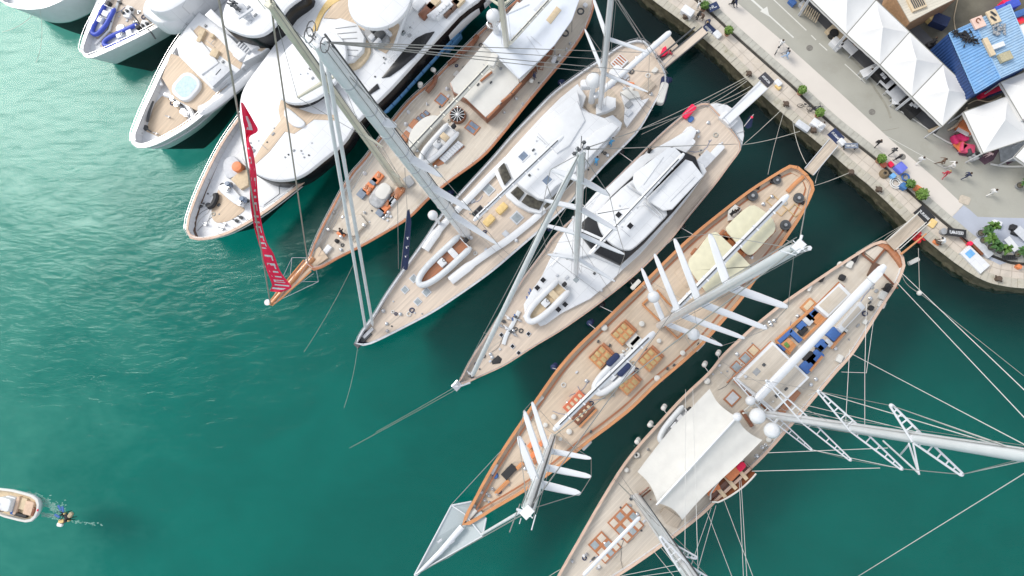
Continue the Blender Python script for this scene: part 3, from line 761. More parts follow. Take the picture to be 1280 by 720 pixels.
# --- yacht B with the spa pool
YB = make_boat('motor_yacht', 'white motor yacht with a round blue spa pool on its foredeck', 'yacht',
    [(165,180),(165,168),(170,154),(177,136),(187,115),(199,89),(215,60),(235,32),(258,0),(285,-35),(315,-75)],
    [(165,180),(173,185),(188,183),(207,175),(236,158),(260,138),(284,113),(308,87),(335,59),(365,29),(401,-7),(443,-49),(490,-90)],
    3.4, .7, .7, .5, WHITE, WHITE, WHITE2, bowover=.4, N=54, strake=LGREY, amid=.25)
z = YB.z
ppoly(YB, [a1(440,432),a1(405,470),a1(368,590),a1(425,615),a1(470,612),a1(565,562),a1(520,470),a1(480,440)], z+.05, TEAKW, 'bow_deck', ch=.02)
q = MB(); q.tube(cr([P(*p, z+.5) for p in (a1(400,455),a1(385,500),a1(375,548))],4), .14, 6); part(YB, 'deck_locker_slot', q, DGREY)
q = MB(); q.tube(cr([P(*p, z+.5) for p in (a1(455,425),a1(520,450),a1(560,480),a1(590,545))],4), .3, 8); part(YB, 'breakwater', q, WHITE, None, True)
for px in (a1(485,440), a1(503,465), a1(530,498), a1(545,510)):
    q = MB(); c = P(*px, z+.9); q.cyl(c,.42,z,z+.75,12,.34); q.cyl(c,.3,z+.75,z+.95,12,.2); part(YB, 'windlass', q, STEEL, None, True)
q = MB(); c = P(*a1(362,572), z+.3); q.cyl(c,.35,z,z+.4,10,.25); q.tube([c,c+Vector((.9,-.6,.1))],.09,5); part(YB, 'windlass', q, DGREY, None, True)
for px in (a1(335,555),a1(345,598),a1(400,645),a1(420,650),a1(415,600),a1(545,585),a1(400,415),a1(470,525)):
    q = MB(); c = P(*px, z+.3); q.cyl(c,.1,z,z+.3,8); q.tube([c+Vector((-.35,.1,.1)), c+Vector((.35,-.1,.1))], .06, 5); part(YB, 'cleat', q, STEEL)
# raised spa deck
z1 = z+.9
ppoly(YB, [a1(480,240),a1(440,350),a1(470,400),a1(490,440),a1(560,478),a1(600,498),a1(660,460),a1(740,390),a1(690,350),a1(600,310),a1(540,260)], z1, TEAKW, 'spa_deck', ch=.05)
c = P(*a1(547,388), z1+.5); q = MB(); q.rbox(c, 3.25, 2.9, z1-.1, z1+.5, YB.ang, 1.1, .15, 7); sp = part(YB, 'spa_pool', q, WHITE, None, True)
q = MB(); q.rbox(c, 2.5, 2.15, z1+.3, z1+.515, YB.ang, .8, .02, 7); part(YB, 'pool_water', q, SPAW, sp)
# side coaming of foredeck, smooth white
q = MB(); q.tube(cr([P(*p, z+.8) for p in (a1(605,505),a1(660,480),a1(740,420),a1(850,325),a1(960,220))],4), [.3]+[.7]*15+[.4]*1, 10, (1,.7)); part(YB, 'side_coaming', q, WHITE, None, True)
q = MB(); q.tube(cr([P(*p, z+.6) for p in (a1(500,240),a1(455,290),a1(425,340),a1(440,385))],4), .22, 8, (1,.7)); part(YB, 'side_coaming', q, WHITE, None, True)
# sunpad terrace
ppoly(YB, [e1(170,90),e1(80,200),e1(0,330),e1(20,420),e1(270,670),e1(440,560),e1(620,400),e1(520,390),e1(330,200)], z+1.9, ROOFW, 'terrace', ch=.12)
z2 = z+1.9
ppoly(YB, [e1(170,190),e1(130,230),e1(170,300),e1(270,370),e1(400,470),e1(480,520),e1(500,470),e1(420,400),e1(330,300),e1(230,220)], z2+.05, TEAKW, 'terrace_deck', z0=z2-.1, ch=.02)
for px, mm, L_, W_ in ((e1(175,285),BEIGE,.9,.5),(e1(285,395),BEIGE,.9,.9),(e1(268,265),BEIGE,.5,.4),(e1(190,240),BEIGE,.8,.7)):
    pbox(YB, px, L_, W_, .4, mm, 'cushion', z=z2+.05, r=.12, da=.3)
ppoly(YB, [e1(100,200),e1(20,330),e1(40,380),e1(190,560),e1(320,470),e1(250,380)], z2+.32, WHITE2, 'sunpad', z0=z2-.05, ch=.12)
ppoly(YB, [e1(330,470),e1(200,570),e1(275,650),e1(415,520)], z2+.55, LGREY, 'bar_counter', z0=z2-.05, ch=.1)
pbox(YB, e1(315,538), .9, .08, .05, DGREY, 'bar_handle', z=z2+.56)
ppoly(YB, [e1(470,350),e1(420,410),e1(470,455),e1(560,380),e1(520,320)], z2+.45, WHITE2, 'helm_bench', z0=z2-.05, ch=.1)
for i in range(5): pbox(YB, e1(470+i*18,325+i*14), .7, .22, .5, LGREY, 'helm_seat', z=z2+.45)
ppoly(YB, [e1(210,110),e1(320,200),e1(440,260),e1(530,340),e1(560,380),e1(640,330),e1(560,300),e1(420,220),e1(290,90),e1(260,60)], z2+1.3, WHITE2, 'windscreen_cowl', z0=z2-.05, ch=.2)
# wheelhouse roof
ppoly(YB, [e1(390,230),e1(450,255),e1(540,283),e1(630,280),e1(710,245),e1(790,180),e1(860,80),e1(1000,-60),e1(780,-260),e1(560,-200),e1(420,-60),e1(360,80),e1(350,170)], z+5.0, GLASS, 'wheelhouse_glass', z0=z+1.5, ch=.15, k=4)
ppoly(YB, [e1(360,190),e1(440,238),e1(540,268),e1(630,262),e1(700,225),e1(770,150),e1(840,50),e1(980,-90),e1(780,-280),e1(560,-210),e1(420,-60),e1(350,80)], z+5.5, ROOFW, 'wheelhouse_roof', z0=z+5.02, ch=.25, k=4)
ppoly(YB, [e1(440,20),e1(440,90),e1(540,150),e1(570,130),e1(540,80),e1(500,20)], z+5.9, LGREY, 'radar_plinth', z0=z+5.4, ch=.15)
for px in (e1(430,15), e1(455,60), e1(415,35)):
    q = MB(); c = P(*px, z+6.6); q.cyl(c,.07,z+5.4,z+6.6,6); q.tube([c+Vector((-.5,.2,0)),c+Vector((.5,-.2,0))],.1,6); q.cyl(c,.25,z+6.5,z+6.75,10,.15); part(YB,'antenna',q,DGREY,None,True)
q = MB(); c0 = P(*e1(520,100), z+6.3); q.rbox(c0, 1.9, .28, z+6.15, z+6.35, .6, .1, .04); part(YB,'radar_scanner',q,LGREY)
# side decks aft
ppoly(YB, [e1(500,470),e1(640,400),e1(760,310),e1(860,200),e1(1000,40),e1(1140,-120),e1(1080,-140),e1(930,40),e1(800,180),e1(700,260),e1(560,350)], z+2.6, WHITE2, 'side_deck', z0=z-.02, ch=.1)
ppoly(YB, [e1(610,378),e1(640,384),e1(760,300),e1(810,240),e1(790,232),e1(720,290)], z+2.66, TEAKW, 'side_deck_teak', z0=z+2.5, ch=.01)
for px in (e1(690,280),): 
    q = MB(); c=P(*px,z+3); q.rbox(c,.9,.45,z+2.6,z+2.95,YB.ang,.15,.05); part(YB,'locker',q,YELLO,None,True)
q = MB()
for a,b_ in (((900,75),(950,35)),((960,28),(1040,-20))):
    q.tube([P(*e1(*a), z+2.9),P(*e1(*b_),z+2.9)],.45,8,(1,.4))
part(YB,'side_window',q,GLASS)
for k,px in enumerate((e1(545,505),e1(735,355))):
    q = MB(); c=P(*px,z+.4); q.box(c,.12,1.3,z-.2,z+.75,YB.ang,.02); part(YB,'fairlead',q,DGREY)
q = MB(); q.box(P(*e1(1010,60),z+.8),14,1.2,z+.1,z+.9,YB.ang,.2); part(YB,'side_fairing',q,WHITE)

fittings(YB,[e1(440,20),e1(540,20),e1(760,150),e1(560,240)],z+5.5,9,31)
fittings(YB,[e1(90,210),e1(190,120),e1(400,480),e1(270,600)],z2+.05,8,32,'vdr')
fittings(YB,[a1(430,430),a1(470,400),a1(600,520),a1(560,560)],z,8,33,'vdwc')
fittings(YA,[(176,10),(240,-10),(280,-40),(200,-20)],YA.z+2.5,8,34); fittings(YA,[a1(230,20),a1(330,20),a1(420,120),a1(230,150)],YA.z,10,35,'vdwcl')
# --- yacht C with the copper-coloured rail
YC = make_boat('motor_yacht', 'big white motor yacht with copper coloured cap rail and orange drum on its foredeck', 'yacht',
    [(233,289),(234,276),(238,262),(246,240),(259,211),(274,182),(291,156),(320,118),(352,78),(384,40),(416,4),(450,-34),(490,-78)],
    [(233,289),(238,298),(250,300),(270,297),(294,288),(331,266),(373,234),(399,210),(436,172),(472,134),(510,93),(550,49),(592,3),(630,-38),(670,-82)],
    3.6, .7, .7, .32, MAHOG, PEACHR, WHITE2, bowover=.3, N=60, strake=WHITE2, amid=.24)
z = YC.z
ppoly(YC, [a3(205,410),a3(170,470),a3(160,540),a3(185,570),a3(240,560),a3(303,520),a3(300,500),a3(250,470)], z+.05, TEAKW, 'bow_deck', ch=.02, k=3)
q = MB(); q.tube(cr([P(*p,z+.35) for p in (a3(178,440),a3(180,460),a3(165,490),a3(145,500))],5), .32, 8); part(YC,'coiled_fender',q,BLACK,None,True)
q = MB(); q.tube(cr([P(*p,z+.2) for p in (a3(125,480),a3(118,495),a3(90,508))],3), .12, 6); part(YC,'anchor_chain',q,DGREY)
for px in (a3(145,375),a3(130,575),a3(205,595),a3(215,575),a3(290,545),a3(320,470),a3(122,490),a3(270,560)):
    q = MB(); c = P(*px, z+.3); q.cyl(c,.2,z,z+.25,8); q.tube([c+Vector((-.35,.1,.1)), c+Vector((.35,-.1,.1))], .07, 5); part(YC, 'cleat', q, STEEL if px[0]<280 else DGREY)
ppoly(YC, [a3(200,400),a3(190,420),a3(230,460),a3(275,490),a3(300,470),a3(240,400)], z+.5, WHITE, 'windlass_base', ch=.12, k=3)
for px,mm in ((a3(230,395),HATCHB),(a3(225,415),STEEL),(a3(295,462),HATCHB),(a3(285,480),STEEL)):
    q = MB(); c = P(*px, z+1.0); q.cyl(c,.42,z+.4,z+.9,12,.34); q.cyl(c,.25,z+.9,z+1.1,10); part(YC,'windlass',q,mm,None,True)
ppoly(YC, [a3(245,375),a3(290,420),a3(325,400),a3(325,330),a3(290,335)], z+.5, BEIGE, 'bow_seat', ch=.05)
ppoly(YC, [a3(215,290),a3(215,340),a3(240,370),a3(300,330),a3(260,270)], z+.35, LGREY, 'hatch_cover', ch=.1, k=3)
q = MB(); c = P(*a3(272,316), z+1.0); q.cyl(c,.6,z,z+1.0,20,ch=.1); part(YC,'orange_drum',q,ORANGE,None,True)
ppoly(YC, [a3(360,350),a3(330,480),a3(390,500),a3(465,455),a3(560,400),a3(570,380)], z+.1, ROOFW, 'foredeck_panel', ch=.04)
q = MB(); q.tube([P(*p,z+.14) for p in (a3(462,385),a3(466,440),a3(395,492))],.03,5); part(YC,'deck_seam',q,DGREY)
# main deckhouse: dark wraparound glass, white roof
outl = [a3(300,180),a3(290,250),a3(320,320),a3(370,362),a3(440,386),a3(520,384),a3(585,358),a3(660,300),a3(760,215),(450,152),(490,112),(530,68),(575,20),(610,-20),(560,-100),(440,-60),(396,-4),(360,36),(330,76),(305,112),(300,140)]
ppoly(YC, outl, z+2.3, GLASS, 'deckhouse_glass', z0=z-.02, ch=.1, k=4)
cx_, cy_ = 400,100
ppoly(YC, [(p[0]-1.5,p[1]-2.2) for p in outl], z+2.9, ROOFW, 'deckhouse_roof', z0=z+2.32, ch=.35, k=4)
z1 = z+2.9
ppoly(YC, [a3(345,290),a3(360,305),a3(420,250),a3(490,160),a3(530,170),a3(560,150),a3(620,105),a3(720,110),a3(720,85),a3(620,80),a3(560,60),a3(510,30),a3(500,0),a3(470,20),a3(460,60),a3(470,110),a3(400,200)], z1+.05, TEAKW, 'upper_deck_teak', z0=z1-.1, ch=.02)
ppoly(YC, [a3(497,50),a3(485,85),a3(520,130),a3(560,140),a3(580,120),a3(550,90)], z1+.3, ROOFW, 'sunpad', z0=z1, ch=.15, k=3)
# big forward oval hardtop
c = P(386,88,z+4.9)
q = MB(); q.ell(P(385.5,90,z+4.0), 4.2, 2.9, z1, z+4.3, YC.ang, .2); part(YC,'wheelhouse_glass',q,GLASS,None,True)
q = MB(); q.ell(P(386,82,z+4.9), 4.7, 3.5, z+4.25, z+4.7, YC.ang, .3); part(YC,'wheelhouse_roof',q,ROOFW,None,True)
# teak walk around and octagonal spa cover
ppoly(YC, [a2(110,130),a2(110,190),a2(150,80),a2(200,20),a2(330,-60),a2(250,-60),a2(160,20)], z1+.14, YELLO, 'curved_rail', z0=z1, ch=.03, k=3)
ppoly(YC, [a2(200,20),a2(160,80),a2(230,85),a2(300,110),a2(345,140),a2(385,210),a2(440,240),a2(500,170),a2(500,110),a2(460,75),a2(400,95),a2(330,80),a2(280,30),a2(290,-30)], z1+.10, TEAKW, 'sky_deck', z0=z1-.1, ch=.02)
ppoly(YC, [a2(265,310),a2(320,300),a2(370,230),a2(350,160),a2(330,160),a2(340,220),a2(310,270),a2(255,290)], z1+.4, BEIGE, 'curved_sofa', z0=z1, ch=.1, k=3)
oct_ = [a2(235,78),a2(310,105),a2(345,165),a2(335,225),a2(290,270),a2(240,280),a2(200,230),a2(175,150),a2(190,90)]
ppoly(YC, oct_, z1+1.1, WHITE, 'spa_cover', z0=z1, ch=.25)
q = MB()
for i in range(6):
    t = (i+1)/7; p0 = (235*(1-t)+290*t-30, 105*(1-t)+270*t); p1 = (p0[0]+95-10*i*.6, p0[1]-12+4*i)
    q.tube([P(*a2(*p0),z1+1.12),P(*a2(*p1),z1+1.12)],.05,4)
part(YC,'cover_seams',q,GREY)
ppoly(YC, [a2(345,120),a2(340,160),a2(385,215),a2(430,200),a2(455,180),a2(450,120),a2(420,95),a2(380,95)], z1+.6, GREY, 'cockpit_console', z0=z1, ch=.12)
for px,L_,W_,mm in ((a2(385,125),.9,.5,DGREY),(a2(410,150),.9,.9,DGREY),(a2(440,135),.4,1.4,LGREY),(a2(375,165),.6,.6,LGREY),(a2(400,185),.9,.4,LGREY)):
    pbox(YC, px, L_, W_, .5, mm, 'instrument_panel', z=z1+.6, r=.1)
q = MB(); c=P(*a2(460,100),z1+.6); q.cyl(c,.4,z1,z1+.6,12); part(YC,'stool',q,OFFW,None,True)
q = MB(); q.ell(P(474,-4,z+7.5), 3.6, 3.3, z+6.9, z+7.4, YC.ang, .35,36); rf = part(YC,'dome_roof',q,ROOFW,None,True)
q = MB(); q.cyl(P(474,-4,z+5),1.0,z1,z+6.9,20,1.4); part(YC,'roof_column',q,WHITE,None,True)
# long windows on the superstructure shoulder
win = [e2(858,235),e2(790,330),e2(700,430),e2(600,515),e2(520,572),e2(462,582),e2(540,485),e2(630,375),e2(720,285),e2(790,250)]
ppoly(YC, win, z+3.05, GLASS, 'side_window', z0=z+2.6, ch=.03)
ppoly(YC, [e2(430,625),e2(335,710),e2(350,720),e2(445,660)], z+3.05, GLASS, 'side_window', z0=z+2.6, ch=.02)
ppoly(YC, [e2(520,640),e2(640,520),e2(900,280),e2(1190,10),e2(1400,-200),e2(1440,-180),e2(1190,60),e2(900,320),e2(560,660)], z+1.2, WHITE, 'side_fairing', z0=z, ch=.15)
# raised bulwark line and aft lounge
q = MB(); q.tube([P(*p,z1+.5) for p in (e2(690,0),e2(640,120),e2(560,350))],.2,6); part(YC,'screen_edge',q,WHITE)
for px,L_,W_,mm in ((e2(800,75),2.0,.9,VARNB),(e2(850,20),1.6,.8,BEIGE),(e2(950,80),1.2,.8,MAHOG),(e2(1000,30),1.4,.8,MAHOG),(e2(1040,0),1.2,.9,BEIGE),(e2(740,30),1.4,1.0,WHITE2)):
    pbox(YC, px, L_, W_, .5, mm, 'lounge_furniture', z=z1, r=.1)
ppoly(YC, [e2(800,110),e2(880,140),e2(1000,30),e2(960,-20),e2(900,30)], z1+.7, WHITE, 'sofa', z0=z1, ch=.15)
for i in range(5): pbox(YC, e2(850+i*25,120-i*24), .5, .5, .2, WHITE2, 'sofa_cushion', z=z1+.7, r=.15)
fittings(YC,[a3(310,200),a3(450,130),a3(440,230),a3(340,300)],z1,8,41,'dvr')
fittings(YC,[a3(390,340),a3(600,180),a3(680,220),a3(480,370)],z1,8,42,'dvr')
fittings(YC,[(372,70),(404,66),(402,100),(372,104)],z+4.7,6,43,'dvr')
fittings(YC,[e2(430,420),e2(620,340),e2(560,440),e2(380,620)],z1,7,44,'dvrh')
fittings(YC,[e2(600,200),e2(820,150),e2(700,300),e2(620,340)],z1,8,45,'dvrh')
fittings(YC,[e2(460,640),e2(1100,20),e2(1160,60),e2(560,650)],z+1.2,16,46,'dvr')
fittings(YC,[a3(110,440),a3(250,280),a3(330,480),a3(160,600)],z,16,47,'dvcl')
# yacht name on the shoulder: small dark letters
def glyphs(a, b, h, n, seed, z, th=.02, wt=.05, slant=0):
    """row of small letter-like strokes from a to b"""
    rnd = random.Random(seed); q = MB(); A = P(*a,z); Bv = P(*b,z); u = (Bv-A); L = u.length; u.normalize(); v = Vector((-u.y,u.x,0)); cw = L/n
    def st(x0,y0,x1,y1,o):
        p = A+u*(o+x0*cw*.7)+v*(y0*h); r = A+u*(o+x1*cw*.7)+v*(y1*h); d = (r-p).normalized()*wt*.5; s_ = Vector((-d.y,d.x,0))
        q.prism([p-d-s_, r+d-s_, r+d+s_, p-d+s_], z, z+th)
    G = {'E':[(0,0,0,1),(0,1,1,1),(0,.5,.8,.5),(0,0,1,0)],'N':[(0,0,0,1),(0,1,1,0),(1,0,1,1)],'L':[(0,0,0,1),(0,0,1,0)],'A':[(0,0,.5,1),(.5,1,1,0),(.25,.4,.75,.4)],
         'T':[(0,1,1,1),(.5,0,.5,1)],'H':[(0,0,0,1),(1,0,1,1),(0,.5,1,.5)],'I':[(.5,0,.5,1)],'O':[(0,0,0,1),(1,0,1,1),(0,0,1,0),(0,1,1,1)],'R':[(0,0,0,1),(0,1,1,1),(1,1,1,.5),(0,.5,1,.5),(.4,.5,1,0)]}
    for i in range(n):
        for s_ in G[rnd.choice('ENLATHIOR')]: st(*s_, i*cw)
    return q
part(YC,'name_lettering',glyphs(e2(655,520),e2(820,345),.35,9,5,z+1.3), DGREY)

# --- long blue fender boom between yacht C and the classic yacht
pa = P(480,140,1.9); pb = P(607,-1,1.9); pc = P(643,-43,1.9)
mid = (pa+pb)/2; q = MB(); d = (pb-pa)
q.tube([pa, pa.lerp(pb,.02)]+[pa.lerp(pb,i/10) for i in range(1,10)]+[pb, pc], [.3,.45]+[.48]*11, 12)
bb = thing('fender_boom', 'long light blue inflatable fender boom lying along the side of the big white yacht', 'fender', (mid.x,mid.y,0), math.atan2(d.y,d.x))
o = build(q,'tube',SKYB,bb,True)
q = MB()
for i in range(1,14): c = pa.lerp(pb,i/14); q.tube([c-d.normalized()*.06,c+d.normalized()*.06],.50,12)
build(q,'band',mat('mid_blue_band',(.05,.17,.42),.6),bb,True)
q = MB(); c = P(565,52,1.0); q.rbox(c,2.8,.9,.4,1.3,math.atan2(d.y,d.x),.3,.2); build(q,'valve_box',SKYB,bb,True)
q = MB(); c = P(515,98,1.0); q.rbox(c,1.6,.7,.4,1.3,math.atan2(d.y,d.x),.3,.2); build(q,'valve_box',SKYB,bb,True)

# ================================================================= classic yacht D
D = make_boat('sailing_yacht', 'classic sailing yacht with cream masts, varnished bowsprit and red banner on its headstay', 'yacht',
    [(384,331),(388,316),(398,292),(409,270),(436,221),(457,196),(490,151),(513,124),(538,102),(562,78),(602,38),(634,10),(664,-18),(700,-62)],
    [(384,331),(392,338),(402,335),(425,322),(460,304),(510,274),(534,251),(560,229),(602,198),(629,168),(662,127),(698,84),(722,54),(738,24),(744,-4),(744,-36),(735,-70)],
    2.6, .5, .35, .28, mat('black_hull_paint',(.02,.02,.022),.2,.05,2,coat=.6), VARN, TEAKS, WHITE2, bowover=.7, N=54, amid=.12)
z = D.z
# bowsprit
q = MB(); q.tube([P(392,322,z+.5),P(362,354,z+.7),P(337,381,z+.9)],[.42,.30,.16],10); part(D,'bowsprit',q,VARNO,None,True)
ppoly(D,[(399,308),(381,325),(360,349),(345,367),(337,378),(340,381),(352,372),(368,357),(388,338),(410,322)],z+.62,TEAKW,'bowsprit_platform',z0=z+.4,ch=.05)
q=MB(); q.tube([P(380,325,z+.75),P(345,367,z+.8),P(336,379,z+.85)],.09,6); q.tube([P(389,339,z+.75),P(352,373,z+.8),P(340,382,z+.85)],.09,6); part(D,'platform_rail',q,VARNO,None,True)
q = MB(); q.cyl(P(334.5,378,z+.9),.35,z+.9,z+1.0,14); part(D,'bowsprit_ring',q,STEEL)
wires(D,[((337,381,z+.9),(392,342,1.6)),((337,381,z+.9),(365,322,1.8)),((365,322,1.8),(386,322,z+.3)),((337,381,z+.9),(398,352,1.8)),((398,352,1.8),(395,335,z+.3)),((362,352,z+.8),(365,322,1.8)),((362,352,z+.8),(398,352,1.8))],'bowsprit_stay',.035,STEEL)
for a,b_,cc in (((352,368),(368,350),RED),((345,376),(356,366),LGREY),((366,350),(376,340),LGREY)):
    pass
# foredeck
for px,L_,W_,mm,nm in ((e5(550,430),1.3,.9,ORANGE,'deck_box'),(e5(480,510),1.3,.9,ORANGE,'deck_box'),(e5(610,645),1.5,.9,ORANGE,'deck_box'),(e5(700,545),1.5,.9,VARN,'deck_box'),
        (e5(520,460),.9,.7,GREYC,'hatch_pad'),(e5(432,550),1.0,.9,GREYC,'hatch_pad'),(e5(570,690),.9,.8,GREYC,'hatch_pad'),(e5(665,600),1.4,.6,LGREY,'hatch_pad'),(e5(650,610),1.4,.3,WHITE2,'hatch_pad'),(a3(750,608),1.3,.9,ORANGE,'deck_box'),(a3(678,690),1.1,.6,WHITE2,'hatch_pad')):
    pbox(D, px, L_, W_, .4, mm, nm, r=.08, ch=.05)
for px in (e5(560,415),e5(465,500),e5(490,520),e5(620,630),e5(690,570),e5(740,520)):
    pbox(D, px, .5,.35,.5, VARN, 'deck_cleat', da=.4)
q = MB(); c=P(*e5(560,565),z+.9); q.rbox(c,2.7,1.9,z,z+.75,D.ang+.1,.8,.25,6); sk_=part(D,'skylight_dome',q,mat('silver_canvas',(.34,.35,.36),.35,.3,2,bump=.4),None,True)
q = MB(); q.rbox(P(*e5(590,530),z+1),1.9,1.5,z+.5,z+.95,D.ang+.1,.6,.2,6); part(D,'dome_cover',q,OFFW,sk_,True)
q = MB(); q.rbox(P(*e5(605,490),z+.6),.5,.5,z,z+.6,0,.2,.1); part(D,'winch_cover',q,BLACK,None,True)
for px in (a3(815,560),): ppoly(D,[a3(700,600),a3(760,545),a3(830,530),a3(860,570),a3(800,630)],z+.5,TEAKS,'forward_hatch',ch=.1)
for px in (a3(720,650),a3(742,632),a3(750,545),a3(845,580),a3(705,520),a3(685,600)): 
    q = MB(); c=P(*px,z+.5); q.cyl(c,.25,z,z+.4,10,.2); q.ball((c.x,c.y,z+.42),.22,.14,8,4); part(D,'winch',q,BLACK if px[1]>300 else STEEL,None,True)
ppoly(D,[e5(740,440),e5(790,410),e5(830,470),e5(780,510)],z+.3,GREY,'deck_grating',ch=.03)
ppoly(D,[e4(300,520),e4(325,430),e4(400,350),e4(480,320),e4(545,345),e4(430,470),e4(330,590)],z+.9,OFFW,'forward_cabin',ch=.25,k=3)
for i in range(4): hatch(D, e4(355+i*28,372-i*22), .45,.75, fm=VARNB, gm=HATCHB, name='skylight')
for px in (e4(345,390),e4(283,478)): pbox(D,px,1.1,.9,.45,VARN,'skylight_box',ch=.1)
pbox(D,e4(310,432),1.2,.7,.2,LGREY,'deck_grating')
hatch(D, e4(550,205), 1.25,1.25, z, VARN, HATCHB); hatch(D, e4(782,415), 1.2,1.5, z, VARN, HATCHB, 2)
# round spoked skylight
c=P(*e4(670,318),z+.5); q=MB(); q.cyl(c,.98,z,z+.45,26,.9); rs=part(D,'round_skylight',q,VARNB,None,True)
q=MB(); q.cyl(c,.82,z+.4,z+.5,26,.78); part(D,'glass_disc',q,GLASS,rs)
q=MB()
for i in range(12): a=i*math.pi/6; q.tube([(c.x,c.y,z+.53),(c.x+.86*math.cos(a),c.y+.86*math.sin(a),z+.5)],.04,4)
q.ball((c.x,c.y,z+.53),.2,.1,10,4); part(D,'spoke',q,WHITE2,rs)
# deckhouse
dh = [(562,104),(566,116),(571,119),(582,125),(607,149),(618,140),(652,103),(690,62),(700,30),(648,0),(600,60)]
ppoly(D, dh, z+1.3, VARNB, 'deckhouse', ch=.04)
ppoly(D, [(p[0]*.97+620*.03-.5, p[1]*.97+80*.03-.8) for p in dh], z+1.5, OFFW, 'deckhouse_roof', z0=z+1.32, ch=.08)
for a,b_ in (((843,70),(930,0)),((1080,160),(1150,80)),((1000,225),(1075,165)),((895,345),(985,250))):
    q=MB(); q.tube([P(*e4(*a),z+1.65),P(*e4(*b_),z+1.65)],.13,6); part(D,'handrail',q,VARN)
# pilothouse awning
aw=[e3(262,322),e3(530,592),e3(665,470),e3(800,335),e3(930,150),e3(995,-30),e3(980,-150),e3(830,-180),e3(560,0),e3(430,112)]
ppoly(D, aw, z+2.7, mat('pale_canvas_awning',(.66,.70,.76),.7,.04,.6,bump=.3,bscale=2), 'awning', z0=z+2.55, ch=.1)
q=MB()
for p in (aw[0],aw[1],aw[2],aw[3],aw[4]): q.tube([P(*p,z+2.6)+Vector((0,0,0)),P(*p,z+2.6)-Vector((0,0,2.7))],.06,6)
part(D,'awning_pole',q,STEEL)
q=MB(); q.tube([P(*e3(270,325),z+2.95),P(*e3(400,440),z+2.75),P(*e3(530,590),z+2.75)],.05,5)
for a,b_ in (((590,270),(680,400)),((430,110),(610,30)),((620,270),(700,340))): q.tube([P(*e3(*a),z+2.78),P(*e3(*b_),z+2.78)],.035,4)
part(D,'awning_seam',q,LGREY)
ppoly(D,[e3(735,148),e3(770,178),e3(850,75),e3(815,45)],z+2.78,BEIGE,'awning_window',z0=z+2.6,ch=.02)
ppoly(D,[e3(640,70),e3(665,85),e3(740,20),e3(720,-10)],z+2.78,LGREY,'awning_window',z0=z+2.6,ch=.02)
# aft gear on the side deck
for px in (e3(880,250),e3(995,85)): 
    c=P(*px,z+.5); q=MB(); q.tube([c+Vector((.35*math.cos(a*.7),.35*math.sin(a*.7),0)) for a in range(10)],.1,6); part(D,'coiled_rope',q,DGREY,None,True)
for px in (e3(800,430),e3(790,455),e3(1030,35)): pbox(D,px,.5,.5,.3,WHITE2,'deck_cushion',r=.15)
q=MB(); q.tube([P(*p,z+.8) for p in (e3(640,505),e3(710,525),e3(725,430),e3(680,490))],.07,5); part(D,'gangway_frame',q,VARNB)
small_deck_gear(D,[e4(1020,295),e4(1160,235),e4(440,235),e4(280,385),e4(1110,190),e3(750,610),e3(890,365),e3(915,320),e5(450,395),e5(630,690),e5(450,690),e4(300,295),e4(590,120),a3(1120,470)],4)
for k,px in enumerate((e2(755,630),e2(853,525),e4(390,90),e3(310,200))):
    q=MB(); c=P(*px,z+.9); q.ball((c.x,c.y,z+.9),.28,nu=10,nv=6); q.cyl(c,.1,z,z+.9,6); part(D,'deck_lamp',q,OFFW,None,True)
# dark lashed gear on the port rail
for a,b_ in (((800,690),(870,570)),((960,480),(1050,390)),((1060,400),(1180,270))):
    q=MB(); q.tube(cr([P(*e2(*a),z+.6),P(*e2((a[0]+b_[0])/2+15,(a[1]+b_[1])/2),z+.7),P(*e2(*b_),z+.6)],3),.3,7); part(D,'lashed_sail_bag',q,VARNB,None,True)
DM = mast(D,(500,232),(337,5),.36,.30,MASTC,spreaders=[((452,166),(478,184),None),((488,212),(500,222),None),((405,103),(372,122),(424,92))],kind='rod',w=(.34,.2))
D2 = mast(D,(634,62),(624,-18),.34,.25,MASTC,ztop=28,spreaders=[((628,8),(602,-8),(652,-12))],kind='rod',w=(.3,.16),name='mizzen_mast')
boom(D,(506,194),(617,76),z+2.6,.30,mat('cream_boom',(.68,.67,.60),.4,.04,1),flat=(1,.8))
boom(D,(636,56),(694,-8),z+4.2,.22,mat('cream_boom',(.6,.6,.5)),name='mizzen_boom')
q=MB(); c=P(*e3(335,440),z+3.0); q.rbox(c,1.5,.8,z+2.2,z+2.9,D.ang+.3,.2,.1); part(D,'boom_crutch',q,OFFW,None,True)
q=MB(); c=P(*e3(340,120),z+6); q.ball((c.x,c.y,z+6),.78); q.cyl(c,.4,z+2.6,z+5.4,10,.25); part(D,'radome',q,WHITE,None,True)
q=MB(); c=P(616,29,z+6); q.tube([c+Vector((.6*math.cos(a*.6),.6*math.sin(a*.6),0)) for a in range(12)],.06,5); part(D,'radar_guard',q,STEEL)
rib('rigid_tender','white tender stowed on the classic yacht deck beside the cream boom',e4(395,690),e4(640,420),z,2.2,WHITE,WHITE2,'dinghy',None,tr=.3,seatm=BEIGE)
q=MB()
for i in range(9): q.box(P(*e4(560+i*16,655-i*15),z+.4),.32,.8,z+.05,z+.35,D.ang,.05)
part(D,'ladder_rack',q,LGREY); ppoly(D,[e4(490,715),e4(560,690),e4(725,560),e4(690,520),e4(660,530),e4(480,690)],z+.08,VARN,'tender_chock',ch=.02)
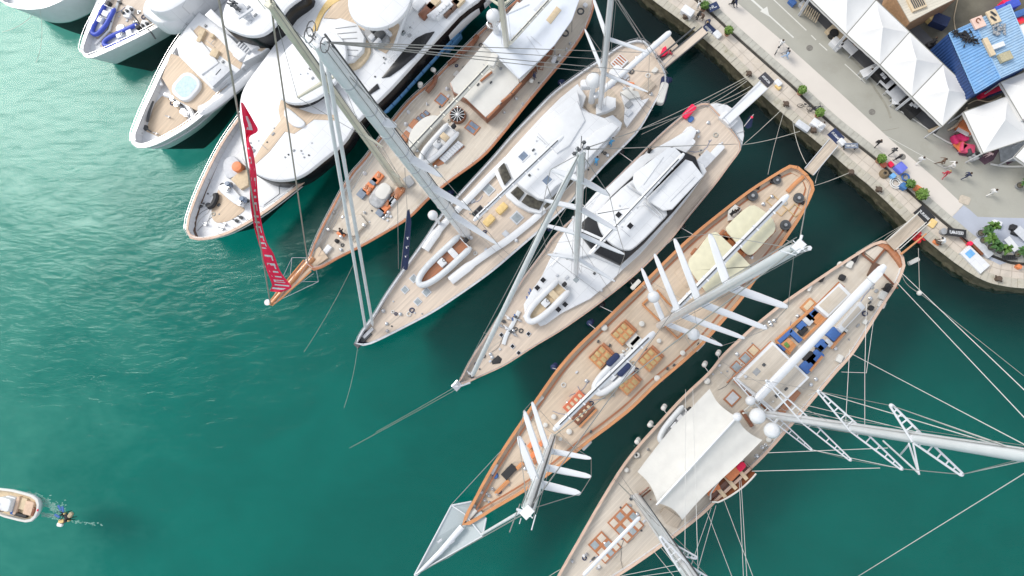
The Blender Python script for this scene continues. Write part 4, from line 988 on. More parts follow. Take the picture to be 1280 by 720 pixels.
# headstay cables and red banner
TOP = P(*(270,-20),40.0)
TACK = P(338,380,z+1.0)
wires(D,[((385,330,z+.6),(343,40,33.5)),((343,40,33.5),(338,-6,40))],'forestay',.07,mat('bronze_stay',(.30,.28,.24),.4))
wires(D,[((338,380,z+1),(272,-10,40))],'headstay',.075,mat('bronze_stay',(.3,.28,.24)))
wires(D,[((344,380,z+.8),(474,188,12)),((385,326,2.9),(440,215,3)),((398,320,2.9),(470,180,12)),((360,370,2.8),(468,190,6))],'stay',.03)
# red banner: a long narrow cloth hanging along the headstay
A_, B_ = P(338,380,z+1), P(272,-10,40)
def on_stay(py):
    lo,hi=0,1
    for _ in range(40):
        m_=(lo+hi)/2
        if proj(A_.lerp(B_,m_))[1]>py: lo=m_
        else: hi=m_
    return A_.lerp(B_,lo)
edge_pts=[(128,301,303.5),(150,303.5,317),(162,306,322),(172,307,311),(190,309,316.5),(217,312.5,320.5),(250,312.5,323),(281,317,327.5),(303,323,334),(316,327,342),(337,333,350),(350,338,360),(357,340,364),(364,337,351)]
rows=[]
for i,(ly,x0,x1) in enumerate(edge_pts):
    s_=on_stay(ly); zz=s_.z-.2
    rows.append([P(x0+(x1-x0)*t, ly+(x1-x0)*.1*t, zz+.35*math.sin(t*5+i*1.3)-.4*t) for t in (0,.25,.5,.75,1)])
rows=[cr([r[j] for r in rows],4) for j in range(5)]
c=rows[0][0]
bn=thing('banner','long red banner with white lettering hanging along the headstay of the classic yacht','flag',(rows[2][28].x,rows[2][28].y,rows[2][28].z))
q=MB(); q.grid([list(x) for x in zip(*rows)],.03); build(q,'cloth',RED,bn,True)
q=MB(); n=len(rows[0]); up=Vector((0,0,.05))
def patch(i0,i1,j0,j1):
    g=[]
    for i in (i0,(i0+i1)/2,i1):
        a=int(i); f=i-a; row=[]
        for j in (j0,(j0+j1)/2,j1):
            jj=int(j); fj=j-jj
            v00=rows[jj][a]; v01=rows[min(jj+1,4)][a]; v10=rows[jj][min(a+1,n-1)]; v11=rows[min(jj+1,4)][min(a+1,n-1)]
            row.append(v00.lerp(v01,fj).lerp(v10.lerp(v11,fj),f)+up)
        g.append(row)
    q.grid(g,.02)
patch(3,8,.2,2.6)
k=15.0; rnd=random.Random(9)
while k<44:
    t=rnd.choice('EIHCOL')
    if t in 'EH': patch(k,k+.35,.8,3.2); patch(k+1.0,k+1.35,.8,3.2)
    if t in 'IL': patch(k,k+.5,.8,3.3)
    if t in 'EO': patch(k,k+1.2,.8,1.2)
    if t in 'COL': patch(k,k+.35,.9,3); patch(k,k+1.3,2.8,3.2)
    if t=='H': patch(k,k+1.3,1.8,2.2)
    k+=rnd.choice((1.7,1.9,2.0)) if k<33 or k>36 else 2.6
patch(46.5,47.5,.6,3.6); patch(49,50,.3,3.2)
build(q,'lettering',WHITE2,bn)

fittings(D,[(400,330),(450,250),(500,270),(420,318)],z,16,51,'wcldv')
fittings(D,[(500,170),(560,110),(600,150),(540,230)],z,18,52,'wcldv')
fittings(D,[(650,130),(720,40),(735,30),(680,110)],z,14,53,'wclbdv')
fittings(D,[(575,105),(620,70),(645,100),(607,140)],z+1.5,5,54,'dvr')
fittings(D,[(560,85),(600,45),(610,60),(565,100)],z,9,55,'cbwl')
# ================================================================= white ketch E
E = make_boat('sailing_yacht', 'white two-masted sailing yacht with pale teak deck and grey tender on its foredeck', 'yacht',
    [(445,430),(450,417),(466,395),(483,367),(504,337),(528,304),(553,267),(584,232),(616,197),(641,168),(667,141),(693,115),(727,90),(754,72),(776,57),(800,50),(812,57)],
    [(445,430),(454,432),(470,427),(510,407),(540,391),(568,373),(613,341),(653,307),(690,275),(725,241),(754,209),(780,183),(800,161),(820,126),(832,104),(830,88),(820,68)],
    2.1, .5, .25, .16, mat('navy_hull_paint',(.012,.016,.03),.15,.05,2,coat=.7), LGREY, TEAK, WHITE2, bowover=.8, N=60, amid=.12)
z=E.z
pbox(E,(453,424),2.2,.7,.25,DGREY,'anchor_roller',ch=.08); pbox(E,(460,416),1.5,.4,.3,STEEL,'anchor_chain')
# raised coach-roof mouldings along both sides
for pts in ([(531,312),(545,292),(566,268),(590,244),(612,221),(634,199)], [(563,351),(585,334),(612,315),(635,300),(664,277),(680,262)]):
    q=MB(); P_=[P(*p,z+.25) for p in pts]; q.tube(cr(P_,4),[.55]*5+[.42]*(len(cr(P_,4))-5),8,(1,.6)); part(E,'deck_moulding',q,WHITE,None,True)
for px,s_,mm in (((611,237),1.1,HATCHG),((646,272),1.2,HATCHG),((590,250),.6,LGREY),((632,292),.65,LGREY),((517,348),.8,HATCHG),((506,362),.75,HATCHG),((533,365),.85,HATCHG),((522,377),.75,HATCHG)):
    hatch(E,px,s_,s_,z-.04,LGREY,mm)
hatch(E,(597,264),1.45,.65,z,DGREY,GLASS,2)
for px in ((627,260),(611,275)): pbox(E,px,1.35,.8,.5,YELLO,'ottoman',r=.15,ch=.1)
# trunk cabin: white lower band, dark panoramic windows, white roof
tr=[(617,213),(624,229),(633,246),(645,256),(660,264),(675,267),(688,257),(706,237),(738,205),(776,160),(778,153),(766,143),(750,149),(728,134),(733,120),(722,104),(700,122),(676,146),(640,185)]
ppoly(E,tr,z+.75,WHITE,'trunk_cabin',ch=.18)
win=[[e6(490,65),e6(540,18),e6(592,132),e6(542,186)],[e6(588,243),e6(640,195),e6(692,243),e6(650,300)],[e6(670,312),e6(712,255),e6(770,285),e6(836,312),e6(803,372),e6(730,350)]]
for wq in win:
    ppoly(E,wq,z+1.02,GLASSB,'front_window',z0=z+.7,ch=.1)
ppoly(E,[e6(835,345),e6(920,262),e6(1050,130),e6(1065,150),e6(940,285),e6(850,365)],z+.9,GLASSB,'side_window',z0=z+.7,ch=.02)
rf=[e6(555,20),e6(600,130),e6(650,190),e6(720,240),e6(790,290),e6(840,300),e6(930,200),(712,222),(738,197),(772,160),(757,147),(727,136),(722,112),(676,150),(643,190)]
ppoly(E,rf,z+1.65,ROOFW,'cabin_roof',z0=z+.7,ch=.35)
hatch(E,(654,195),1.2,.95,z+1.6,WHITE2,HATCHB); hatch(E,(684,225),1.2,.95,z+1.6,WHITE2,HATCHB)
ppoly(E,[(672,166),(690,148),(722,125),(732,150),(712,182),(696,192)],z+1.9,WHITE,'sprayhood',z0=z+1.5,ch=.3)
ppoly(E,[(690,215),(712,194),(745,162),(765,152),(774,158),(738,196),(706,228)],z+1.85,WHITE,'side_fairing',z0=z+1.5,ch=.2)
# cockpit
ppoly(E,[a5(385,460),a5(450,540),a5(480,520),a5(540,520),a5(565,585),a5(585,560),a5(575,470),a5(520,400),a5(440,400)],z+.12,TEAKG,'cockpit_floor',z0=z-.02,ch=.02)
ppoly(E,[a5(450,470),a5(450,515),a5(500,500),a5(540,480),a5(540,440),a5(500,430)],z+.9,WHITE,'mast_pod',ch=.12)
ppoly(E,[a5(560,410),a5(590,440),a5(640,425),a5(655,450),a5(690,440),a5(590,570),a5(575,545),a5(580,480)],z+.55,WHITE2,'cockpit_coaming',ch=.1)
for px,mm in ((a5(598,468),GREY),(a5(597,505),LGREY),(a5(520,465),LGREY)): pbox(E,px,.8,.6,.3,mm,'cockpit_table',z=z+.5,r=.1)
ppoly(E,[a5(585,400),a5(640,410),a5(650,435),a5(600,445),a5(560,415)],z+.9,OFFW,'helm_seat',ch=.1)
pbox(E,a5(555,280),1.6,1.3,.35,WHITE2,'companionway'); q=MB()
for i in range(5): q.box(P(*a5(538+i*8,296-i*9),z+.4),.14,1.0,z+.3,z+.42,E.ang,.01)
part(E,'companionway_steps',q,VARN)
pbox(E,a5(685,385),1.4,1.1,.3,TEAKG,'aft_hatch'); pbox(E,a5(605,375),.9,.35,.3,ORANGE,'life_buoy',r=.1,da=-1)
pbox(E,a5(540,320),1.6,1.2,1.0,WHITE,'instrument_pod',r=.4,ch=.2)
# stern platform with rail
ppoly(E,[(806,66),(817,52),(836,42),(852,62),(832,84),(824,92)],1.2,TEAK,'swim_platform',z0=.3,ch=.05)
ppoly(E,[a5(735,255),a5(750,215),a5(765,205),a5(775,235),a5(760,250)],1.7,RED,'folded_ensign',z0=1.2,ch=.1)
q=MB()
for a,b_ in (((700,230),(760,290)),((760,290),(800,250)),((690,220),(745,180)),((745,180),(790,150))):
    q.tube([P(*a5(*a),2.9),P(*a5(*b_),2.9)],.04,5); q.tube([P(*a5(*a),2.9),P(*a5(*a),2.9)-Vector((0,0,1.6))],.04,5)
part(E,'stern_rail',q,STEEL)
ppoly(E,[a5(700,240),a5(755,300),a5(790,275),a5(775,255),a5(745,250)],1.5,DGREY,'stern_gear',z0=1.1,ch=.1)
q=MB(); q.rbox(P(*a5(755,395),2.0),3.0,1.0,1.0,2.0,E.ang+.6,.4,.3); part(E,'fender_cover',q,NAVY,None,True)
q=MB(); q.rbox(P(*a5(750,415),2.3),2.6,.9,1.6,2.3,E.ang+.5,.35,.25); part(E,'life_raft',q,OFFW,None,True)
q=MB(); a=P(828,82,2.2); b_=P(881,38,2.1); d=(b_-a).normalized(); s_=Vector((-d.y,d.x,0))
q.prism([a+s_*.45,b_+s_*.45,b_-s_*.45,a-s_*.45],2.05,2.2,.02); part(E,'gangway',q,TEAK)
q=MB()
for k in (-.5,.5): q.tube([a+s_*k+Vector((0,0,.1)),b_+s_*k+Vector((0,0,.1))],.07,5)
q.tube([a+s_*1.0+Vector((0,0,.1)),a.lerp(b_,.9)+s_*1.0+Vector((0,0,.1))],.1,5)
part(E,'gangway_rail',q,DGREY)
EM=mast(E,(582,292),(397,52),.58,.46,MASTG,spreaders=[((474,148),(496,158),(455,133)),((504,196),(553,221),(497,170)),((531,234),(589,263),(518,205)),((557,268),(623,306),(545,240))],w=(.62,.24),sm=MASTW)
ESUB=mast(E,(750,136),(765,-12),.3,.22,MASTW,ztop=33,spreaders=[((757,92),(731,36),(810,115)),((761,48),(741,-4),(812,66))],w=(.36,.18),name='mizzen_mast')
# masthead gear in frame: cage rings on struts
q=MB()
for px in ((389,36),(386,44),(406,56)): 
    c=P(*px,EM.b.z+.4); q=MB(); q.tube([c+Vector((.22*math.cos(k*.7),.4*math.sin(k*.7),0)) for k in range(10)],.03,4); q.tube([c,EM.b],.025,4); part(E,'masthead_ring',q,DGREY,EM.o)
for k in range(10): 
    q=MB(); c=EM.a.lerp(EM.b,.55+.045*k); q.box(c,.2,.2,c.z+.3,c.z+.45,.4,.02); part(E,'mast_fitting',q,DGREY,EM.o)
for k in range(9):
    c=EM.a.lerp(EM.b,.22+.085*k); q=MB(); q.tube([c-(EM.b-EM.a).normalized()*.08,c+(EM.b-EM.a).normalized()*.08],.62-.016*k,12); part(E,'mast_band',q,LGREY,EM.o,True)
    if k%2==0:
        q=MB(); q.rbox(c+Vector((.1,.25,0)),.35,.3,c.z+.3,c.z+.62,.7,.08,.03); part(E,'mast_vent',q,DGREY,EM.o)
# twin furled headsails
for (x0,y0),(x1,y1),nm in (((457,411),(399,66),'furled_jib'),((466,407),(407,70),'furled_genoa')):
    q=MB(); a=P(x0,y0,z+.6); b_=near((x1,y1),EM.a+(EM.b-EM.a)*.98); b_=P(x1,y1,EM.b.z-1.5); q.tube([a,a.lerp(b_,.02),a.lerp(b_,.97),b_],[.06,.15,.12,.04],8); part(E,nm,q,SAILW,None,True)
boom(E,(592,276),(704,170),z+3.2,.26,MASTW); boom(E,(743,122),(838,40),z+3.2,.34,MASTW,name='mizzen_boom',slot=False)
q=MB(); c=P(742,101,z+6); q.ball((c.x,c.y,z+6),.85); q.cyl(c,.4,z+.7,z+5.3,10,.25); part(E,'radome',q,WHITE,None,True)
q=MB(); c=P(733,103,z+3); q.rbox(c,1.3,.9,z+2,z+2.9,0,.3,.2); part(E,'life_raft',q,WHITE,None,True)
small_deck_gear(E,[e6(270,575),e6(290,580),e6(630,600),e6(800,30),a4(510,300),a4(235,565),a4(250,640),a5(660,640),a5(700,420),a5(455,590),a5(530,370),(800,70),(785,110)],5)
wires(E,[(EM.b,(812,66,3)),(EM.b,(833,92,3)),(EM.b,(754,74,3)),((765,-12,33),(808,60,3)),((765,-12,33),(835,92,3)),(EM.b,(757,92,14))],'backstay',.03)
rib('tender','grey inflatable tender with brown floor on the white ketch foredeck',(522,358),(582,302),z,2.6,TUBEG,VARN,'dinghy',None,tr=.36)
q=MB(); c=P(541,269,z+4); q.ball((c.x,c.y,z+4),.55); q.cyl(c,.2,z,z+3.6,8); part(E,'radome',q,WHITE,None,True)
# navy flag on a line at its port bow
A_,B_=P(501,338,2.6),P(509,262,9.5); fl=thing('flag','narrow navy flag with white marks hanging by the bow of the white ketch','flag',tuple(A_.lerp(B_,.6)))
q=MB(); rr=[]
for t_,wd in ((.02,.9),(.2,.95),(.4,.8),(.6,.75),(.8,.7),(1,.25)):
    s_=A_.lerp(B_,t_); rr.append([s_+Vector((wd*k*(.8),.12*math.sin(k*6+t_*9),-.1*k)) for k in (0,.33,.66,1)])
q.grid(rr,.02); build(q,'cloth',NAVY,fl,True)
q=MB()
for t_ in (.25,.4,.55): 
    s_=A_.lerp(B_,t_)+Vector((.35,0,.06)); q.box(s_,.1,.3,s_.z,s_.z+.02,.4); q.box(s_+Vector((.15,.1,0)),.25,.07,s_.z,s_.z+.02,.2)
build(q,'lettering',WHITE2,fl)
q=MB(); q.tube([P(501,340,2.4),A_,B_,P(506,210,22)],.03,5); q.tube([P(498,336,2.4),P(497,250,14)],.03,5); part(E,'flag_halyard',q,WIRE)

fittings(E,[(470,410),(500,350),(540,390),(490,415)],z,14,61,'wcldv')
fittings(E,[(540,290),(600,220),(650,290),(570,350)],z,14,62,'cldv')
fittings(E,[(640,215),(676,150),(715,130),(665,240)],z+1.65,10,63,'dvr')
fittings(E,[(690,240),(760,170),(790,165),(700,262)],z,10,64,'wcld'); fittings(E,[(745,95),(800,60),(825,90),(790,140)],z,16,65,'wcldbv')
# ================================================================= white sloop F
F = make_boat('sailing_yacht', 'white single-masted sailing yacht with dark wraparound windows and round white stern platform', 'yacht',
    [(571,481),(577,470),(588,449),(600,431),(616,407),(632,380),(655,346),(679,314),(693,294),(727,263),(763,230),(804,189),(831,163),(859,140),(875,130),(885,129)],
    [(571,481),(582,479),(602,470),(632,456),(668,433),(706,410),(756,374),(800,338),(838,300),(860,272),(892,233),(912,206),(924,190),(926,182),(920,170),(905,150)],
    2.0, .5, .22, .16, mat('white_hull_paint',(.7,.71,.72),.15,.04,2,coat=.6), mat('pale_brown_rail',(.52,.36,.27),.4,.1,2), TEAK, WHITE2, bowover=.8, N=60, amid=.12)
z=F.z
# raised white foredeck superstructure
ppoly(F,[a7(500,0),a7(470,60),a7(420,165),a7(375,230),a7(340,290),a7(345,330),a7(335,345),a7(375,378),a7(400,372),a7(415,388),a7(440,380),a7(510,330),a7(640,265),a7(730,190),a7(790,130),(800,318),(842,270),(800,225),(745,240),(715,275)],z+.35,ROOFW,'foredeck_moulding',ch=.12)
ppoly(F,[a6(480,560),a6(545,520),a6(600,440),a6(680,300),(800,195),(842,172),(862,160),(872,162),(868,172),(850,190),(880,205),(884,214),(858,250),(835,278),a6(850,520),a6(775,625),a6(640,570),a6(560,590)],z+.95,WHITE,'trunk_cabin',z0=z+.3,ch=.25)
# glass ring and roof
gl_=[a6(595,430),a6(635,390),a6(665,385),a6(740,300),a6(830,215),a6(900,150),a6(1010,80),(870,195),a6(1150,215),a6(1020,370),a6(880,520),a6(775,615),a6(660,560),a6(605,490)]
ppoly(F,gl_,z+1.7,GLASS,'wraparound_window',z0=z+.9,ch=.35)
for a,b_ in (((590,455),(690,500)),((640,560),(720,480)),((600,430),(560,400))):
    q=MB(); q.tube([P(*a6(*a),z+1.5),P(*a6(*b_),z+1.9)],.16,6); part(F,'window_frame',q,WHITE)
ppoly(F,[a6(665,388),a6(680,365),a6(830,232),a6(900,250),a6(985,370),a6(960,420),a6(850,530),a6(800,550),a6(740,525),a6(690,470)],z+2.1,ROOFW,'cabin_roof',z0=z+1.5,ch=.3,k=3)
ppoly(F,[a6(835,205),a6(985,90),a6(1020,85),a6(1062,125),a6(880,305),a6(850,280),a6(832,240)],z+3.1,ROOFW,'sun_awning',z0=z+2.85,ch=.15,label='white awning on port side')
ppoly(F,[a6(895,315),a6(1070,140),a6(1100,150),a6(1150,215),a6(1010,365),a6(970,372),a6(905,330)],z+3.1,ROOFW,'sun_awning',z0=z+2.85,ch=.15,label='white awning on starboard side')
for i in range(3):
    q=MB(); q.tube([P(*a6(1000-60*i,330-75*i*.3-15*i),z+3.14),P(*a6(1110-70*i,220-45*i),z+3.14)],.03,4); part(F,'awning_seam',q,LGREY)
hatch(F,a6(768,390),.75,.7,z+2.05,WHITE2,GLASS); hatch(F,a6(820,440),.75,.7,z+2.05,WHITE2,GLASS)
for a,b_ in (((805,260),(870,300)),((895,325),(965,395)),((880,335),(950,400)),((820,250),(880,290))):
    q=MB(); q.tube([P(*a6(*a),z+2.4),P(*a6(*b_),z+2.4)],.09,5); part(F,'grab_rail',q,LGREY)
# cockpit and stern
ppoly(F,[a5(750,700),a5(800,640),a5(860,570),a5(880,565),a5(900,580),a5(890,620),a5(860,670),a5(830,640),a5(790,690)],z+.7,WHITE,'helm_console',ch=.15)
pbox(F,a5(855,650),2.0,1.2,.9,WHITE2,'helm_seat',r=.2); pbox(F,a5(945,715),1.7,1.3,.7,LGREY,'cockpit_table'); pbox(F,a8(400,50),3.2,.8,.6,WHITE,'cockpit_bench',r=.2)
pbox(F,a8(355,75),2.0,.9,.5,GREY,'cockpit_cushion'); pbox(F,a5(840,665),2.4,.25,.6,VARNB,'coaming_trim')
ppoly(F,[a5(945,470),a5(985,460),a5(1040,470),a5(1085,500),a5(1112,550),a5(1118,610),a5(1108,655),a5(1080,600),a5(1020,530)],1.5,WHITE,'stern_platform',z0=.4,ch=.15)
q=MB()
for a,b_ in (((1020,540),(1110,640)),((1060,580),(1085,500)),((1085,600),(1118,590))): q.tube([P(*a5(*a),1.55),P(*a5(*b_),1.55)],.04,4)
part(F,'platform_seam',q,GREY)
pbox(F,a5(870,500),1.8,.7,.3,RED,'folded_ensign',z=z+.2,r=.2); pbox(F,a5(878,535),.7,.5,.25,BLUEC,'bucket',r=.2)
q=MB(); a=P(*a5(1030,550),2.4); b_=P(955,106,2.6); d=(b_-a).normalized(); s_=Vector((-d.y,d.x,0))
q.prism([a+s_*.5,b_+s_*.62,b_-s_*.62,a-s_*.5],2.3,2.55,.08); q.prism([a+s_*.9,a+d*1.2+s_*.9,a+d*1.2-s_*.9,a-s_*.9],1.4,2.3,.08); part(F,'gangway',q,WHITE)
q=MB(); q.tube([a+s_*.48+Vector((0,0,.2)),b_+s_*.6+Vector((0,0,.2))],.05,4); q.tube([a-s_*.48+Vector((0,0,.2)),b_-s_*.6+Vector((0,0,.2))],.05,4); part(F,'gangway_rail',q,LGREY)
# foredeck
for px in (a7(428,180),a7(402,215),a7(527,290),a7(497,313)): hatch(F,px,.65,.65,z+.3,WHITE2,GLASS)
for px in (a7(362,422),a7(290,478),a7(240,427),a7(318,508)): hatch(F,px,.45,.45,z,LGREY,GLASS)
ppoly(F,[a7(195,545),a7(225,518),a7(243,535),a7(235,555),a7(200,560)],z+.05,BLACK,'anchor_well',ch=.02)
for k,px in enumerate([a7(250,365),a7(238,385),a7(262,395),a7(285,410),a7(300,425),a7(270,350),a7(305,345),a7(320,360),a7(95,600),a7(105,615)]): 
    q=MB(); c=P(*px,z+.4); q.cyl(c,.22,z,z+.35,9,.14); q.tube([c+Vector((-.3,.15*(k%3),.1)),c+Vector((.3,-.2,.1))],.06,5); part(F,'foredeck_fitting',q,(DGREY,STEEL,WHITE2)[k%3],None,True)
q=MB(); q.tube(cr([P(*p,z+.12) for p in (a7(320,320),a7(290,380),a7(262,430),a7(250,470))],3),[.25]*10,6,(1,.5)); part(F,'sail_bag_strip',q,TUBEG,None,True)
q=MB()
for px in (a7(365,240),a7(355,260),a7(300,340),a7(290,355),a7(370,225)): q.box(P(*px,z+.3),.35,.12,z,z+.3,F.ang+1)
part(F,'lettering',q,BLUEC)
small_deck_gear(F,[a8(105,40),a6(900,110),a6(780,330),a6(545,680),a7(690,225),a5(685,690),a5(950,700),a5(930,470),a5(870,510)],6)
q=MB(); q.tube([P(569,484,2.6),P(577,482,2.7),P(588,478,2.7)],.12,6); q.box(P(571,482,2.6),1.0,.9,2.3,2.6,F.ang,.1); part(F,'bow_roller',q,STEEL)
FM=mast(F,(720,343),(727,187),.30,.22,MASTG,spreaders=[((726.5,224),(762,244),(688,212)),((725,260),(772,288),(680,250)),((723,292),(781,318),(676,280)),((721,322),(769,352),(684,318))],w=(.40,.2),sm=MASTW)
q=MB()
for px in ((722,186),(735,185),(730,178),(718,192)): 
    c=P(*px,FM.b.z+.5); q.tube([FM.b,c],.03,4); q.ball(tuple(c),.12,nu=6,nv=4)
q.tube([P(726,188,FM.b.z+.2),P(727,170,FM.b.z+.4)],.03,4)
part(F,'masthead_gear',q,DGREY,FM.o)
boom(F,(737,318),(855,192),z+3.8,.24,MASTG,slot=True)
q=MB(); a=P(590,470,z+.7); b_=P(724,192,FM.b.z-1); q.tube([a,a.lerp(b_,.02),a.lerp(b_,.96),b_],[.1,.26,.17,.05],9); part(F,'furled_genoa',q,SAILW,None,True)
wires(F,[(FM.b,(571,481,2.6)),((684,233,30),(726,340,3)),(FM.b,(887,132,2.5)),(FM.b,(922,180,2.5)),((727,230,30),(600,430,3))],'stay',.03)
rib('tender','white tender with cream seats stowed on the single-masted yacht foredeck',a7(352,372),a7(520,205),z+.3,2.4,WHITE,BEIGE,'dinghy',None,tr=.36,seatm=BEIGE)
q=MB()
for sgn in (1,-1): q.tube([P(*a7(420+ (60 if sgn<0 else 0),360-(0 if sgn<0 else 130)),z+1.2),P(*a7(500+(40 if sgn<0 else -20),270-(0 if sgn<0 else 100)),z+1.2)],.05,4)
fittings(F,[(585,465),(640,390),(665,420),(600,468)],z,14,71,'wcldv')
fittings(F,[(690,300),(715,310),(760,340),(690,380)],z+.35,12,72,'dvrh')
fittings(F,[(840,200),(880,140),(915,180),(870,230)],z,14,73,'wcldv')
fittings(F,[(750,265),(785,235),(820,270),(785,308)],z+2.1,6,74,'dvr'); fittings(F,[(720,275),(790,205),(800,212),(730,265)],z,8,75,'wcl')
# ================================================================= schooner G
G = make_boat('schooner', 'two-masted schooner with bright orange varnished rail, peach deck and wide white spreaders', 'sailing ship',
    [(577,657),(583,641),(592,625),(604,602),(619,576),(636,549),(653,524),(676,490),(699,458),(722,432),(742,413),(777,379),(808,349),(836,321),(864,295),(893,271),(936,238),(969,217),(984,208),(990,206),(997,208)],
    [(577,657),(586,656),(600,648),(617,637),(656,614),(696,586),(733,555),(760,535),(790,511),(819,483),(852,455),(880,429),(903,403),(926,376),(948,345),(966,321),(981,301),(1000,273),(1012,250),(1018,233),(1010,219)],
    2.3, .5, .5, .27, mat('white_schooner_hull',(.66,.67,.68),.2,.05,2,coat=.4), VARNO, TEAKP, PEACHR, bowover=.8, N=64, amid=.12, sternover=.5, rail=False)
z=G.z
q=MB()
for a_ in [G.inset(.6)]:
    for side_ in a_: q.grid([[p+Vector((0,0,-.47)) for p in side_],[p+Vector((0,0,-.46))+((a_[0][i]+a_[1][i])/2-p).normalized()*.2 for i,p in enumerate(side_)]])
part(G,'waterway_plank',q,VARN)
# stern details
q=MB(); q.tube([P(*p,z+.12) for p in (a8(735,215),a8(770,178),a8(808,145))],.26,6,(1,.4)); part(G,'deck_strip',q,VARNO)
for px,r in ((a8(582,230),.58),(a8(692,160),.45),(a8(790,240),.56),(a8(730,362),.56)):
    c=P(*px,z+.6); q=MB(); q.cyl(c,r*.9,z,z+.3,18,r*.8); q.cyl(c,r,z+.3,z+.4,18); q.cyl(c,r*.55,z+.4,z+.5,14,r*.5); o=part(G,'capstan',q,DGREY,None,True)
    q=MB(); q.cyl(c,r*.3,z+.49,z+.53,12); part(G,'capstan_cap',q,GREY,o)
for px in (a8(605,195),a8(700,145),a8(805,262),a8(745,385),a8(668,168)): pbox(G,px,.35,.3,.3,BLACK,'cleat',da=.4)
for px,da in ((a8(670,255),.8),(a8(770,298),.8),(a8(705,295),0)):
    c=P(*px,z+.1); q=MB(); L_=.9
    for k in range(4):
        a_=G.ang+k*math.pi/2; v=Vector((math.cos(a_),math.sin(a_),0))*.5; u_=Vector((-v.y,v.x,0)); q.tube([c+v+u_,c+v-u_],.05,4)
    part(G,'flush_hatch_frame',q,mat('gold_frame',(.6,.42,.2),.4))
aw1=[(937,257),(953,262),(967,275),(969,288),(960,298),(942,317),(932,316),(916,298),(908,288),(911,280)]
aw2=[(893,290),(902,295),(938,331),(936,335),(914,350),(889,368),(876,356),(860,330),(872,312),(884,296)]
ppoly(G,[(p[0]+1,p[1]+1) for p in aw1],z+.9,VARN,'deckhouse',ch=.05); ppoly(G,[(p[0]+1,p[1]+1) for p in aw2],z+.9,VARN,'deckhouse',ch=.05)
ppoly(G,aw1,z+2.35,CREAM,'awning',z0=z+2.2,ch=.1,k=3,label='aft cream canvas awning'); ppoly(G,aw2,z+2.35,CREAM,'awning',z0=z+2.2,ch=.1,k=3,label='forward cream canvas awning')
for A_ in (aw1,aw2):
    q=MB()
    for p in A_[::2]:
        c=P(*p,z+2.3); q.tube([c,c-Vector((0,0,2.35))],.05,5)
    part(G,'awning_pole',q,STEEL)
for px,L_,W_ in ((a8(455,410),.8,1.2),(a8(470,435),.5,1.6),(a8(520,490),.6,1.4),(a8(350,460),2.2,.4),(a8(320,485),.8,.6),(a8(500,470),.4,.6)):
    pbox(G,px,L_,W_,.55,VARN,'deck_seat',r=.15,da=.1)
ppoly(G,[a8(470,300),a8(500,270),a8(530,290),a8(500,340),a8(470,345)],z+.5,OFFW,'helm_seat',ch=.1)
# long coaming lines
for a,b_ in (((1005,300),(940,225)),((875,290),(1035,445)),((875,290),(905,262)),((1035,445),(1060,415))):
    q=MB(); q.tube([P(*a7(*a),z+.2),P(*a7(*b_),z+.2)],.13,5); part(G,'coaming_strip',q,VARNO)
for a,b_ in (((250,550),(170,615)),((140,540),(255,480))):
    pass
ppoly(G,[(843,340),(870,320),(884,336),(858,360)],z+.08,TEAKP,'flush_deckhouse',ch=.02)
# four skylight crates
def skylight(px):
    c=P(*px,z+.8); q=MB(); q.box(c,2.0,1.75,z,z+.55,G.ang,.08); o=part(G,'skylight',q,VARNO)
    u=Vector((math.cos(G.ang),math.sin(G.ang),0)); v=Vector((-u.y,u.x,0)); q=MB()
    for i in (-1,0,1):
        for j in (-1,1): q.rbox(c+u*i*.6+v*j*.42,.44,.62,z+.5,z+.66,G.ang,.1,.06)
    part(G,'pad',q,mat('tan_pad',(.50,.36,.17),.8,.15,3),o,True)
    q=MB(); q.box(c+v*.0-u*1.2,.35,1.7,z,z+.35,G.ang,.06); q.tube([c-v*.87-u*.9+Vector((0,0,-.2)),c-v*.87+u*.9+Vector((0,0,-.2))],.09,6); part(G,'bench_rail',q,VARN,o)
for px in (d4(500,132),d4(400,238),d4(622,250),d4(522,356)): skylight(px)
for px,mm in ((d4(280,440),mat('red_brown_bench',(.58,.16,.08),.4,.1,3)),(d4(320,492),VARNB)):
    c=P(*px,z+.7); q=MB(); q.box(c,2.6,.95,z,z+.5,G.ang,.06); o=part(G,'deck_bench',q,mm); q=MB(); u=Vector((math.cos(G.ang),math.sin(G.ang),0))
    for i in range(4): q.rbox(c+u*(i-1.5)*.58,.3,.45,z+.45,z+.56,G.ang,.08,.03)
    part(G,'bench_pad',q,BEIGE,o)
    q=MB(); q.box(c+Vector((-u.y,u.x,0))*.75,2.6,.25,z,z+.3,G.ang,.03); part(G,'bench_step',q,VARNO,o)
for px,r in ((d4(415,105),.42),(d4(585,88),.36),(d4(663,165),.3),(d4(770,220),.33),(d4(655,335),.4),(d4(188,508),.33),(d4(150,545),.3),(d4(257,575),.36),(d4(218,608),.26),(a7(820,270),.33),(a7(790,500),.2)): mushroom(G,px,r)
for px in (d4(605,205),d4(440,185),d4(388,168),d4(800,150),d4(700,290),d4(680,345),d4(355,575),d4(730,275),d4(840,180)): pbox(G,px,.3,.2,.25,DGREY,'cleat',da=.3)
for px in (d4(845,190),d4(335,635),d4(120,435),d4(555,165),a7(845,200),a7(815,505)): pbox(G,px,1.3,.45,.3,OFFW,'deck_locker',r=.1)
pbox(G,a7(835,455),1.6,1.1,.3,OFFW,'sun_cushion')
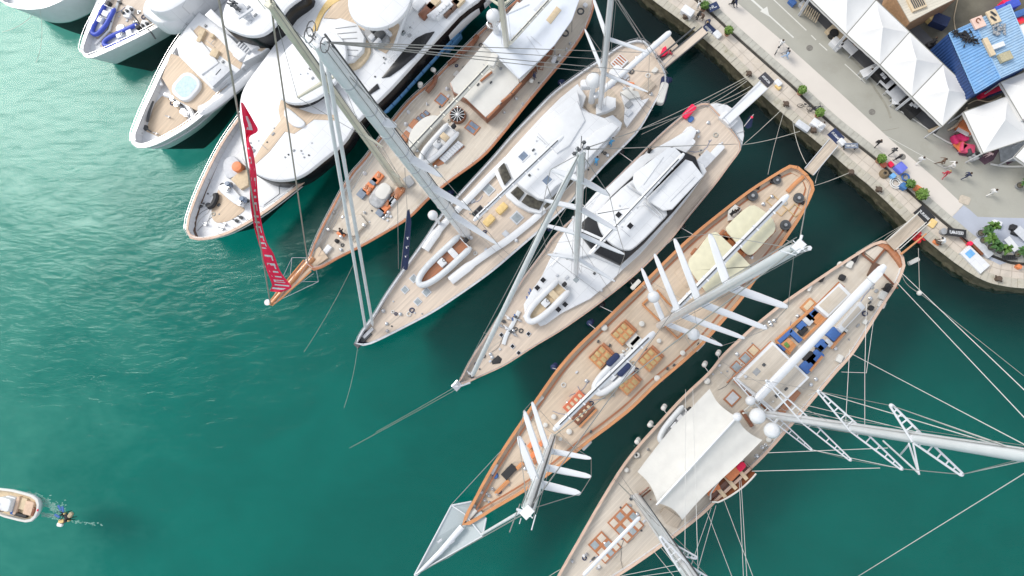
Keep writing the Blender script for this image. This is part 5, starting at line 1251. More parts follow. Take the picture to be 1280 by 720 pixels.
# foredeck
for a,b_ in (((525,240),(555,210)),((430,350),(490,290)),((585,150),(625,215))):
    q=MB(); q.tube([P(*d1(*a),z+.2),P(*d1(*b_),z+.2)],.22,5,(1,.6)); part(G,'deck_beam',q,VARNO)
pbox(G,d1(490,252),1.6,.85,.35,BLACK,'foredeck_hatch'); 
for px in (d1(600,175),d1(590,130),d1(640,120),d1(610,200)): pbox(G,px,.8,.5,.4,ORANGE if px[1]<570 else VARN,'deck_box')
pbox(G,d1(425,240),1.2,.3,.3,WHITE2,'deck_cushion',r=.1,da=.3); c=P(*d1(428,270),z+.3); q=MB(); q.cyl(c,.35,z,z+.3,12,.25); part(G,'coiled_rope',q,BLUEC,None,True)
small_deck_gear(G,[d1(380,380),d1(400,360),d1(415,330),d1(435,352),d1(400,390),d1(390,350),d1(365,345),d1(560,325),d1(345,425)],7)
q=MB(); q.tube([P(*d1(340,420),z+.5),P(*d1(295,470),z+.7)],.3,8,(1,.6)); part(G,'anchor_windlass',q,OFFW,None,True)
q=MB(); q.tube([P(578,658,2.9),P(550,690,3.1),P(519,720,3.3)],[.34,.28,.14],10); part(G,'bowsprit',q,MASTW,None,True)
nt_=[[P(*d1(60,716),3.1),P(*d1(60,716),3.1)]]
q=MB(); T_=P(518,719,3.2)
L_=[T_,P(*d1(150,555),2.9),P(*d1(232,402),2.7),P(*d1(322,385),2.5)]; R_=[T_,P(*d1(215,640),2.9),P(*d1(372,540),2.7),P(*d1(388,458),2.5)]
q.grid([L_,[a.lerp(b_,.5)-Vector((0,0,.5)) for a,b_ in zip(L_,R_)],R_]); part(G,'bowsprit_net',q,NET)
for (a,b_) in ((T_,L_[2]),(T_,R_[2]),(L_[2],L_[3]),(R_[2],R_[3])): 
    q=MB(); q.tube([a,b_],.10,6); part(G,'net_rail',q,LGREY)
q=MB(); q.tube([L_[2],P(*d1(290,440),2.6),R_[2]],.07,6); part(G,'whisker_spar',q,MASTW)
for px in (d1(170,570),d1(225,575),d1(200,600)): 
    q=MB(); c=P(*px,3.2); q.tube([c,c+Vector((.4,.3,-.2))],.12,5); part(G,'net_fitting',q,LGREY)
boom(G,(985,244),(840,391),z+3.6,.34,MASTW); boom(G,(818,415),(692,538),z+3.4,.32,MASTW,name='fore_boom')
GM=mast(G,(824,407),(998,308),.36,.29,MASTW,spreaders=[((912,361),(887,292),(985,384)),((875,380),(843,298),(959,411)),((850,394),(818,317),(931,423)),((830,403),(802,335),(903,432))],w=(.56,.34))
GF=mast(G,(691,546),(659,640),.36,.31,MASTG,spreaders=[((684,563),(665,502),(739,573)),((677,583),(655,513),(739,596)),((670,604),(648,545),(726,617))],w=(.5,.30),sm=MASTW,name='fore_mast')
for px,zz in (((817,371),None),((867,418),None)):
    cz=(GM.a.lerp(GM.b,.12)).z+.8; q=MB(); c=P(*px,cz); q.ball((c.x,c.y,cz),.62); q.cyl(c,.25,cz-1,cz-.4,8); part(G,'radome',q,WHITE,GM.o,True)
for M_,k in ((GM,1),(GF,-1)):
    q=MB(); b_=M_.b; d=(M_.b-M_.a); d.z=0; d.normalize()
    q.tube([b_,b_+d*.5+Vector((0,0,.1))],.06,6); q.tube([b_-d*.4,b_-d*.4+Vector((-d.y,d.x,0))*.7],.03,5); q.ball((b_.x,b_.y,b_.z+.02),.09)
    part(G,'masthead_gear',q,MASTW,M_.o,True)
q=MB(); q.tube([P(970,322,GM.b.z-6),P(1012,310,GM.b.z-2)],.12,6); part(G,'gaff',q,MASTW,GM.o)
wires(G,[(GM.b,(1012,232,2.9)),(GM.b,(983,300,2.9)),(GF.b,(519,719,3.3)),(GF.b,(655,600,14)),((605,670,2.7),(519,719,3.3)),((564,631,2.7),(625,565,2.8)),((603,670,2.7),(650,640,20)),(GF.b,(840,391,14)),((637,665,38),(650,630,36)),(GM.b,(692,545,24))],'stay',.035)
q=MB(); a=P(650,640,24); b_=P(602,668,3.0); q.tube([a,b_],.13,6); part(G,'furled_staysail',q,SAILW)
# covered tender under the fore boom
a=P(736,498,z); rib('rigid_tender','white tender with navy covers stowed lengthwise under the schooner boom',(742,492),(786,450),z,2.4,WHITE,LGREY,'dinghy',None,tr=.35,engine=False,seatm=NAVY)
for px in (d4(455,250),d4(505,295)):
    c=P(*px,z+1.2); q=MB(); q.rbox(c,1.7,.7,z+.5,z+1.2,G.ang,.3,.2); part(G,'sail_bag',q,NAVY,None,True)
# teak gangway
q=MB(); a=P(1011,215,2.6); b_=P(1042,178,2.0); d=(b_-a).normalized(); d.z=0; d.normalize(); s_=Vector((-d.y,d.x,0))
q.add([a+s_*.55,b_+s_*.55,b_-s_*.55,a-s_*.55]+[v-Vector((0,0,.12)) for v in (a+s_*.55,b_+s_*.55,b_-s_*.55,a-s_*.55)],[[0,1,2,3],[7,6,5,4],[0,4,5,1],[1,5,6,2],[2,6,7,3],[3,7,4,0]]); part(G,'gangway',q,TEAKG)
for k in (-.58,.58):
    q=MB(); q.tube([a+s_*k+Vector((0,0,.06)),b_+s_*k+Vector((0,0,.06))],.05,5); part(G,'gangway_rail',q,LGREY)

fittings(G,[(610,620),(660,540),(690,570),(630,620)],z,14,81,'wcld')
fittings(G,[(680,500),(760,410),(830,460),(730,540)],z,26,82,'cldwv')
fittings(G,[(860,340),(980,225),(1000,250),(930,350)],z,18,83,'cldw')
# ================================================================= schooner H
HH = make_boat('schooner', 'large two-masted schooner with off-white awning, blue cockpit sofas and ladder-like spreaders', 'sailing ship',
    [(668,772),(676,757),(686,740),(698,718),(722,676),(750,627),(778,582),(800,554),(819,533),(852,497),(886,465),(902,445),(931,417),(957,395),(983,375),(1033,341),(1067,319),(1092,304),(1100,301),(1112,302)],
    [(668,772),(700,760),(735,741),(776,718),(827,683),(876,645),(898,624),(938,587),(962,563),(991,530),(1024,491),(1045,466),(1067,441),(1094,398),(1112,370),(1123,353),(1131,332),(1130,323),(1124,312)],
    2.6, .4, .5, .24, mat('white_schooner_hull2',(.68,.69,.70),.2,.05,2,coat=.4), PEACHR, TEAKS, WHITE2, bowover=.6, N=64, amid=.12, sternover=.4, rail=False)
z=HH.z
ppoly(HH,[b6(700,90),b6(745,75),b6(815,125),b6(832,175),b6(822,205),b6(800,170),b6(760,120)],z+.45,VARN,'stern_deck',ch=.03)
for a,b_ in (((640,135),(690,175)),((690,175),(745,110)),((735,225),(800,290)),((640,135),(650,120))): 
    q=MB(); q.tube([P(*b6(*a),z+.3),P(*b6(*b_),z+.3)],.12,5); part(HH,'coaming_strip',q,VARNB)
ppoly(HH,[b6(650,125),b6(735,85),b6(745,110),b6(700,165)],z+.3,TEAKS,'stern_seat',ch=.04)
for px,L_,W_,mm in ((b6(695,207),1.6,.75,MAHOG),(b6(610,155),.9,.4,BLACK),(b6(460,245),.7,.4,BLACK),(b6(553,240),.6,.6,BLACK),(b6(758,288),1.0,.6,BLACK),(b6(683,377),.5,.5,BLACK),(b6(585,180),.8,.6,OFFW),(b6(545,180),.5,.5,OFFW),(b6(405,287),.8,.3,OFFW),(b6(735,320),.9,.7,OFFW),(b6(730,362),.7,.7,OFFW),(b6(655,440),.5,.4,OFFW),(b6(540,605),.8,.6,OFFW)):
    pbox(HH,px,L_,W_,.4,mm,'deck_gear',r=.12,da=.3)
def rimhouse(pts,h,ins,name,tm=TEAKS):
    o=ppoly(HH,pts,z+h,WHITE,name,ch=.05); c=(sum(p[0] for p in pts)/len(pts),sum(p[1] for p in pts)/len(pts))
    ppoly(HH,[(p[0]+(c[0]-p[0])*ins,p[1]+(c[1]-p[1])*ins) for p in pts],z+h+.03,tm,'roof_planking',z0=z+h-.05,ch=.01,parent=o)
rimhouse([b6(428,372),b6(540,265),b6(590,315),b6(485,420)],1.2,.2,'aft_deckhouse')
q=MB(); q.tube([P(*b6(425,372),z+.9),P(*b6(535,262),z+.9),P(*b6(560,285),z+.9)],.09,5); part(HH,'handrail',q,VARN)
rimhouse([b6(530,468),b6(632,348),b6(655,375),b6(548,488)],1.0,.28,'skylight_house')
rimhouse([(919,474),(966,427),(1012,472),(968,515)],1.5,.09,'deckhouse')
q=MB(); q.tube([P(*b6(230,528),z+.8),P(*b6(30,715),z+.8)],.1,5); q.tube([P(917,476,z+.8),P(966,519,z+.8)],.1,5); part(HH,'handrail',q,VARN)
pbox(HH,b6(165,665),.7,.55,.08,GREY,'roof_grille',z=z+1.5); pbox(HH,b8(1050,195),.5,.3,.1,DGREY,'roof_grille',z=z+1.5)
# cockpits with blue sofas
ppoly(HH,[b6(250,525),b6(320,460),b6(430,370),b6(480,420),b6(375,520),b6(315,585)],z+.12,TEAKW,'cockpit_floor',ch=.02)
ppoly(HH,[b6(380,640),b6(430,570),b6(500,480),b6(560,490),b6(500,560),b6(405,662)],z+.12,TEAKG,'cockpit_floor',ch=.02)
for a,b_ in (((250,525),(425,372)),((315,585),(250,525)),((405,662),(460,595)),((500,560),(560,490)),((375,520),(480,420))):
    q=MB(); q.tube([P(*b6(*a),z+.45),P(*b6(*b_),z+.45)],.16,5); part(HH,'coaming_strip',q,VARNO)
for pts in ([(258,525),(320,468),(332,482),(272,540)],[(320,468),(374,520),(358,535),(310,490)],[(272,540),(300,565),(290,572),(258,540)]):
    ppoly(HH,[b6(*p) for p in pts],z+.6,BLUEC,'sofa',ch=.08)
ppoly(HH,[b6(275,540),b6(310,512),b6(345,545),b6(318,580)],z+.75,VARNO,'table',z0=z+.3,ch=.04)
for px,L_,W_,mm,nm in ((b6(415,405),1.4,.8,BLUEC,'sofa'),(b6(425,402),.7,.5,NAVY,'sofa'),(b6(368,458),.9,.7,BLUEC,'sofa'),(b6(375,480),1.0,.6,BLACK,'helm'),(b6(440,425),1.1,1.0,VARNO,'table'),(b6(400,430),1.0,1.0,LGREY,'floor_pad'),
    (b6(513,495),1.2,1.1,BLUEC,'sofa'),(b6(460,545),1.1,.9,BLUEC,'sofa'),(b6(490,535),.6,.8,LGREY,'seat_pad'),(b6(452,560),.7,.6,BLACK,'helm'),(b6(432,600),1.6,1.0,BLUEC,'sofa'),(b6(400,635),1.6,1.1,BLUEC,'sofa'),(b6(405,600),1.2,.8,BLACK,'helm'),
    (b6(545,505),1.4,.4,VARNB,'seat_frame'),(b6(560,485),.8,.4,OFFW,'seat_pad'),(b6(400,365),1.5,.9,VARNO,'deck_box'),(b6(400,365),1.1,.55,BEIGE,'box_lid')):
    pbox(HH,px,L_,W_,.5 if nm!='box_lid' else .58,mm,nm,r=.1 if nm!='table' else 0)
for px in (b6(305,548),b6(298,540)): pbox(HH,px,.4,.3,.15,mat('green_leaves',(.12,.25,.06),.7,.3,8),'table_plant',z=z+.75,r=.1)
for px in ((921,459),(932,448),(942,438)): 
    hatch(HH,px,1.05,1.05,z,VARN,HATCHG if px[0]<940 else BEIGE)
c=P(*b8(850,205),z+.3); hatch(HH,b8(848,208),1.5,1.2,z,VARN,LGREY); pbox(HH,b8(915,300),1.9,.35,.5,VARNB,'mast_rack',da=1.35)
for px in (b8(1125,200),b8(1085,250)): pbox(HH,px,1.5,.7,.3,VARN,'deck_box',da=.1)
mushroom(HH,b8(735,130),.4); mushroom(HH,b8(1015,395),.34); mushroom(HH,b8(415,465),.33); mushroom(HH,d2(525,40),.34); mushroom(HH,d2(858,365),.36); mushroom(HH,d2(465,125),.3)
small_deck_gear(HH,[b8(790,60),b8(690,70),b8(640,110),b8(470,440),b8(960,470),b8(985,430),b8(1000,420),d2(225,610),d2(240,600),d2(300,680),d2(310,670),d2(160,640),d2(770,690)],8)
# big awning, two sloping halves off a ridge
rid=[P(921,521,z+3.6),P(822,629,z+3.5)]
ns=14
def ridge(t): return rid[0].lerp(rid[1],t)
tl=cr(pp([(887,486),(862,512),(840,535),(818,562),(797,590)],z+2.6),4); rl=cr(pp([(953,550),(928,575),(900,601),(876,624),(853,650)],z+2.6),4)
rnd=random.Random(5); rows=[]
nn=len(tl)
for j in range(13):
    s_=j/12; row=[]
    for i in range(nn):
        t_=i/(nn-1); m_=ridge(t_)
        if s_<=.5: p=tl[i].lerp(m_,s_*2)
        else: p=m_.lerp(rl[i],(s_-.5)*2)
        sag=-.25*math.sin(math.pi*min(1,abs(s_-.5)*2))*(1) + .10*math.sin(j*2.1+i*.25) - .12*(1-abs(2*t_-1))*abs(s_-.5)*2
        inward=(m_-p)*0
        pull=.35*math.sin(math.pi*abs(s_-.5)*2)*(t_-.5)*2*-1
        ax=(rid[1]-rid[0]).normalized()
        row.append(p+Vector((0,0,sag))+ax*pull*(abs(t_-.5)*2)**3)
    rows.append(row)
q=MB(); q.grid(rows,.03); aw=part(HH,'awning',q,OFFW,None,True)
q=MB()
for dx in (-.25,.0,.3): 
    v=Vector((dx,dx,0)); q.tube([rid[0]+v+Vector((0,0,.15)),rid[1]+v*.6+Vector((0,0,.12))],.10,6)
q.ball((rid[0].x,rid[0].y,rid[0].z+.2),.45); part(HH,'awning_ridge_pole',q,MASTW,aw,True)
boom(HH,(1106,332),(945,500),z+3.0,.44,MASTW,slot=False,flat=(1,.7)); 
q=MB(); c=P(938,501,z+3.2); q.ball((c.x,c.y,z+3.2),.5); q.rbox(P(1094,345,z+3.4),1.4,.9,z+3.2,z+3.5,HH.ang,.2,.05); part(HH,'boom_fitting',q,WHITE,None,True)
boom(HH,(800,646),(729,719),z+2.2,.2,MASTW,name='staysail_boom',slot=False)
def orangeframe(px,nx,ny,s=.8):
    u=Vector((math.cos(HH.ang),math.sin(HH.ang),0)); v=Vector((-u.y,u.x,0)); c=P(*px,z+.3)
    q=MB(); q.box(c,nx*s,ny*s,z,z+.22,HH.ang,.02); o=part(HH,'skylight',q,VARN); g=MB(); g2=MB()
    for i in range(nx):
        for j in range(ny): (g if (i+j)%2 else g2).box(c+u*((i+.5)/nx-.5)*nx*s+v*((j+.5)/ny-.5)*ny*s,s*.68,s*.68,z+.2,z+.25,HH.ang,.01)
    part(HH,'pane',g,HATCHG,o); part(HH,'pane',g2,TEAKS,o)
orangeframe(d2(448,405),3,2,.95); orangeframe(d2(325,548),2,2,1.0); orangeframe(d2(500,470),3,1,.85); orangeframe(d2(375,590),3,1,.8)
q=MB()
for px in (d2(540,255),d2(555,245),d2(570,235),d2(600,290)): q.tube([P(*px,z+.1),P(px[0],px[1],z+1.0)],.08,5)
q.tube([P(*d2(510,285),z+1.0),P(*d2(590,220),z+1.0)],.1,6); q.tube([P(*d2(520,300),z+.6),P(*d2(600,235),z+.6)],.1,6); part(HH,'pin_rail',q,VARNB)
ppoly(HH,[d2(655,365),d2(680,335),d2(780,400),d2(745,450),d2(690,430)],z+.25,TEAKG,'deck_platform',ch=.05)
HM=mast(HH,(955,517),(1300,572),.38,.34,MASTW,spreaders=[((962,518),(918,473),(1014,562)),((1007,524),(958,476),(1063,575)),((1067,535),(1023,489),(1127,586)),((1146,548),(1114,507),(1202,593))],kind='truss',name='main_mast')
HF=mast(HH,(796,622),(884,752),.46,.42,MASTW,spreaders=[((838,686),None,(870,697)),((858,712),(826,672),(892,728))],kind='truss',name='fore_mast')
for px in ((947,520),(965,538)):
    zz=z+6.5; c=P(*px,zz); q=MB(); q.ball((c.x,c.y,zz),.78); q.cyl(c,.3,zz-1.4,zz-.5,10); q.tube([(c.x,c.y,zz-1),(HM.a.x,HM.a.y,zz-1.2)],.12,5); part(HH,'radome',q,WHITE,HM.o,True)
q=MB()
for k in range(8): 
    c=P(930+k*3.5+rnd.uniform(-2,2),511+rnd.uniform(-5,5),z+.5); q.tube([c,c+Vector((rnd.uniform(-.8,.8),rnd.uniform(-.8,.8),1.2))],.1,5)
part(HH,'mast_base_gear',q,OFFW)
q=MB(); p=HM.a.lerp(HM.b,.42)
for (x0,y0),(x1,y1) in (((1136,554),(1149,593)),((1141,552),(1149,593)),((1104,551),(1149,592)),((1126,568),(1136,556))):
    q.tube([P(x0,y0,HM.a.z+14+ (x0-1000)*.06),P(x1,y1,HM.a.z+24)],.07,5)
part(HH,'jumper_strut',q,MASTW,HM.o)
top=P(1300,572,38)
wires(HH,[(HM.b,(1022,489,14)),((1114,507,24),HM.b),((1202,593,24),HM.b),((1127,586,17),(1202,593,24)),((1014,562,8),(1127,586,17)),((1010,494,3.2),(1023,489,14)),((1000,512,3.1),(1150,548,25)),((1002,505,3.1),(1146,540,25)),((1120,352,3.1),(1420,670,40)),((1128,342,3.1),(1440,640,42)),((1066,443,3.1),(1300,566,40)),((940,589,3.0),(1100,585,12)),((960,566,3.1),(1110,560,12)),((1280,592,32),(1070,722,2.0))],'stay',.03,LINEN)
wires(HH,[((1062,437,10),(1057,530,18)),((1083,380,8),(1081,465,12)),((1081,465,12),(1081,535,20)),((1052,465,8),(1083,466,12)),((1092,400,3),(1083,466,12)),((857,487,3.1),(856,730,26)),((866,486,3.1),(873,730,26)),((924,600,3.1),(931,760,30)),((926,598,3.1),(936,760,30)),((895,632,3.0),(870,720,20)),((889,635,3.0),(862,712,20)),((884,640,3.0),(930,760,26)),((818,690,3),(870,755,24)),((826,684,3),(884,755,24)),((776,720,3),(845,706,16)),((790,722,3),(860,712,16)),((905,625,3.1),(960,770,30))],'shroud',.024,LINEN)
# gangway
q=MB(); a=P(1113,307,2.9); b_=P(1151,273,2.0); d=(b_-a); d.z=0; d.normalize(); s_=Vector((-d.y,d.x,0)); w4=[a+s_*.65,b_+s_*.65,b_-s_*.65,a-s_*.65]
q.add(w4+[v-Vector((0,0,.12)) for v in w4],[[0,1,2,3],[7,6,5,4],[0,4,5,1],[1,5,6,2],[2,6,7,3],[3,7,4,0]]); part(HH,'gangway',q,TEAKG)
for k in (-.75,-.62,.62,.75):
    q=MB(); q.tube([a+s_*k+Vector((0,0,.3 if abs(k)<.7 else .9)),b_+s_*k+Vector((0,0,.3 if abs(k)<.7 else .9))],.04,5); part(HH,'gangway_rail',q,OFFW)
q=MB(); q.tube([P(1126,318,3.0),P(1158,292,3.6)],[.12,.07],7); part(HH,'ensign_staff',q,VARNO)
# tenders on deck
rib('tender','white and grey tender stowed between the rail and the off-white awning of the large schooner',b8(520,412),b8(650,262),z,2.0,TUBEG,WHITE2,'dinghy',None,tr=.32)
def rowboat(name,label,pb,ps,zz,width):
    a=P(*pb,zz+.6); b_=P(*ps,zz+.6); L=(a-b_).length; ang=math.atan2(a.y-b_.y,a.x-b_.x); c=(a+b_)/2; t=thing(name,label,'dinghy',(c.x,c.y,zz),ang); M=MW[t.name]
    N=13; out=[]; inn=[]
    for sgn in (1,-1):
        for k in range(N):
            s_=k/(N-1); x=L*(s_-.5); wd=width/2*(math.sin(math.pi*min(1,s_*.62+.30))**.7)*(1 if s_<.98 else .3)
            out.append((x,sgn*wd,s_))
    q=MB()
    for half in (out[:N],out[N:]):
        q.grid([[M@Vector((x,y,.65+.25*max(0,s_-.6))) for x,y,s_ in half],[M@Vector((x,y*.8,.3)) for x,y,s_ in half],[M@Vector((x*.95,y*.35,0)) for x,y,s_ in half]])
    q.grid([[M@Vector((x*.95,y*.35,0.0)) for x,y,s_ in out[:N]],[M@Vector((x*.95,y*.35,0.0)) for x,y,s_ in out[N:]]])
    q.add([M@Vector((-L/2,width*.4,.65)),M@Vector((-L/2,-width*.4,.65)),M@Vector((-L/2,-width*.3,.0)),M@Vector((-L/2,width*.3,0))],[[0,1,2,3]])
    build(q,'hull',VARNB,t,True)
    q=MB(); q.tube([M@Vector((x,y,.7+.25*max(0,s_-.6))) for x,y,s_ in out[:N]],.09,6); q.tube([M@Vector((x,y,.7+.25*max(0,s_-.6))) for x,y,s_ in out[N:]],.09,6); build(q,'gunwale',OFFW,t,True)
    q=MB()
    for s_ in (-.3,-.02,.24): q.box(M@Vector((L*s_,0,0)),.4,width*.8,zz+.42,zz+.5,ang,.02)
    build(q,'thwart',BEIGE,t)
    return t
rb=rowboat('rowing_boat','wooden tender slung along the large schooner rail with orange bags inside',b8(750,668),b8(925,515),z+.2,2.1)
for px,L_,W_,mm,lb in ((b8(850,548),1.5,1.0,ORANGE,'orange bag lying inside the wooden tender on the schooner'),(b8(888,518),1.1,.7,RED,'red bag beside the orange bag inside the wooden tender'),):
    c=P(*px,z+1.2); q=MB(); q.rbox(c,L_,W_,z+.65,z+1.15,HH.ang,.3,.2); single('gear_bag',q,mm,lb,'bag',(c.x,c.y,z+.65),HH.ang,smooth=True)
rb2=rb
for k,px in enumerate((b8(770,620),b8(750,632),b8(785,605))):
    c=P(*px,z+1.2); q=MB(); q.rbox(c,.8,.35,z+.65,z+.95,HH.ang+.6*k,.1,.08); single('life_jacket',q,ORANGE,'orange life jackets heaped in the bow end of the wooden tender','life jacket',(c.x,c.y,z+.65),0,'life jackets in the wooden tender')

fittings(HH,[(705,715),(790,600),(840,640),(770,700)],z,20,91,'wcldv')
fittings(HH,[(870,480),(990,370),(1010,400),(920,470)],z,18,92,'cldw')
fittings(HH,[(1000,500),(1100,340),(1115,350),(1040,460)],z,16,93,'wcldv'); fittings(HH,[(925,470),(966,430),(1008,472),(968,510)],z+1.53,5,94,'dvr')
# ================================================================= fenders (hang over the side: things of their own)
def fender(B, px, zz, label, m=OFFW, r=.26, L=.95, group=None, lineup=True):
    c=P(*px,zz); q=MB(); k=[(0,.08),(.06,.6),(.15,1),(.85,1),(.94,.6),(1,.08)]
    ax=Vector((B.fw.x*.55,B.fw.y*.55,.83)).normalized()
    t=thing('fender',label,'fender',(c.x,c.y,zz-L/2),B.ang,group)
    q.tube([c+ax*L*(a-.5) for a,_ in k],[r*b_ for _,b_ in k],12); build(q,'fender_body',m,t,True)
    q=MB(); top=c+ax*L*.5; e=min(B.L+B.R,key=lambda v:(v-top).length); q.tube([top,e+Vector((0,0,.05))],.03,5); build(q,'lanyard',LINEN,t)
    return t
FW='white fender on the large schooner side, '
for px,s_ in (((881,455),'beside the stern corner of its awning'),((898,441),'closest to the stern'),((830,509),'the first of the three near the awning side'),((813,530),'the middle of the three near the awning side'),((797,551),'the last of the three near the awning side')):
    fender(HH,px,1.7,FW+s_)
for px,s_ in (((603,458),'navy round fender under the bow side of the single-masted yacht'),):
    pass
navyf=[(G,(693,458),'navy round fender by the port bow of the orange railed schooner'),(G,(738,403),'navy round fender midway between the orange railed schooner and the white single-masted yacht'),(G,(752,381),'dark fender squeezed between single-masted yacht and schooner near the first white spreader'),
 (G,(790,351),'dark fender in the gap beneath the second white spreader of the schooner'),(G,(852,283),'dark fender near the stern end of the gap beside the cream awnings'),(E,(563,241),'navy fender in the gap by the round white radome of the ketch'),
 (E,(688,285),'navy fender between ketch and single-masted yacht below the furled headsail'),(E,(700,262),'navy fender next to the mast of the single-masted yacht'),(E,(836,100),'navy cylinder fender at the stern quarter of the white ketch'),(E,(820,128),'black fender low on the stern quarter of the white ketch'),
 (E,(650,176),'navy fender between classic yacht and white ketch near the spoked skylight'),(E,(702,103),'navy fender between classic yacht and white ketch near the awning'),(E,(612,207),'small navy fender between classic yacht and ketch near the deck ladder rack'),(D,(622,160),'grey fender against the classic yacht side below the spoked skylight'),(F,(776,190),'dark fender beside the blue-shirted crew on the ketch'),(F,(722,248),'dark fender by the mast gap of the single-masted yacht')]
for B,px,lb in navyf: fender(B,px,1.1,lb,NAVY if 'navy' in lb else (GREY if 'grey' in lb else BLACK),.34,.95)
for B,px,lb in ((D,(664,101),'small white round fender lashed at the classic yacht rail by the awning corner'),(D,(525,107),'small white round fender on the rail beside the blue boom'),(D,(541,87),'second small white round fender further aft beside the blue boom')):
    c=P(*px,2.9); q=MB(); q.ball((c.x,c.y,2.9),.27); q.cyl(c,.08,3.1,3.3,8); single('fender',q,OFFW,lb,'fender',(c.x,c.y,2.6),0,smooth=True)

# ================================================================= tents
def tent(pts, name, label, ze=3.6, zp=4.75, group=None, poles=True):
    c=[P(*p,ze+QZ) for p in pts]; ctr=sum(c,Vector())/4; pk=Vector((ctr.x,ctr.y,zp+QZ))
    t=thing(name,label,'tent',(ctr.x,ctr.y,QZ),math.atan2(c[1].y-c[0].y,c[1].x-c[0].x),group)
    n=8; q=MB()
    # pyramid with slightly concave faces
    for i in range(4):
        a,b_=c[i],c[(i+1)%4]; rows=[]
        for k in range(n+1):
            s_=k/n; row=[]
            for j in range(n+1):
                e=a.lerp(b_,j/n); p=e.lerp(pk,s_); p=Vector((p.x,p.y,e.z+(pk.z-e.z)*(s_**1.35)-.07*math.sin(math.pi*s_)*math.sin(math.pi*j/n)))
                row.append(p)
            rows.append(row)
        q.grid(rows)
    build(q,'roof',TENTW,t,True)
    q=MB()
    for i in range(4):
        a,b_=c[i],c[(i+1)%4]; q.grid([[a.lerp(b_,j/8) for j in range(9)],[a.lerp(b_,j/8)-Vector((0,0,.32+.05*(j%2))) for j in range(9)]])
    build(q,'valance',TENTW,t)
    if poles:
        for i in range(4):
            p=c[i].lerp(ctr,.03); q=MB(); q.box(p,.1,.1,QZ,p.z-.02,0); build(q,'pole',LGREY,t)
    q=MB(); q.tube([c[i]+Vector((0,0,.02)) for i in (0,1,2,3,0)],.05,5); build(q,'eave_rope',mat('dark_seam',(.25,.25,.22),.8),t)
    return t
row=[(970,-44),(1012,-2),(1058,43),(1100,81),(1140,121),(1178,158)]; up_=[(1010,-86),(1052,-43),(1095,0),(1137,40),(1179,80),(1218,117)]
lab=['white pyramid tent at the top edge of the picture, the first of the quay row','white pyramid tent second in the quay row from the top edge','white pyramid tent in the middle of the quay row, above the parked counter','white pyramid tent next to last in the quay row, beside the dark blue container wall','white pyramid tent at the lower end of the quay row, nearest to the pink furniture']
for i in range(5): tent([row[i],row[i+1],up_[i+1],up_[i]],'market_tent',lab[i],group='white tents in a row along the quay road')
tent([(1204,140),(1262,119),(1290,172),(1229,192)],'market_tent','separate white pyramid tent behind the pink and orange furniture',3.2,4.6)
tent([(1250,103),(1300,82),(1345,140),(1278,150)],'market_tent','white tent at the right edge just below the blue roofs',3.6,5.4)
tent([(1247,42),(1330,10),(1350,70),(1269,87)],'market_tent','white tent overlapping the light blue corrugated roof at the right edge',4.6,5.8)
tent([(1268,196),(1300,160),(1350,190),(1330,240)],'market_tent','white tent corner cut by the right edge below the separate tent',3.0,4.2)
# floor in painted shade, counters and goods under the tent row
TA=math.atan2((P(1178,158,QZ)-P(1012,-2,QZ)).y,(P(1178,158,QZ)-P(1012,-2,QZ)).x)
def qbox(px,L,W,h,m,name,label,cat,z=QZ,da=0,ang=None,ch=.04,group=None,r=0,z1=None):
    ang=TA if ang is None else ang
    c=P(*px,z+h); q=MB(); (q.rbox(c,L,W,z,z+h,ang+da,r,ch) if r else q.box(c,L,W,z,z+h,ang+da,ch)); return single(name,q,m,label,cat,(c.x,c.y,z),ang+da,group,r>0)
strip('tent_floor_shade',[(985,-14),(1050,55),(1088,92),(1130,132),(1168,170),(1176,158),(1225,112),(1100,-20),(1040,-80)],QZ+.03,mat('shaded_tent_floor',(.10,.10,.105),.8,.12,1),.03)  # shade of the tent roofs put into the floor colour
def table(px,L,W,h,top,leg,label,da=0,name='table',cat='table',z=QZ,group=None,ang=None):
    ang=(TA if ang is None else ang)+da; c=P(*px,z+h); t=thing(name,label,cat,(c.x,c.y,z),ang,group); M=MW[t.name]
    q=MB(); q.box(c,L,W,z+h-.05,z+h,ang,.01); build(q,'table_top',top,t)
    for sx in (1,-1):
        for sy in (1,-1):
            q=MB(); q.box(M@Vector((sx*(L/2-.1),sy*(W/2-.1),0)),.07,.07,z,z+h-.05,ang); build(q,'leg',leg,t)
    return t
table(b2(60,295),1.7,1.0,.8,WHITE2,LGREY,'white table at the open front under the upper middle tent')
qbox(b2(85,285),.4,.4,.5,SKIN,'stool','round brown stool beside the white table under the upper middle tent','stool',r=.15)
table(b2(185,440),1.9,.9,.9,WHITE2,LGREY,'pale blue-white folding table between the two middle tents, out on the road edge',da=1.3)
table(b2(300,520),1.6,1.1,.9,WHITE2,LGREY,'small white table with a black box, beside the black counter under the tents')
table(b2(355,580),1.9,1.5,.9,LGREY,LGREY,'large pale grey table under the next to last tent')
table(b2(370,630),1.5,.8,.8,WHITE2,LGREY,'low white table sticking out in front of the large pale grey table',da=.8)
qbox(b2(262,470),2.0,.8,1.0,BLACK,'counter','black counter with white cups under the next to last tent','counter')
qbox(b2(440,665),2.3,1.0,1.0,BLACK,'counter','black counter with white lettering under the lowest tent of the row','counter')
for k,px in enumerate((b2(268,462),b2(282,480),b2(450,650),b2(470,655),b2(485,662))): qbox(px,.35,.3,.2,WHITE2,'box',f"small white box on the black {'counter by the middle tents' if k<2 else 'counter under the lowest tent'}",'box',z=QZ+1.0,group='white boxes on the black counters')
qbox((1046,42),2.2,1.2,.5,BEIGE,'pallet','stack of pale wooden slats beside the second tent, by the open top edge','pallet')
q=MB()
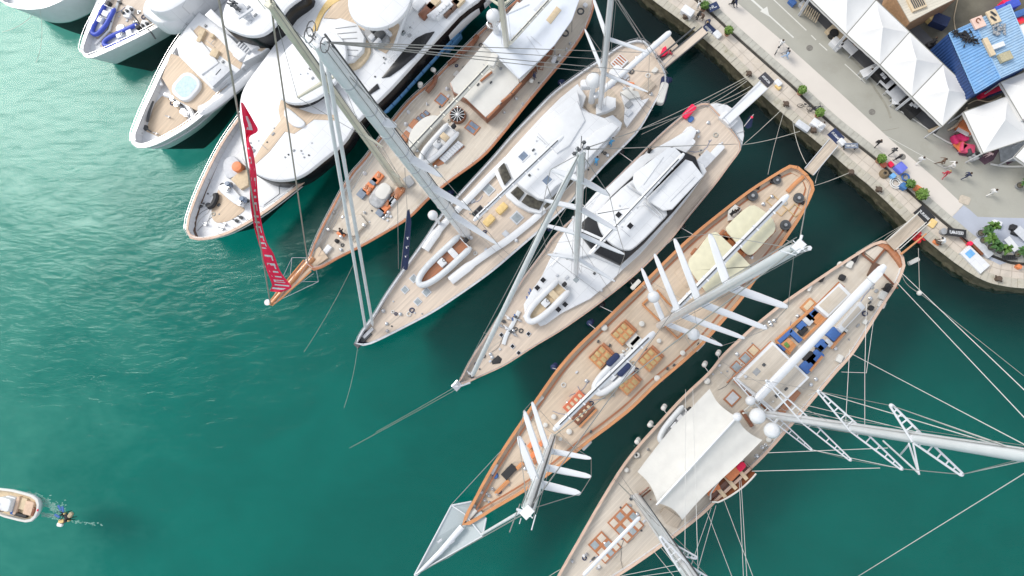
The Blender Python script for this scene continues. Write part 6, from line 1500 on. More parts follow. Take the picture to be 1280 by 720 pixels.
for i in range(9): q.box(P(*b1(915+i*12,40+i*9),QZ+.7),.10,1.1,QZ+.5,QZ+.7,TA+.4)
c=P(*b1(960,75),QZ); single('wooden_rack',q,mat('pine_slats',(.62,.52,.38),.8,.2,6),'pale wooden slatted rack standing at the tent edge near the top','rack',(c.x,c.y,QZ))
# planter drum and scooter near the tents, top
c=P(*b1(1115,205),QZ+.6); q=MB(); q.cyl(c,.55,QZ,QZ+.6,16,.5); q.cyl(c,.3,QZ+.6,QZ+.7,12); single('drum',q,BLACK,'black round drum under the tent edge near the two white boxes','drum',(c.x,c.y,QZ),smooth=True)
qbox(b1(1135,265),1.3,.9,.8,WHITE2,'cool_box','white cool box beside the black round drum at the tent edge','box',r=.1)
qbox(b1(925,28),.9,.7,.5,LGREY,'box','pale grey crate beside the wooden slatted rack','box'); qbox(b1(855,8),.8,.6,.5,BLUEC,'box','blue-grey crate at the very top by the tent row','box')

# ================================================================= blue container roofs
def corr(mb_,pts,z,n,amp=.08,th=.1):
    a,b_,c,d=[P(*p,z) for p in pts]  # ribs run from a-b side to d-c side
    rows=[]
    for i in range(n*4+1):
        t_=i/(n*4); h=(0,1,1,0)[i%4]*amp
        rows.append([a.lerp(d,t_)+Vector((0,0,h)), b_.lerp(c,t_)+Vector((0,0,h))])
    mb_.grid(rows,th)
BLR=mat('blue_corrugated_metal',(.19,.38,.64),.45,.10,1.5,dirt=.4,dirtcol=(.35,.45,.55),dscale=1.2); BLW=mat('dark_blue_metal',(.02,.06,.19),.5,.15,2)
BLL=mat('light_blue_corrugated_metal',(.32,.48,.65),.5,.12,1.5,dirt=.4,dirtcol=(.45,.5,.52),dscale=1)
def container(name,label,pts,h,mroof,mwall,n=20):
    z=QZ+h; c4=[P(*p,z) for p in pts]; ctr=sum(c4,Vector())/4
    t=thing(name,label,'container',(ctr.x,ctr.y,QZ),math.atan2((c4[1]-c4[0]).y,(c4[1]-c4[0]).x))
    q=MB(); corr(q,pts,z,n); build(q,'roof',mroof,t)
    q=MB(); cc=[p.lerp(ctr,.004) for p in c4]
    for i in range(4):
        a,b_=cc[i],cc[(i+1)%4]; m_=n if i%2 else int(n*1.1); nr=(b_-a).normalized(); nr=Vector((-nr.y,nr.x,0)); r_=[]
        for j in range(m_*4+1):
            p=a.lerp(b_,j/(m_*4))+nr*((0,1,1,0)[j%4]*.06); r_.append(p)
        q.grid([[Vector((p.x,p.y,z-.1)) for p in r_],[Vector((p.x,p.y,QZ)) for p in r_]])
    build(q,'wall',mwall,t)
    q=MB()
    for i in range(4): q.tube([c4[i]+Vector((0,0,.06)),c4[(i+1)%4]+Vector((0,0,.06))],.07,5)
    build(q,'roof_frame',mroof,t); return t
container('blue_container','bright blue corrugated container with dark branches lying on its roof',[(1186,42),(1217,28),(1250,98),(1219,117)],5.2,BLR,BLW,22)
container('blue_container','light blue corrugated container roof littered with boards and boxes by the right edge',[(1218,27.5),(1262,6),(1292,78),(1251,97.5)],5.15,BLL,BLW,24)
rz=QZ+5.3
q=MB(); rnd=random.Random(11)
pa=P(*b2(725,200),rz)
for i in range(60):
    t_=rnd.random(); c=P(*b2(725+t_*110+rnd.gauss(0,8+16*t_),200+t_*55+rnd.gauss(0,6+14*t_)),rz+rnd.uniform(.0,.25)); d=Vector((rnd.uniform(-.5,.5),rnd.uniform(-.5,.5),rnd.uniform(-.02,.12))); q.tube([c,c+d*1.3],[.10,.03],5)
single('branch_heap',q,BLACK,'black heap of branches and netting lying on the bright blue roof','heap',tuple(pa))
for px,L,W,h,m,nm,lb,cat in ((b2(868,138),1.15,1.2,.25,mat('pink_board',(.70,.50,.42),.8,.1,3),'board','pale pink board with a small round mark on the light blue roof','board'),(b2(962,102),1.0,1.5,.2,BEIGE,'panel','yellowish panel with dark stripes on the light blue roof','panel'),
   (b2(935,290),.5,2.0,.3,BEIGE,'pallet','long beige plank bundle lying on the light blue roof','pallet'),(b2(985,285),1.5,.5,.25,WHITE2,'board','white L-shaped board lying on the light blue roof','board'),(b2(1040,350),1.2,.9,.4,mat('tan_crate',(.42,.38,.25),.8,.2,5),'crate','tan crate near the tent edge on the light blue roof','crate')):
    o=qbox(px,L,W,h,m,nm,lb,cat,z=rz,ang=TA+math.pi/2-.35)
q=MB(); c=P(*b2(865,128),rz+.3); q.tube([c+Vector((.2*math.cos(a*.6),.25*math.sin(a*.6),0)) for a in range(9)],.05,4); single('round_mark',q,VARNB,'small brown round mark on the pale pink board on the roof','mark',tuple(c))
q=MB()
for i in range(8): q.box(P(*b2(948+(i%4)*8,75+(i//4)*30+(i%4)*6),rz+.25),.22,.22,rz+.2,rz+.24,.3)
c=P(962/5+1050-.0,20,rz); single('lettering_panel',q,DGREY,'dark printed marks on the yellowish panel on the light blue roof','sign',tuple(P(*b2(962,102),rz+.2)))
q=MB(); rnd=random.Random(2)
for i in range(40): q.ball(tuple(P(*b2(995+rnd.uniform(-38,38),185+rnd.uniform(-32,32)),rz+.12)),rnd.uniform(.07,.16),nu=6,nv=4)
single('gravel_bags',q,GREY,'grey speckled heap of rubble on the light blue roof','rubble',tuple(P(*b2(995,185),rz)))
for px,L,W,h,m,lb in ((b2(1050,35),2.6,.8,1.6,ROYAL,'royal blue tarpaulin bundle behind the light blue roof'),(b2(1085,20),1.4,.9,1.7,ROYAL,'second royal blue tarpaulin bundle nearer the top edge'),(b2(1085,120),2.0,1.3,1.4,RED,'red crate pile in the corner by the right edge'),(b2(1120,160),1.4,.8,1.5,mat('bright_red',(.7,.05,.04),.6,.1,4),'bright red box in front of the red crate pile'),(b2(1100,150),.7,.6,1.6,mat('dark_green',(.04,.12,.05),.7,.1,5),'small dark green bin among the red crates'),(b2(1130,80),1.2,.7,1.7,BLUEC,'blue-grey crate above the red crate pile'),(b2(1050,5),1.0,.6,1.0,RED,'small red crate at the top edge above the blue bundle'),
   (b2(950,570),2.4,.5,.8,RED,'narrow red beam standing between the blue container and the white tent'),(b2(1000,560),2.6,.6,.7,NAVY,'dark blue beam beside the narrow red one by the white tent'),(b2(640,300),.8,.6,.7,LGREY,'pale crate beside the dark blue container wall'),(b2(575,270),.9,.6,.6,BLACK,'black motor unit at the foot of the container wall')):
    qbox(px,L,W,h,m,'crate',lb,'crate',ang=TA+math.pi/2-.35,r=.12)
# beige kiosk at the top
kz=QZ+3.2; kp=[(1118,-10),(1122,0),(1138,28),(1164,14),(1196,-2),(1190,-40),(1130,-50)]
t=thing('kiosk','beige wooden kiosk with grooved flat roof and a dark roof vent at the top edge','kiosk',tuple(P(1155,0,QZ)),TA+math.pi/2-.35)
q=MB(); q.prism(pp(kp,kz),QZ,kz-.1); build(q,'wall',mat('pine_wall',(.45,.27,.15),.7,.15,4),t)
q=MB(); q.prism([v for v in pp([(p[0]-.5,p[1]-.3) for p in kp],kz)],kz-.08,kz+.05,.03); build(q,'roof',mat('beige_roof',(.60,.56,.47),.7,.05,3,stretch=(1,8,1),seams=.3,seamw=.3),t)
q=MB(); c=P(*b2(485,15),kz+.4); q.box(c,1.6,1.5,kz,kz+.35,TA+math.pi/2-.35,.05); v=build(q,'roof_vent',BEIGE,t)
q=MB()
for i in range(6): q.box(P(*b2(455+i*12,22-i*5),kz+.4),.1,1.2,kz+.34,kz+.42,TA+math.pi/2-.35)
build(q,'vent_slat',DGREY,v)
qbox(b2(635,120),1.7,1.2,1.0,NAVY,'generator','dark blue generator with grey ribs standing on dark ground below the kiosk','generator',da=.4,r=.1)
qbox(b2(575,105),.8,.6,.9,YELLO,'crate','yellowish crate between the kiosk and the dark blue generator','crate')
for k,px in enumerate((b2(345,60),b2(390,90),b2(400,110))): qbox(px,.8,.5,.7,(VARNB,DGREY,BEIGE)[k],'crate',('brown','dark grey','beige')[k]+' crate at the foot of the kiosk wall','crate')
q=MB(); q.tube(cr([P(*b2(*p),QZ+.06) for p in ((735,0),(722,60),(712,120),(722,185),(735,230))],5),.05,5); single('cable',q,BEIGE,'pale cable lying on the dark ground between kiosk and blue roofs','cable',tuple(P(*b2(712,120),QZ)))
q=MB(); q.tube(cr([P(*b2(*p),QZ+.5) for p in ((800,650),(860,625),(930,635),(1010,600))],4),.06,5); single('pole',q,BEIGE,'long pale pole beside the separate white tent','pole',tuple(P(*b2(860,625),QZ)))

# ================================================================= stall furniture by the separate tent
RUG=mat('purple_carpet',(.13,.075,.10),.9,.15,3); ANG2=TA
strip('carpet',[b4(685,255),b4(725,235),b4(760,330),b4(860,370),b4(930,345),b4(1000,330),b4(960,400),b4(905,430),b4(860,390),b4(745,370)],QZ+.03,RUG,.02)
def pouf(px,L,W,h,m,lb,da=0,nm='armchair'):
    ang=TA+1+da; c=P(*px,QZ+h); t=thing(nm,lb,nm.replace('_',' '),(c.x,c.y,QZ),ang); M=MW[t.name]
    q=MB(); q.rbox(c,L,W,QZ+.1,QZ+h,ang,.2,.1); build(q,'seat',m,t,True)
    q=MB(); q.rbox(M@Vector((-L/2+.12,0,0)),.25,W,QZ+.3,QZ+h+.35,ang,.1,.06); build(q,'backrest',m,t,True)
PINK=mat('pink_fabric',(.78,.04,.18),.7,.1,4)
pouf(b4(755,262),1.7,1.0,.5,PINK,'bright pink sofa on the purple carpet, the upper of two pink pieces',.2,'sofa'); pouf(b4(798,325),1.6,1.0,.5,mat('rose_fabric',(.75,.10,.20),.7,.1,4),'rose pink sofa on the purple carpet below the orange table',-.3,'sofa')
table(b4(752,308),1.1,1.1,.5,ORANGE,LGREY,'square orange low table between the two pink sofas')
table(b4(775,212),1.3,.9,.8,WHITE2,LGREY,'small white table beside the orange-brown counter near the separate tent',da=.3)
qbox(b4(800,190),1.6,.9,1.0,ORANGE,'counter','orange-brown counter under the corner of the separate tent','counter',da=.3); 
c=P(*b4(805,238),QZ+.5); q=MB(); q.cyl(c,.3,QZ+.4,QZ+.5,14); q.cyl(c,.05,QZ,QZ+.4,8); single('stool',q,OFFW,'round off-white stool beside the pink sofa','stool',(c.x,c.y,QZ),smooth=True)
q=MB()
for i in range(7): q.box(P(*b4(735+i*6,180-i*9),QZ+.3+i*.03),2.2,.16,QZ+.1,QZ+.3+i*.03,TA+math.pi/2-.2+.1*i)
single('plank_stack',q,mat('pine_slats',(.62,.52,.38)),'fanned stack of pale planks leaning by the separate white tent','planks',tuple(P(*b4(750,155),QZ)))
for k,(px,lb) in enumerate(((b4(820,350),'dark'),(b4(845,370),'grey'),(b4(835,385),'grey'),(b4(860,365),'dark'))): pouf(px,.7,.7,.45,DGREY if lb=='dark' else GREY,f"{'blackish' if k==0 else 'dark grey' if k==3 else 'mid grey'} chair in the cluster below the rose sofa, {('nearest the sofa','facing the road','on the road side corner','nearest the tent')[k]}",k*.9,'chair')
table(b4(1085,345),2.9,2.2,.15,mat('grey_rug_top',(.40,.42,.44),.8,.2,3),RUG,'large square grey panel with dark purple border by the right edge',name='floor_panel',cat='panel',da=1.25-.35)
strip('panel_border',[b4(995,330),b4(1115,265),b4(1160,370),b4(1045,430)],QZ+.04,RUG,.02)
q=MB(); q.tube(cr([P(*b4(*p),QZ+.12) for p in ((580,235),(640,270),(700,300))],3),.09,5); q.tube(cr([P(*b4(*p),QZ+.12) for p in ((940,425),(1040,440),(1150,440))],3),.12,5); q.tube(cr([P(*b4(*p),QZ+.1) for p in ((380,95),(460,145),(560,215))],3),.06,5)
single('edge_beam',q,OFFW,'long pale edging beam lying on the road along the tents','beam',tuple(P(*b4(640,270),QZ)))
q=MB(); q.box(P(*b4(600,200),QZ+.3),1.6,.3,QZ+.1,QZ+.3,TA+math.pi/2-.3); single('ramp',q,BEIGE,'short beige ramp sticking out at the lower end of the tent row','ramp',tuple(P(*b4(600,200),QZ)))
q=MB(); c=P(*b4(780,650),QZ+.05); q.rbox(c,1.1,.9,QZ,QZ+.06,TA+.5,.2,.02); single('floor_mat',q,mat('tan_mat',(.50,.44,.36),.9,.1,5),'small tan mat on the road beside the end of the pale walkway','mat',(c.x,c.y,QZ))

# ================================================================= boarding mats and signs
def mat_sign(px,L,W,m,label,da=0,glyph=None,z=QZ,h=.05,tilt=False,name='boarding_mat',cat='mat',seed=1,n=7):
    c=P(*px,z+h+(.6 if tilt else 0)); ang=TA+da; zz=z+(.7 if tilt else 0); t=thing(name,label,cat,(c.x,c.y,z),ang); M=MW[t.name]
    q=MB(); q.box(c,L,W,zz,zz+h,ang,.01); build(q,'panel',m,t)
    a=M@Vector((-L*.36,0,0)); b_=M@Vector((L*.36,0,0)); gh=W*(.18 if not tilt else .34)
    g=glyphs((0,0),(1,1),gh,n,seed,zz+h)
    # rebuild glyphs directly in world
    g=MB(); rnd=random.Random(seed); u=(b_-a).normalized(); v=Vector((-u.y,u.x,0)); cw=(b_-a).length/n
    GG={'E':[(0,0,0,1),(0,1,1,1),(0,.5,.8,.5),(0,0,1,0)],'N':[(0,0,0,1),(0,1,1,0),(1,0,1,1)],'L':[(0,0,0,1),(0,0,1,0)],'A':[(0,0,.5,1),(.5,1,1,0)],'T':[(0,1,1,1),(.5,0,.5,1)],'I':[(.5,0,.5,1)],'O':[(0,0,0,1),(1,0,1,1),(0,0,1,0),(0,1,1,1)]}
    for i in range(n):
        for x0,y0,x1,y1 in GG[rnd.choice('ENLATIO')]:
            p=a+u*(i*cw+x0*cw*.7)+v*((y0-.5)*gh); r=a+u*(i*cw+x1*cw*.7)+v*((y1-.5)*gh); d=(r-p).normalized()*.035; s_=Vector((-d.y,d.x,0))
            g.prism([p-d-s_,r+d-s_,r+d+s_,p-d+s_],zz+h,zz+h+.015)
    build(g,'lettering',WHITE2,t)
    if tilt:
        q=MB()
        for k in (-.4,.4): p=M@Vector((L*k,0,0)); q.box(p,.06,.5,z,zz,ang)
        build(q,'stand',DGREY,t)
    return t
mat_sign(b1(330,185),1.45,1.15,NAVY,'navy boarding mat with white lettering at the foot of the ketch gangway',seed=2)
mat_sign(b1(690,498),1.55,1.1,mat('charcoal_mat',(.055,.055,.065),.9,.1,6),'charcoal boarding mat at the quay end of the white gangway',seed=3)
mat_sign(b3(725,350),1.5,1.15,NAVY,'navy boarding mat with white lettering beside the teak gangway of the orange railed schooner',seed=4)
mat_sign(b5(528,195),1.9,1.35,BLACK,'black boarding mat with white lettering at the gangway of the large schooner',seed=5,n=8)
mat_sign(b3(820,412),1.4,.6,mat('grey_blue_sign',(.16,.19,.25),.8,.1,5),'grey-blue sign board with pale lettering next to the navy mat on the quay',da=.85,tilt=True,name='sign_board',cat='sign',seed=6)
mat_sign(b5(727,305),1.9,.85,BLACK,'black sign board with bold white lettering standing on the quay near the blue-grey floor',da=.72,tilt=True,name='sign_board',cat='sign',seed=7)
mat_sign(b1(358,45),1.2,.9,NAVY,'navy sign board with a white emblem by the topmost potted shrub',da=1.3,tilt=True,name='sign_board',cat='sign',seed=8,n=2)
qbox(b5(845,470),2.9,1.35,.35,WHITE2,'glass_top_table','long white low table with a bluish printed end on the stone quay corner','table',da=.0); 
q=MB(); c=P(*b5(815,435),QZ+.4); q.box(c,.7,.8,QZ+.36,QZ+.375,TA); single('leaflet',q,SKYB,'pale blue printed sheet lying on the long white low table','sheet',(c.x,c.y,QZ+.36),TA)
qbox(b5(895,400),2.3,.8,.4,LGREY,'bench','pale grey bench beside the long white low table','bench',r=.1)
qbox(b5(860,405),1.6,.25,.5,VARNB,'plank','thin brown plank between the pale grey bench and the gutter','plank')

# ================================================================= plants
LEAF=mat('shrub_leaf',(.10,.20,.035),.6,.35,2); LEAFD=mat('dark_leaf',(.05,.13,.03),.6,.35,2); LEAFY=mat('bright_leaf',(.14,.25,.04),.6,.3,2)
def leafy(mb_,c,r,n,seed,size=.16,up=1.0,arch=False):
    rnd=random.Random(seed)
    for i in range(n):
        if arch:
            a=rnd.uniform(0,6.28); L=r*rnd.uniform(.6,1.2); h=rnd.uniform(.5,1.2)*up; d=Vector((math.cos(a),math.sin(a),0)); s_=Vector((-d.y,d.x,0))*size*.5; b0=Vector(c)
            pts=[b0+Vector((0,0,h*.2)),b0+d*L*.4+Vector((0,0,h)),b0+d*L*.75+Vector((0,0,h*.95)),b0+d*L+Vector((0,0,h*.6))]
            mb_.add([pts[0]-s_*.3,pts[0]+s_*.3,pts[1]+s_,pts[1]-s_,pts[2]+s_*.8,pts[2]-s_*.8,pts[3]],[[0,1,2,3],[3,2,4,5],[5,4,6]])
        else:
            v=Vector((rnd.gauss(0,1),rnd.gauss(0,1),rnd.gauss(0,1)+.3)).normalized()*r*rnd.uniform(.65,1.08); p=Vector(c)+v; s1=Vector((rnd.uniform(-1,1),rnd.uniform(-1,1),rnd.uniform(-.5,.5))).normalized()*size; s2=s1.cross(v).normalized()*size*.6
            mb_.add([p-s1,p+s2,p+s1,p-s2],[[0,1,2,3]])
def shrub(px,label,r=.5,h=.9,seed=1,m=LEAF,potm=None,sq=False,n=260,group=None,arch=False,name='potted_shrub',cat='potted plant'):
    c=P(*px,QZ+h); t=thing(name,label,cat,(c.x,c.y,QZ),0,group); q=MB()
    q.cyl(c,.26,QZ,QZ+.5,14,.34); q.cyl(c,.36,QZ+.44,QZ+.5,14); build(q,'pot',potm or mat('terracotta',(.35,.18,.11),.8,.15,4),t,True)
    q=MB(); q.cyl(c,.28,QZ+.5,QZ+.505,12); build(q,'soil',DIRT,t)
    q=MB(); q.tube([(c.x,c.y,QZ+.5),(c.x+.03,c.y,QZ+h)],[.05,.03],6); build(q,'stem',VARNB,t)
    q=MB(); leafy(q,(c.x,c.y,QZ+h),r,n,seed,arch=arch,size=.14 if not arch else .22); build(q,'foliage',m,t)
    if not arch: q=MB(); q.ball((c.x,c.y,QZ+h),r*.72,nu=10,nv=6); build(q,'inner_foliage',LEAFD,t,True)
SHG='potted shrubs along the walkway kerb'
for k,(px,lb,m_) in enumerate(((b1(305,32),'round potted shrub nearest the top, beside the navy sign board',LEAF),(b1(455,188),'round potted shrub alone on the kerb below the ketch boarding mat',LEAFY),(b1(915,560),'round potted shrub on the kerb above the parked bicycle',LEAFY),(b1(1027,702),'round potted shrub on the kerb just below the parked bicycle',LEAFY),(b4(262,390),'round potted shrub on the kerb beside the dark coil of rope',LEAFY))):
    shrub(px,lb,.46,1.0,k+1,m_,group=SHG)
shrub(b4(440,548),'leafy green shrub beside the blue bin on the kerb',.48,.9,8,LEAF,group=SHG); shrub(b4(515,612),'larger leafy green shrub at the lower end of the walkway kerb, beside the orange bag',.62,.9,9,LEAFY,n=360,group=SHG)
for k,(px,lb,r) in enumerate(((b5(940,272),'palm-like plant at the top of the plant group, beside the white cube stool',1.1),(b5(900,300),'arching plant on the left of the upper plant group',.8),(b5(915,345),'broad arching plant in the middle of the plant group',1.15),(b5(962,390),'full arching plant on the lower bend of the plant group',1.1),(b5(1015,412),'arching plant at the right end of the plant group by the striped chair',1.0),(b5(1130,435),'bushy arching plant by the right edge below the chairs',1.1),(b5(1160,420),'bushy arching plant cut by the right edge',1.0),(b4(1145,550),'dark plant at the right edge of the road',.8))):
    shrub(px,lb,r*.62,1.0,20+k,LEAFD if k%2 else LEAF,GREY,n=46,arch=True,name='palm_plant',cat='plant',group='arching plants on the quay corner')
# corner lounge furniture
for px,L,W,m,lb,nm in ((b5(985,248),.9,.7,WHITE2,'white cube stool at the top of the plant group','stool'),(b5(1090,270),.6,.6,BLACK,'black cube stool on the blue-grey floor, upper of two','stool'),(b5(1107,300),.8,.6,BLACK,'black cube stool on the blue-grey floor, lower of two','stool')):
    qbox(px,L,W,.45,m,nm,lb,nm,da=.5,r=.08)
table(b5(1075,375),1.6,.7,.5,WHITE2,LGREY,'white low table with a dark seam beside the black stools',da=-.1); table(b5(1140,310),1.5,.9,.5,LGREY,LGREY,'pale blue-grey table cut by the right edge')
q=MB()
for i in range(6): q.box(P(*b5(1038+i*11,458),QZ+.5),.12,.5,QZ+.4,QZ+.5,0)
c=P(*b5(1065,458),QZ); q.box(P(*b5(1065,458),QZ+.4),1.4,.5,QZ+.2,QZ+.38,0); single('striped_bench',q,mat('zebra_black',(.05,.05,.05),.6),'small black and white striped bench below the plant group','bench',tuple(c))
q=MB(); q.tube([P(*b5(750,330),QZ+.2),P(*b5(830,410),QZ+.2)],.08,5); single('fallen_pole',q,VARNB,'brown pole lying by the black sign board on the quay corner','pole',tuple(P(*b5(790,370),QZ)))

# ================================================================= kerb-side goods
c=P(*b4(285,482),QZ+.4); q=MB()
for k in range(4): q.tube([c+Vector(((.45-.06*k)*math.cos(a*.45),(.45-.06*k)*math.sin(a*.45),-.35+.1*k)) for a in range(15)],.09,6)
single('rope_coil',q,mat('brown_rope',(.20,.15,.09),.9,.2,10),'big brown coil of rope standing on the kerb between shrub and blue box','rope coil',(c.x,c.y,QZ),smooth=True)
for px,L,W,h,m,nm,lb in ((b4(385,445),1.0,.95,.8,mat('violet_blue_box',(.14,.17,.62),.6,.08,4),'box','violet-blue box on the pale walkway below the dark dressed person'),(b4(320,425),.6,.5,.4,RED,'box','red-topped small box beside the potted shrub and people'),(b4(280,425),.6,.5,.4,mat('brick_red',(.5,.13,.08),.7),'box','brick red box next to the round shrub above the rope coil'),
  (b4(335,497),.5,.5,.5,SKYB,'box','light blue box beside the rope coil'),(b4(405,560),.7,.6,.7,mat('bin_blue',(.05,.16,.38),.6),'bin','blue bin beside the leafy shrub on the kerb'),(b4(495,580),.9,.6,.5,ORANGE,'bag','orange bag lying beside the larger leafy shrub'),(b3(520,285),1.6,.7,.4,LGREY,'stone_block','pale stone block on the coping by the mooring lines'),
  (b1(385,212),.9,.7,.35,WHITE2,'box','white box beside the navy boarding mat of the ketch'),(b1(765,515),.8,.6,.4,WHITE2,'box','white box with orange goods beside the charcoal mat'),(b1(765,540),.7,.4,.3,YELLO,'box','yellow-orange crate below the white box by the charcoal mat'),(b3(615,275),1.5,.8,.7,WHITE2,'cart','white cart beside the schooner mat, with its dark handle'),(b3(765,385),.8,.6,.5,WHITE2,'box','white box between the navy mat and the grey-blue sign'),
  (b1(200,65),1.4,.9,.9,WHITE2,'scooter','white scooter-like cart near the quay edge at the top'),(b5(580,245),.7,.9,.2,YELLO,'pad','tan pad beside the black boarding mat'),(b5(820,370),.4,.4,.6,RED,'mooring_post','small red bollard by the pale grey bench'),(b5(1125,515),.5,.4,.5,ORANGE,'mooring_post','small orange bollard on the quay corner by the right edge'),(b5(605,365),.7,.4,.3,ORANGE,'life_ring','orange life ring on the coping beside the crouching person')):
    qbox(px,L,W,h,m,nm,lb,nm.replace('_',' '),r=.1,da=.2 if nm!='box' else 0)
c=P(*b4(410,507),QZ+.3); q=MB(); q.tube([c+Vector((.36*math.cos(a*.5),.36*math.sin(a*.5),0)) for a in range(14)],.09,6); single('life_ring',q,BLUEC,'blue and white ring lying on the pale walkway','life ring',(c.x,c.y,QZ),smooth=True)
c=P(*b4(345,545),QZ+.05); q=MB(); q.tube([c+Vector((.6*math.cos(a*.5),.6*math.sin(a*.5),.02*a)) for a in range(14)],.06,5); q.tube([c+Vector((.4*math.cos(a*.5),.4*math.sin(a*.5),.02*a)) for a in range(14)],.06,5); single('rope_coil',q,LINEN,'flat white coil of rope on the quay paving','rope coil',(c.x,c.y,QZ),smooth=True)
c=P(*b5(650,295),QZ+.5); q=MB(); q.cyl(c,.3,QZ,QZ+.45,14,.24); q.cyl(c,.34,QZ+.45,QZ+.55,14); single('bollard',q,GREY,'round grey bollard beside the black sign board','bollard',(c.x,c.y,QZ),smooth=True)
# red fender pile by the H gangway
def redcloth():
    c=P(*b5(495,335),.9); t=thing('fender_net','crumpled red fender bundle hanging at the quay edge under the large schooner gangway','fender',(c.x,c.y,.4)); q=MB(); rnd=random.Random(4)
    for i in range(12):
        p=P(*b5(460+rnd.uniform(0,75),335+rnd.uniform(-18,28)-((i%4)*6)),.9+rnd.uniform(-.2,.3)); q.ball(tuple(p),rnd.uniform(.2,.36),rnd.uniform(.15,.3),9,6)
    build(q,'bundle',mat('wet_red',(.65,.02,.025),.5,.15,5),t,True)
redcloth()
c=P(*b5(468,480),.5); q=MB(); q.rbox(c,1.25,.45,.05,.45,TA+math.pi/2-.25,.15,.1); single('float',q,OFFW,'small white float in the water below the quay corner','float',(c.x,c.y,0),smooth=True)
c=P(*b5(497,681),.3); q=MB(); q.ball((c.x,c.y,.25),.28); single('mooring_buoy',q,OFFW,'small white mooring buoy on the lines off the large schooner stern','buoy',(c.x,c.y,0),smooth=True)

# bollards and mooring lines
def bollard(px,label):
    c=P(*px,QZ+.6); q=MB(); q.cyl(c,.26,QZ+.05,QZ+.5,14,.18); q.cyl(c,.30,QZ+.5,QZ+.65,14,.24); q.box(c,.9,.14,QZ+.32,QZ+.44,TA); return single('bollard',q,mat('rusty_iron',(.10,.07,.05),.8,.3,6),label,'bollard',(c.x,c.y,QZ),smooth=True)
bol={'a':(b1(185,95),'rusty bollard near the topmost sign board'),'b':(b1(585,455),'rusty bollard where the single-masted yacht lines meet'),'c':(b1(818,645),'rusty bollard between charcoal mat and parked bicycle'),'d':(b3(590,310),'rusty bollard beside the white cart'),'e':(b3(825,572),'rusty bollard with orange paint stains'),'f':(b3(1000,680),'rusty bollard crossed by many dark lines'),'g':(b5(1000,590),'rusty bollard on the quay corner with an orange patch'),'h':(b5(620,360),'rusty bollard near the crouching person')}
for k,(px,lb) in bol.items(): bollard(px,lb)
def mline(a,za,b_,zb,label,sag=.5,r=.045,m=ROPE):
    A=P(*a,za); B_=P(*b_,zb); q=MB(); pts=[A.lerp(B_,t_/12)-Vector((0,0,sag*4*(t_/12)*(1-t_/12))) for t_ in range(13)]; q.tube(pts,r,5)
    return single('mooring_line',q,m,label,'rope',tuple(A))
ML=[((797,163),2.3,b1(600,462),QZ+.5,'mooring line from the ketch quarter, lower of the pair to the rusty bollard'),((802,168),2.3,(935,98),QZ+.5,'thin mooring line running along below the ketch stern to the quay'),((886,131),2.2,b1(570,505),QZ+.4,'upper mooring line from the round stern platform to the quay'),((890,130),2.2,b1(590,540),QZ+.4,'middle mooring line from the round stern platform to the quay'),((898,132),2.2,b1(596,560),QZ+.4,'lower mooring line from the round stern platform to the quay'),
 ((930,180),2,(976,138),QZ+.4,'sagging mooring line below the single-masted yacht stern'),((928,181),2,(1000,164),QZ+.4,'long mooring line from the single-masted yacht across to the quay'),((960,218),2.4,b3(418,140),QZ+.5,'thin line from the orange railed schooner up to the quay bollard'),((1008,205),2.6,b3(455,255),QZ+.4,'bright white line beside the teak gangway'),((1018,232),2.4,b3(825,572),QZ+.5,'mooring line from the orange stern to the stained bollard'),((1019,229),2.4,(1034,192),QZ+.3,'short line under the teak gangway'),
 ((1105,300),2.7,(1138,276),QZ+.3,'short line beside the large schooner gangway'),((1070,316),2.7,(1134,278),QZ+.3,'longer thin line from the large schooner quarter to the quay'),((1050,158),QZ,(1075,230),QZ,'x'),((1148,310),1.5,b5(497,681),.3,'white line hanging from the quay corner to the small buoy'),((1128,345),2.8,b5(497,681),.3,'line from the large schooner stern to the small buoy'),((b5(497,681)),.3,(1280,470),0.2,'long underwater mooring line beyond the small buoy'),
 ((385,326),2.8,(425,268),3.0,'x'),((600,470),2.3,(437,560),.1,'long pale anchor line from the single-masted yacht bow into the water'),((570,483),2.3,(470,540),.1,'anchor line angling away from the tip of the single-masted yacht'),((447,432),2.4,(386,450),.1,'x'),((450,398),2.5,(403,420),.05,'x'),((447,434),2.4,(430,510),.05,'anchor line dropping from the ketch bow into the water'),
 ((442,330),2.8,(380,440),.05,'anchor line slanting from the classic yacht bow into the teal water'),((700,712),2.7,(655,745),.1,'bow line of the large schooner at the lower picture edge'),((45,12),4,(3,40),.05,'thin line from the corner yacht into the pale water, left one'),((50,12),4,(45,78),.05,'thin line from the corner yacht straight down into the pale water')]
for a,za,b_,zb,lb in ML:
    if lb=='x': continue
    mline(a,za,b_,zb,lb,sag=.6 if za>1.6 else 0,r=.014 if 'anchor' in lb else .02 if 'thin' in lb or 'water' in lb else .03)

for px,lb in (((1012,60),'round iron drain cover in the road beside the dashed line'),((1128,196),'round iron drain cover in the road between the walkway and tents'),((1090,140),'round iron drain cover near the tyre marks')):
    c=P(*px,QZ); q=MB(); q.cyl(c,.36,QZ,QZ+.02,18); single('drain_cover',q,mat('iron_cover',(.20,.19,.17),.8,.3,8),lb,'drain cover',(c.x,c.y,QZ))
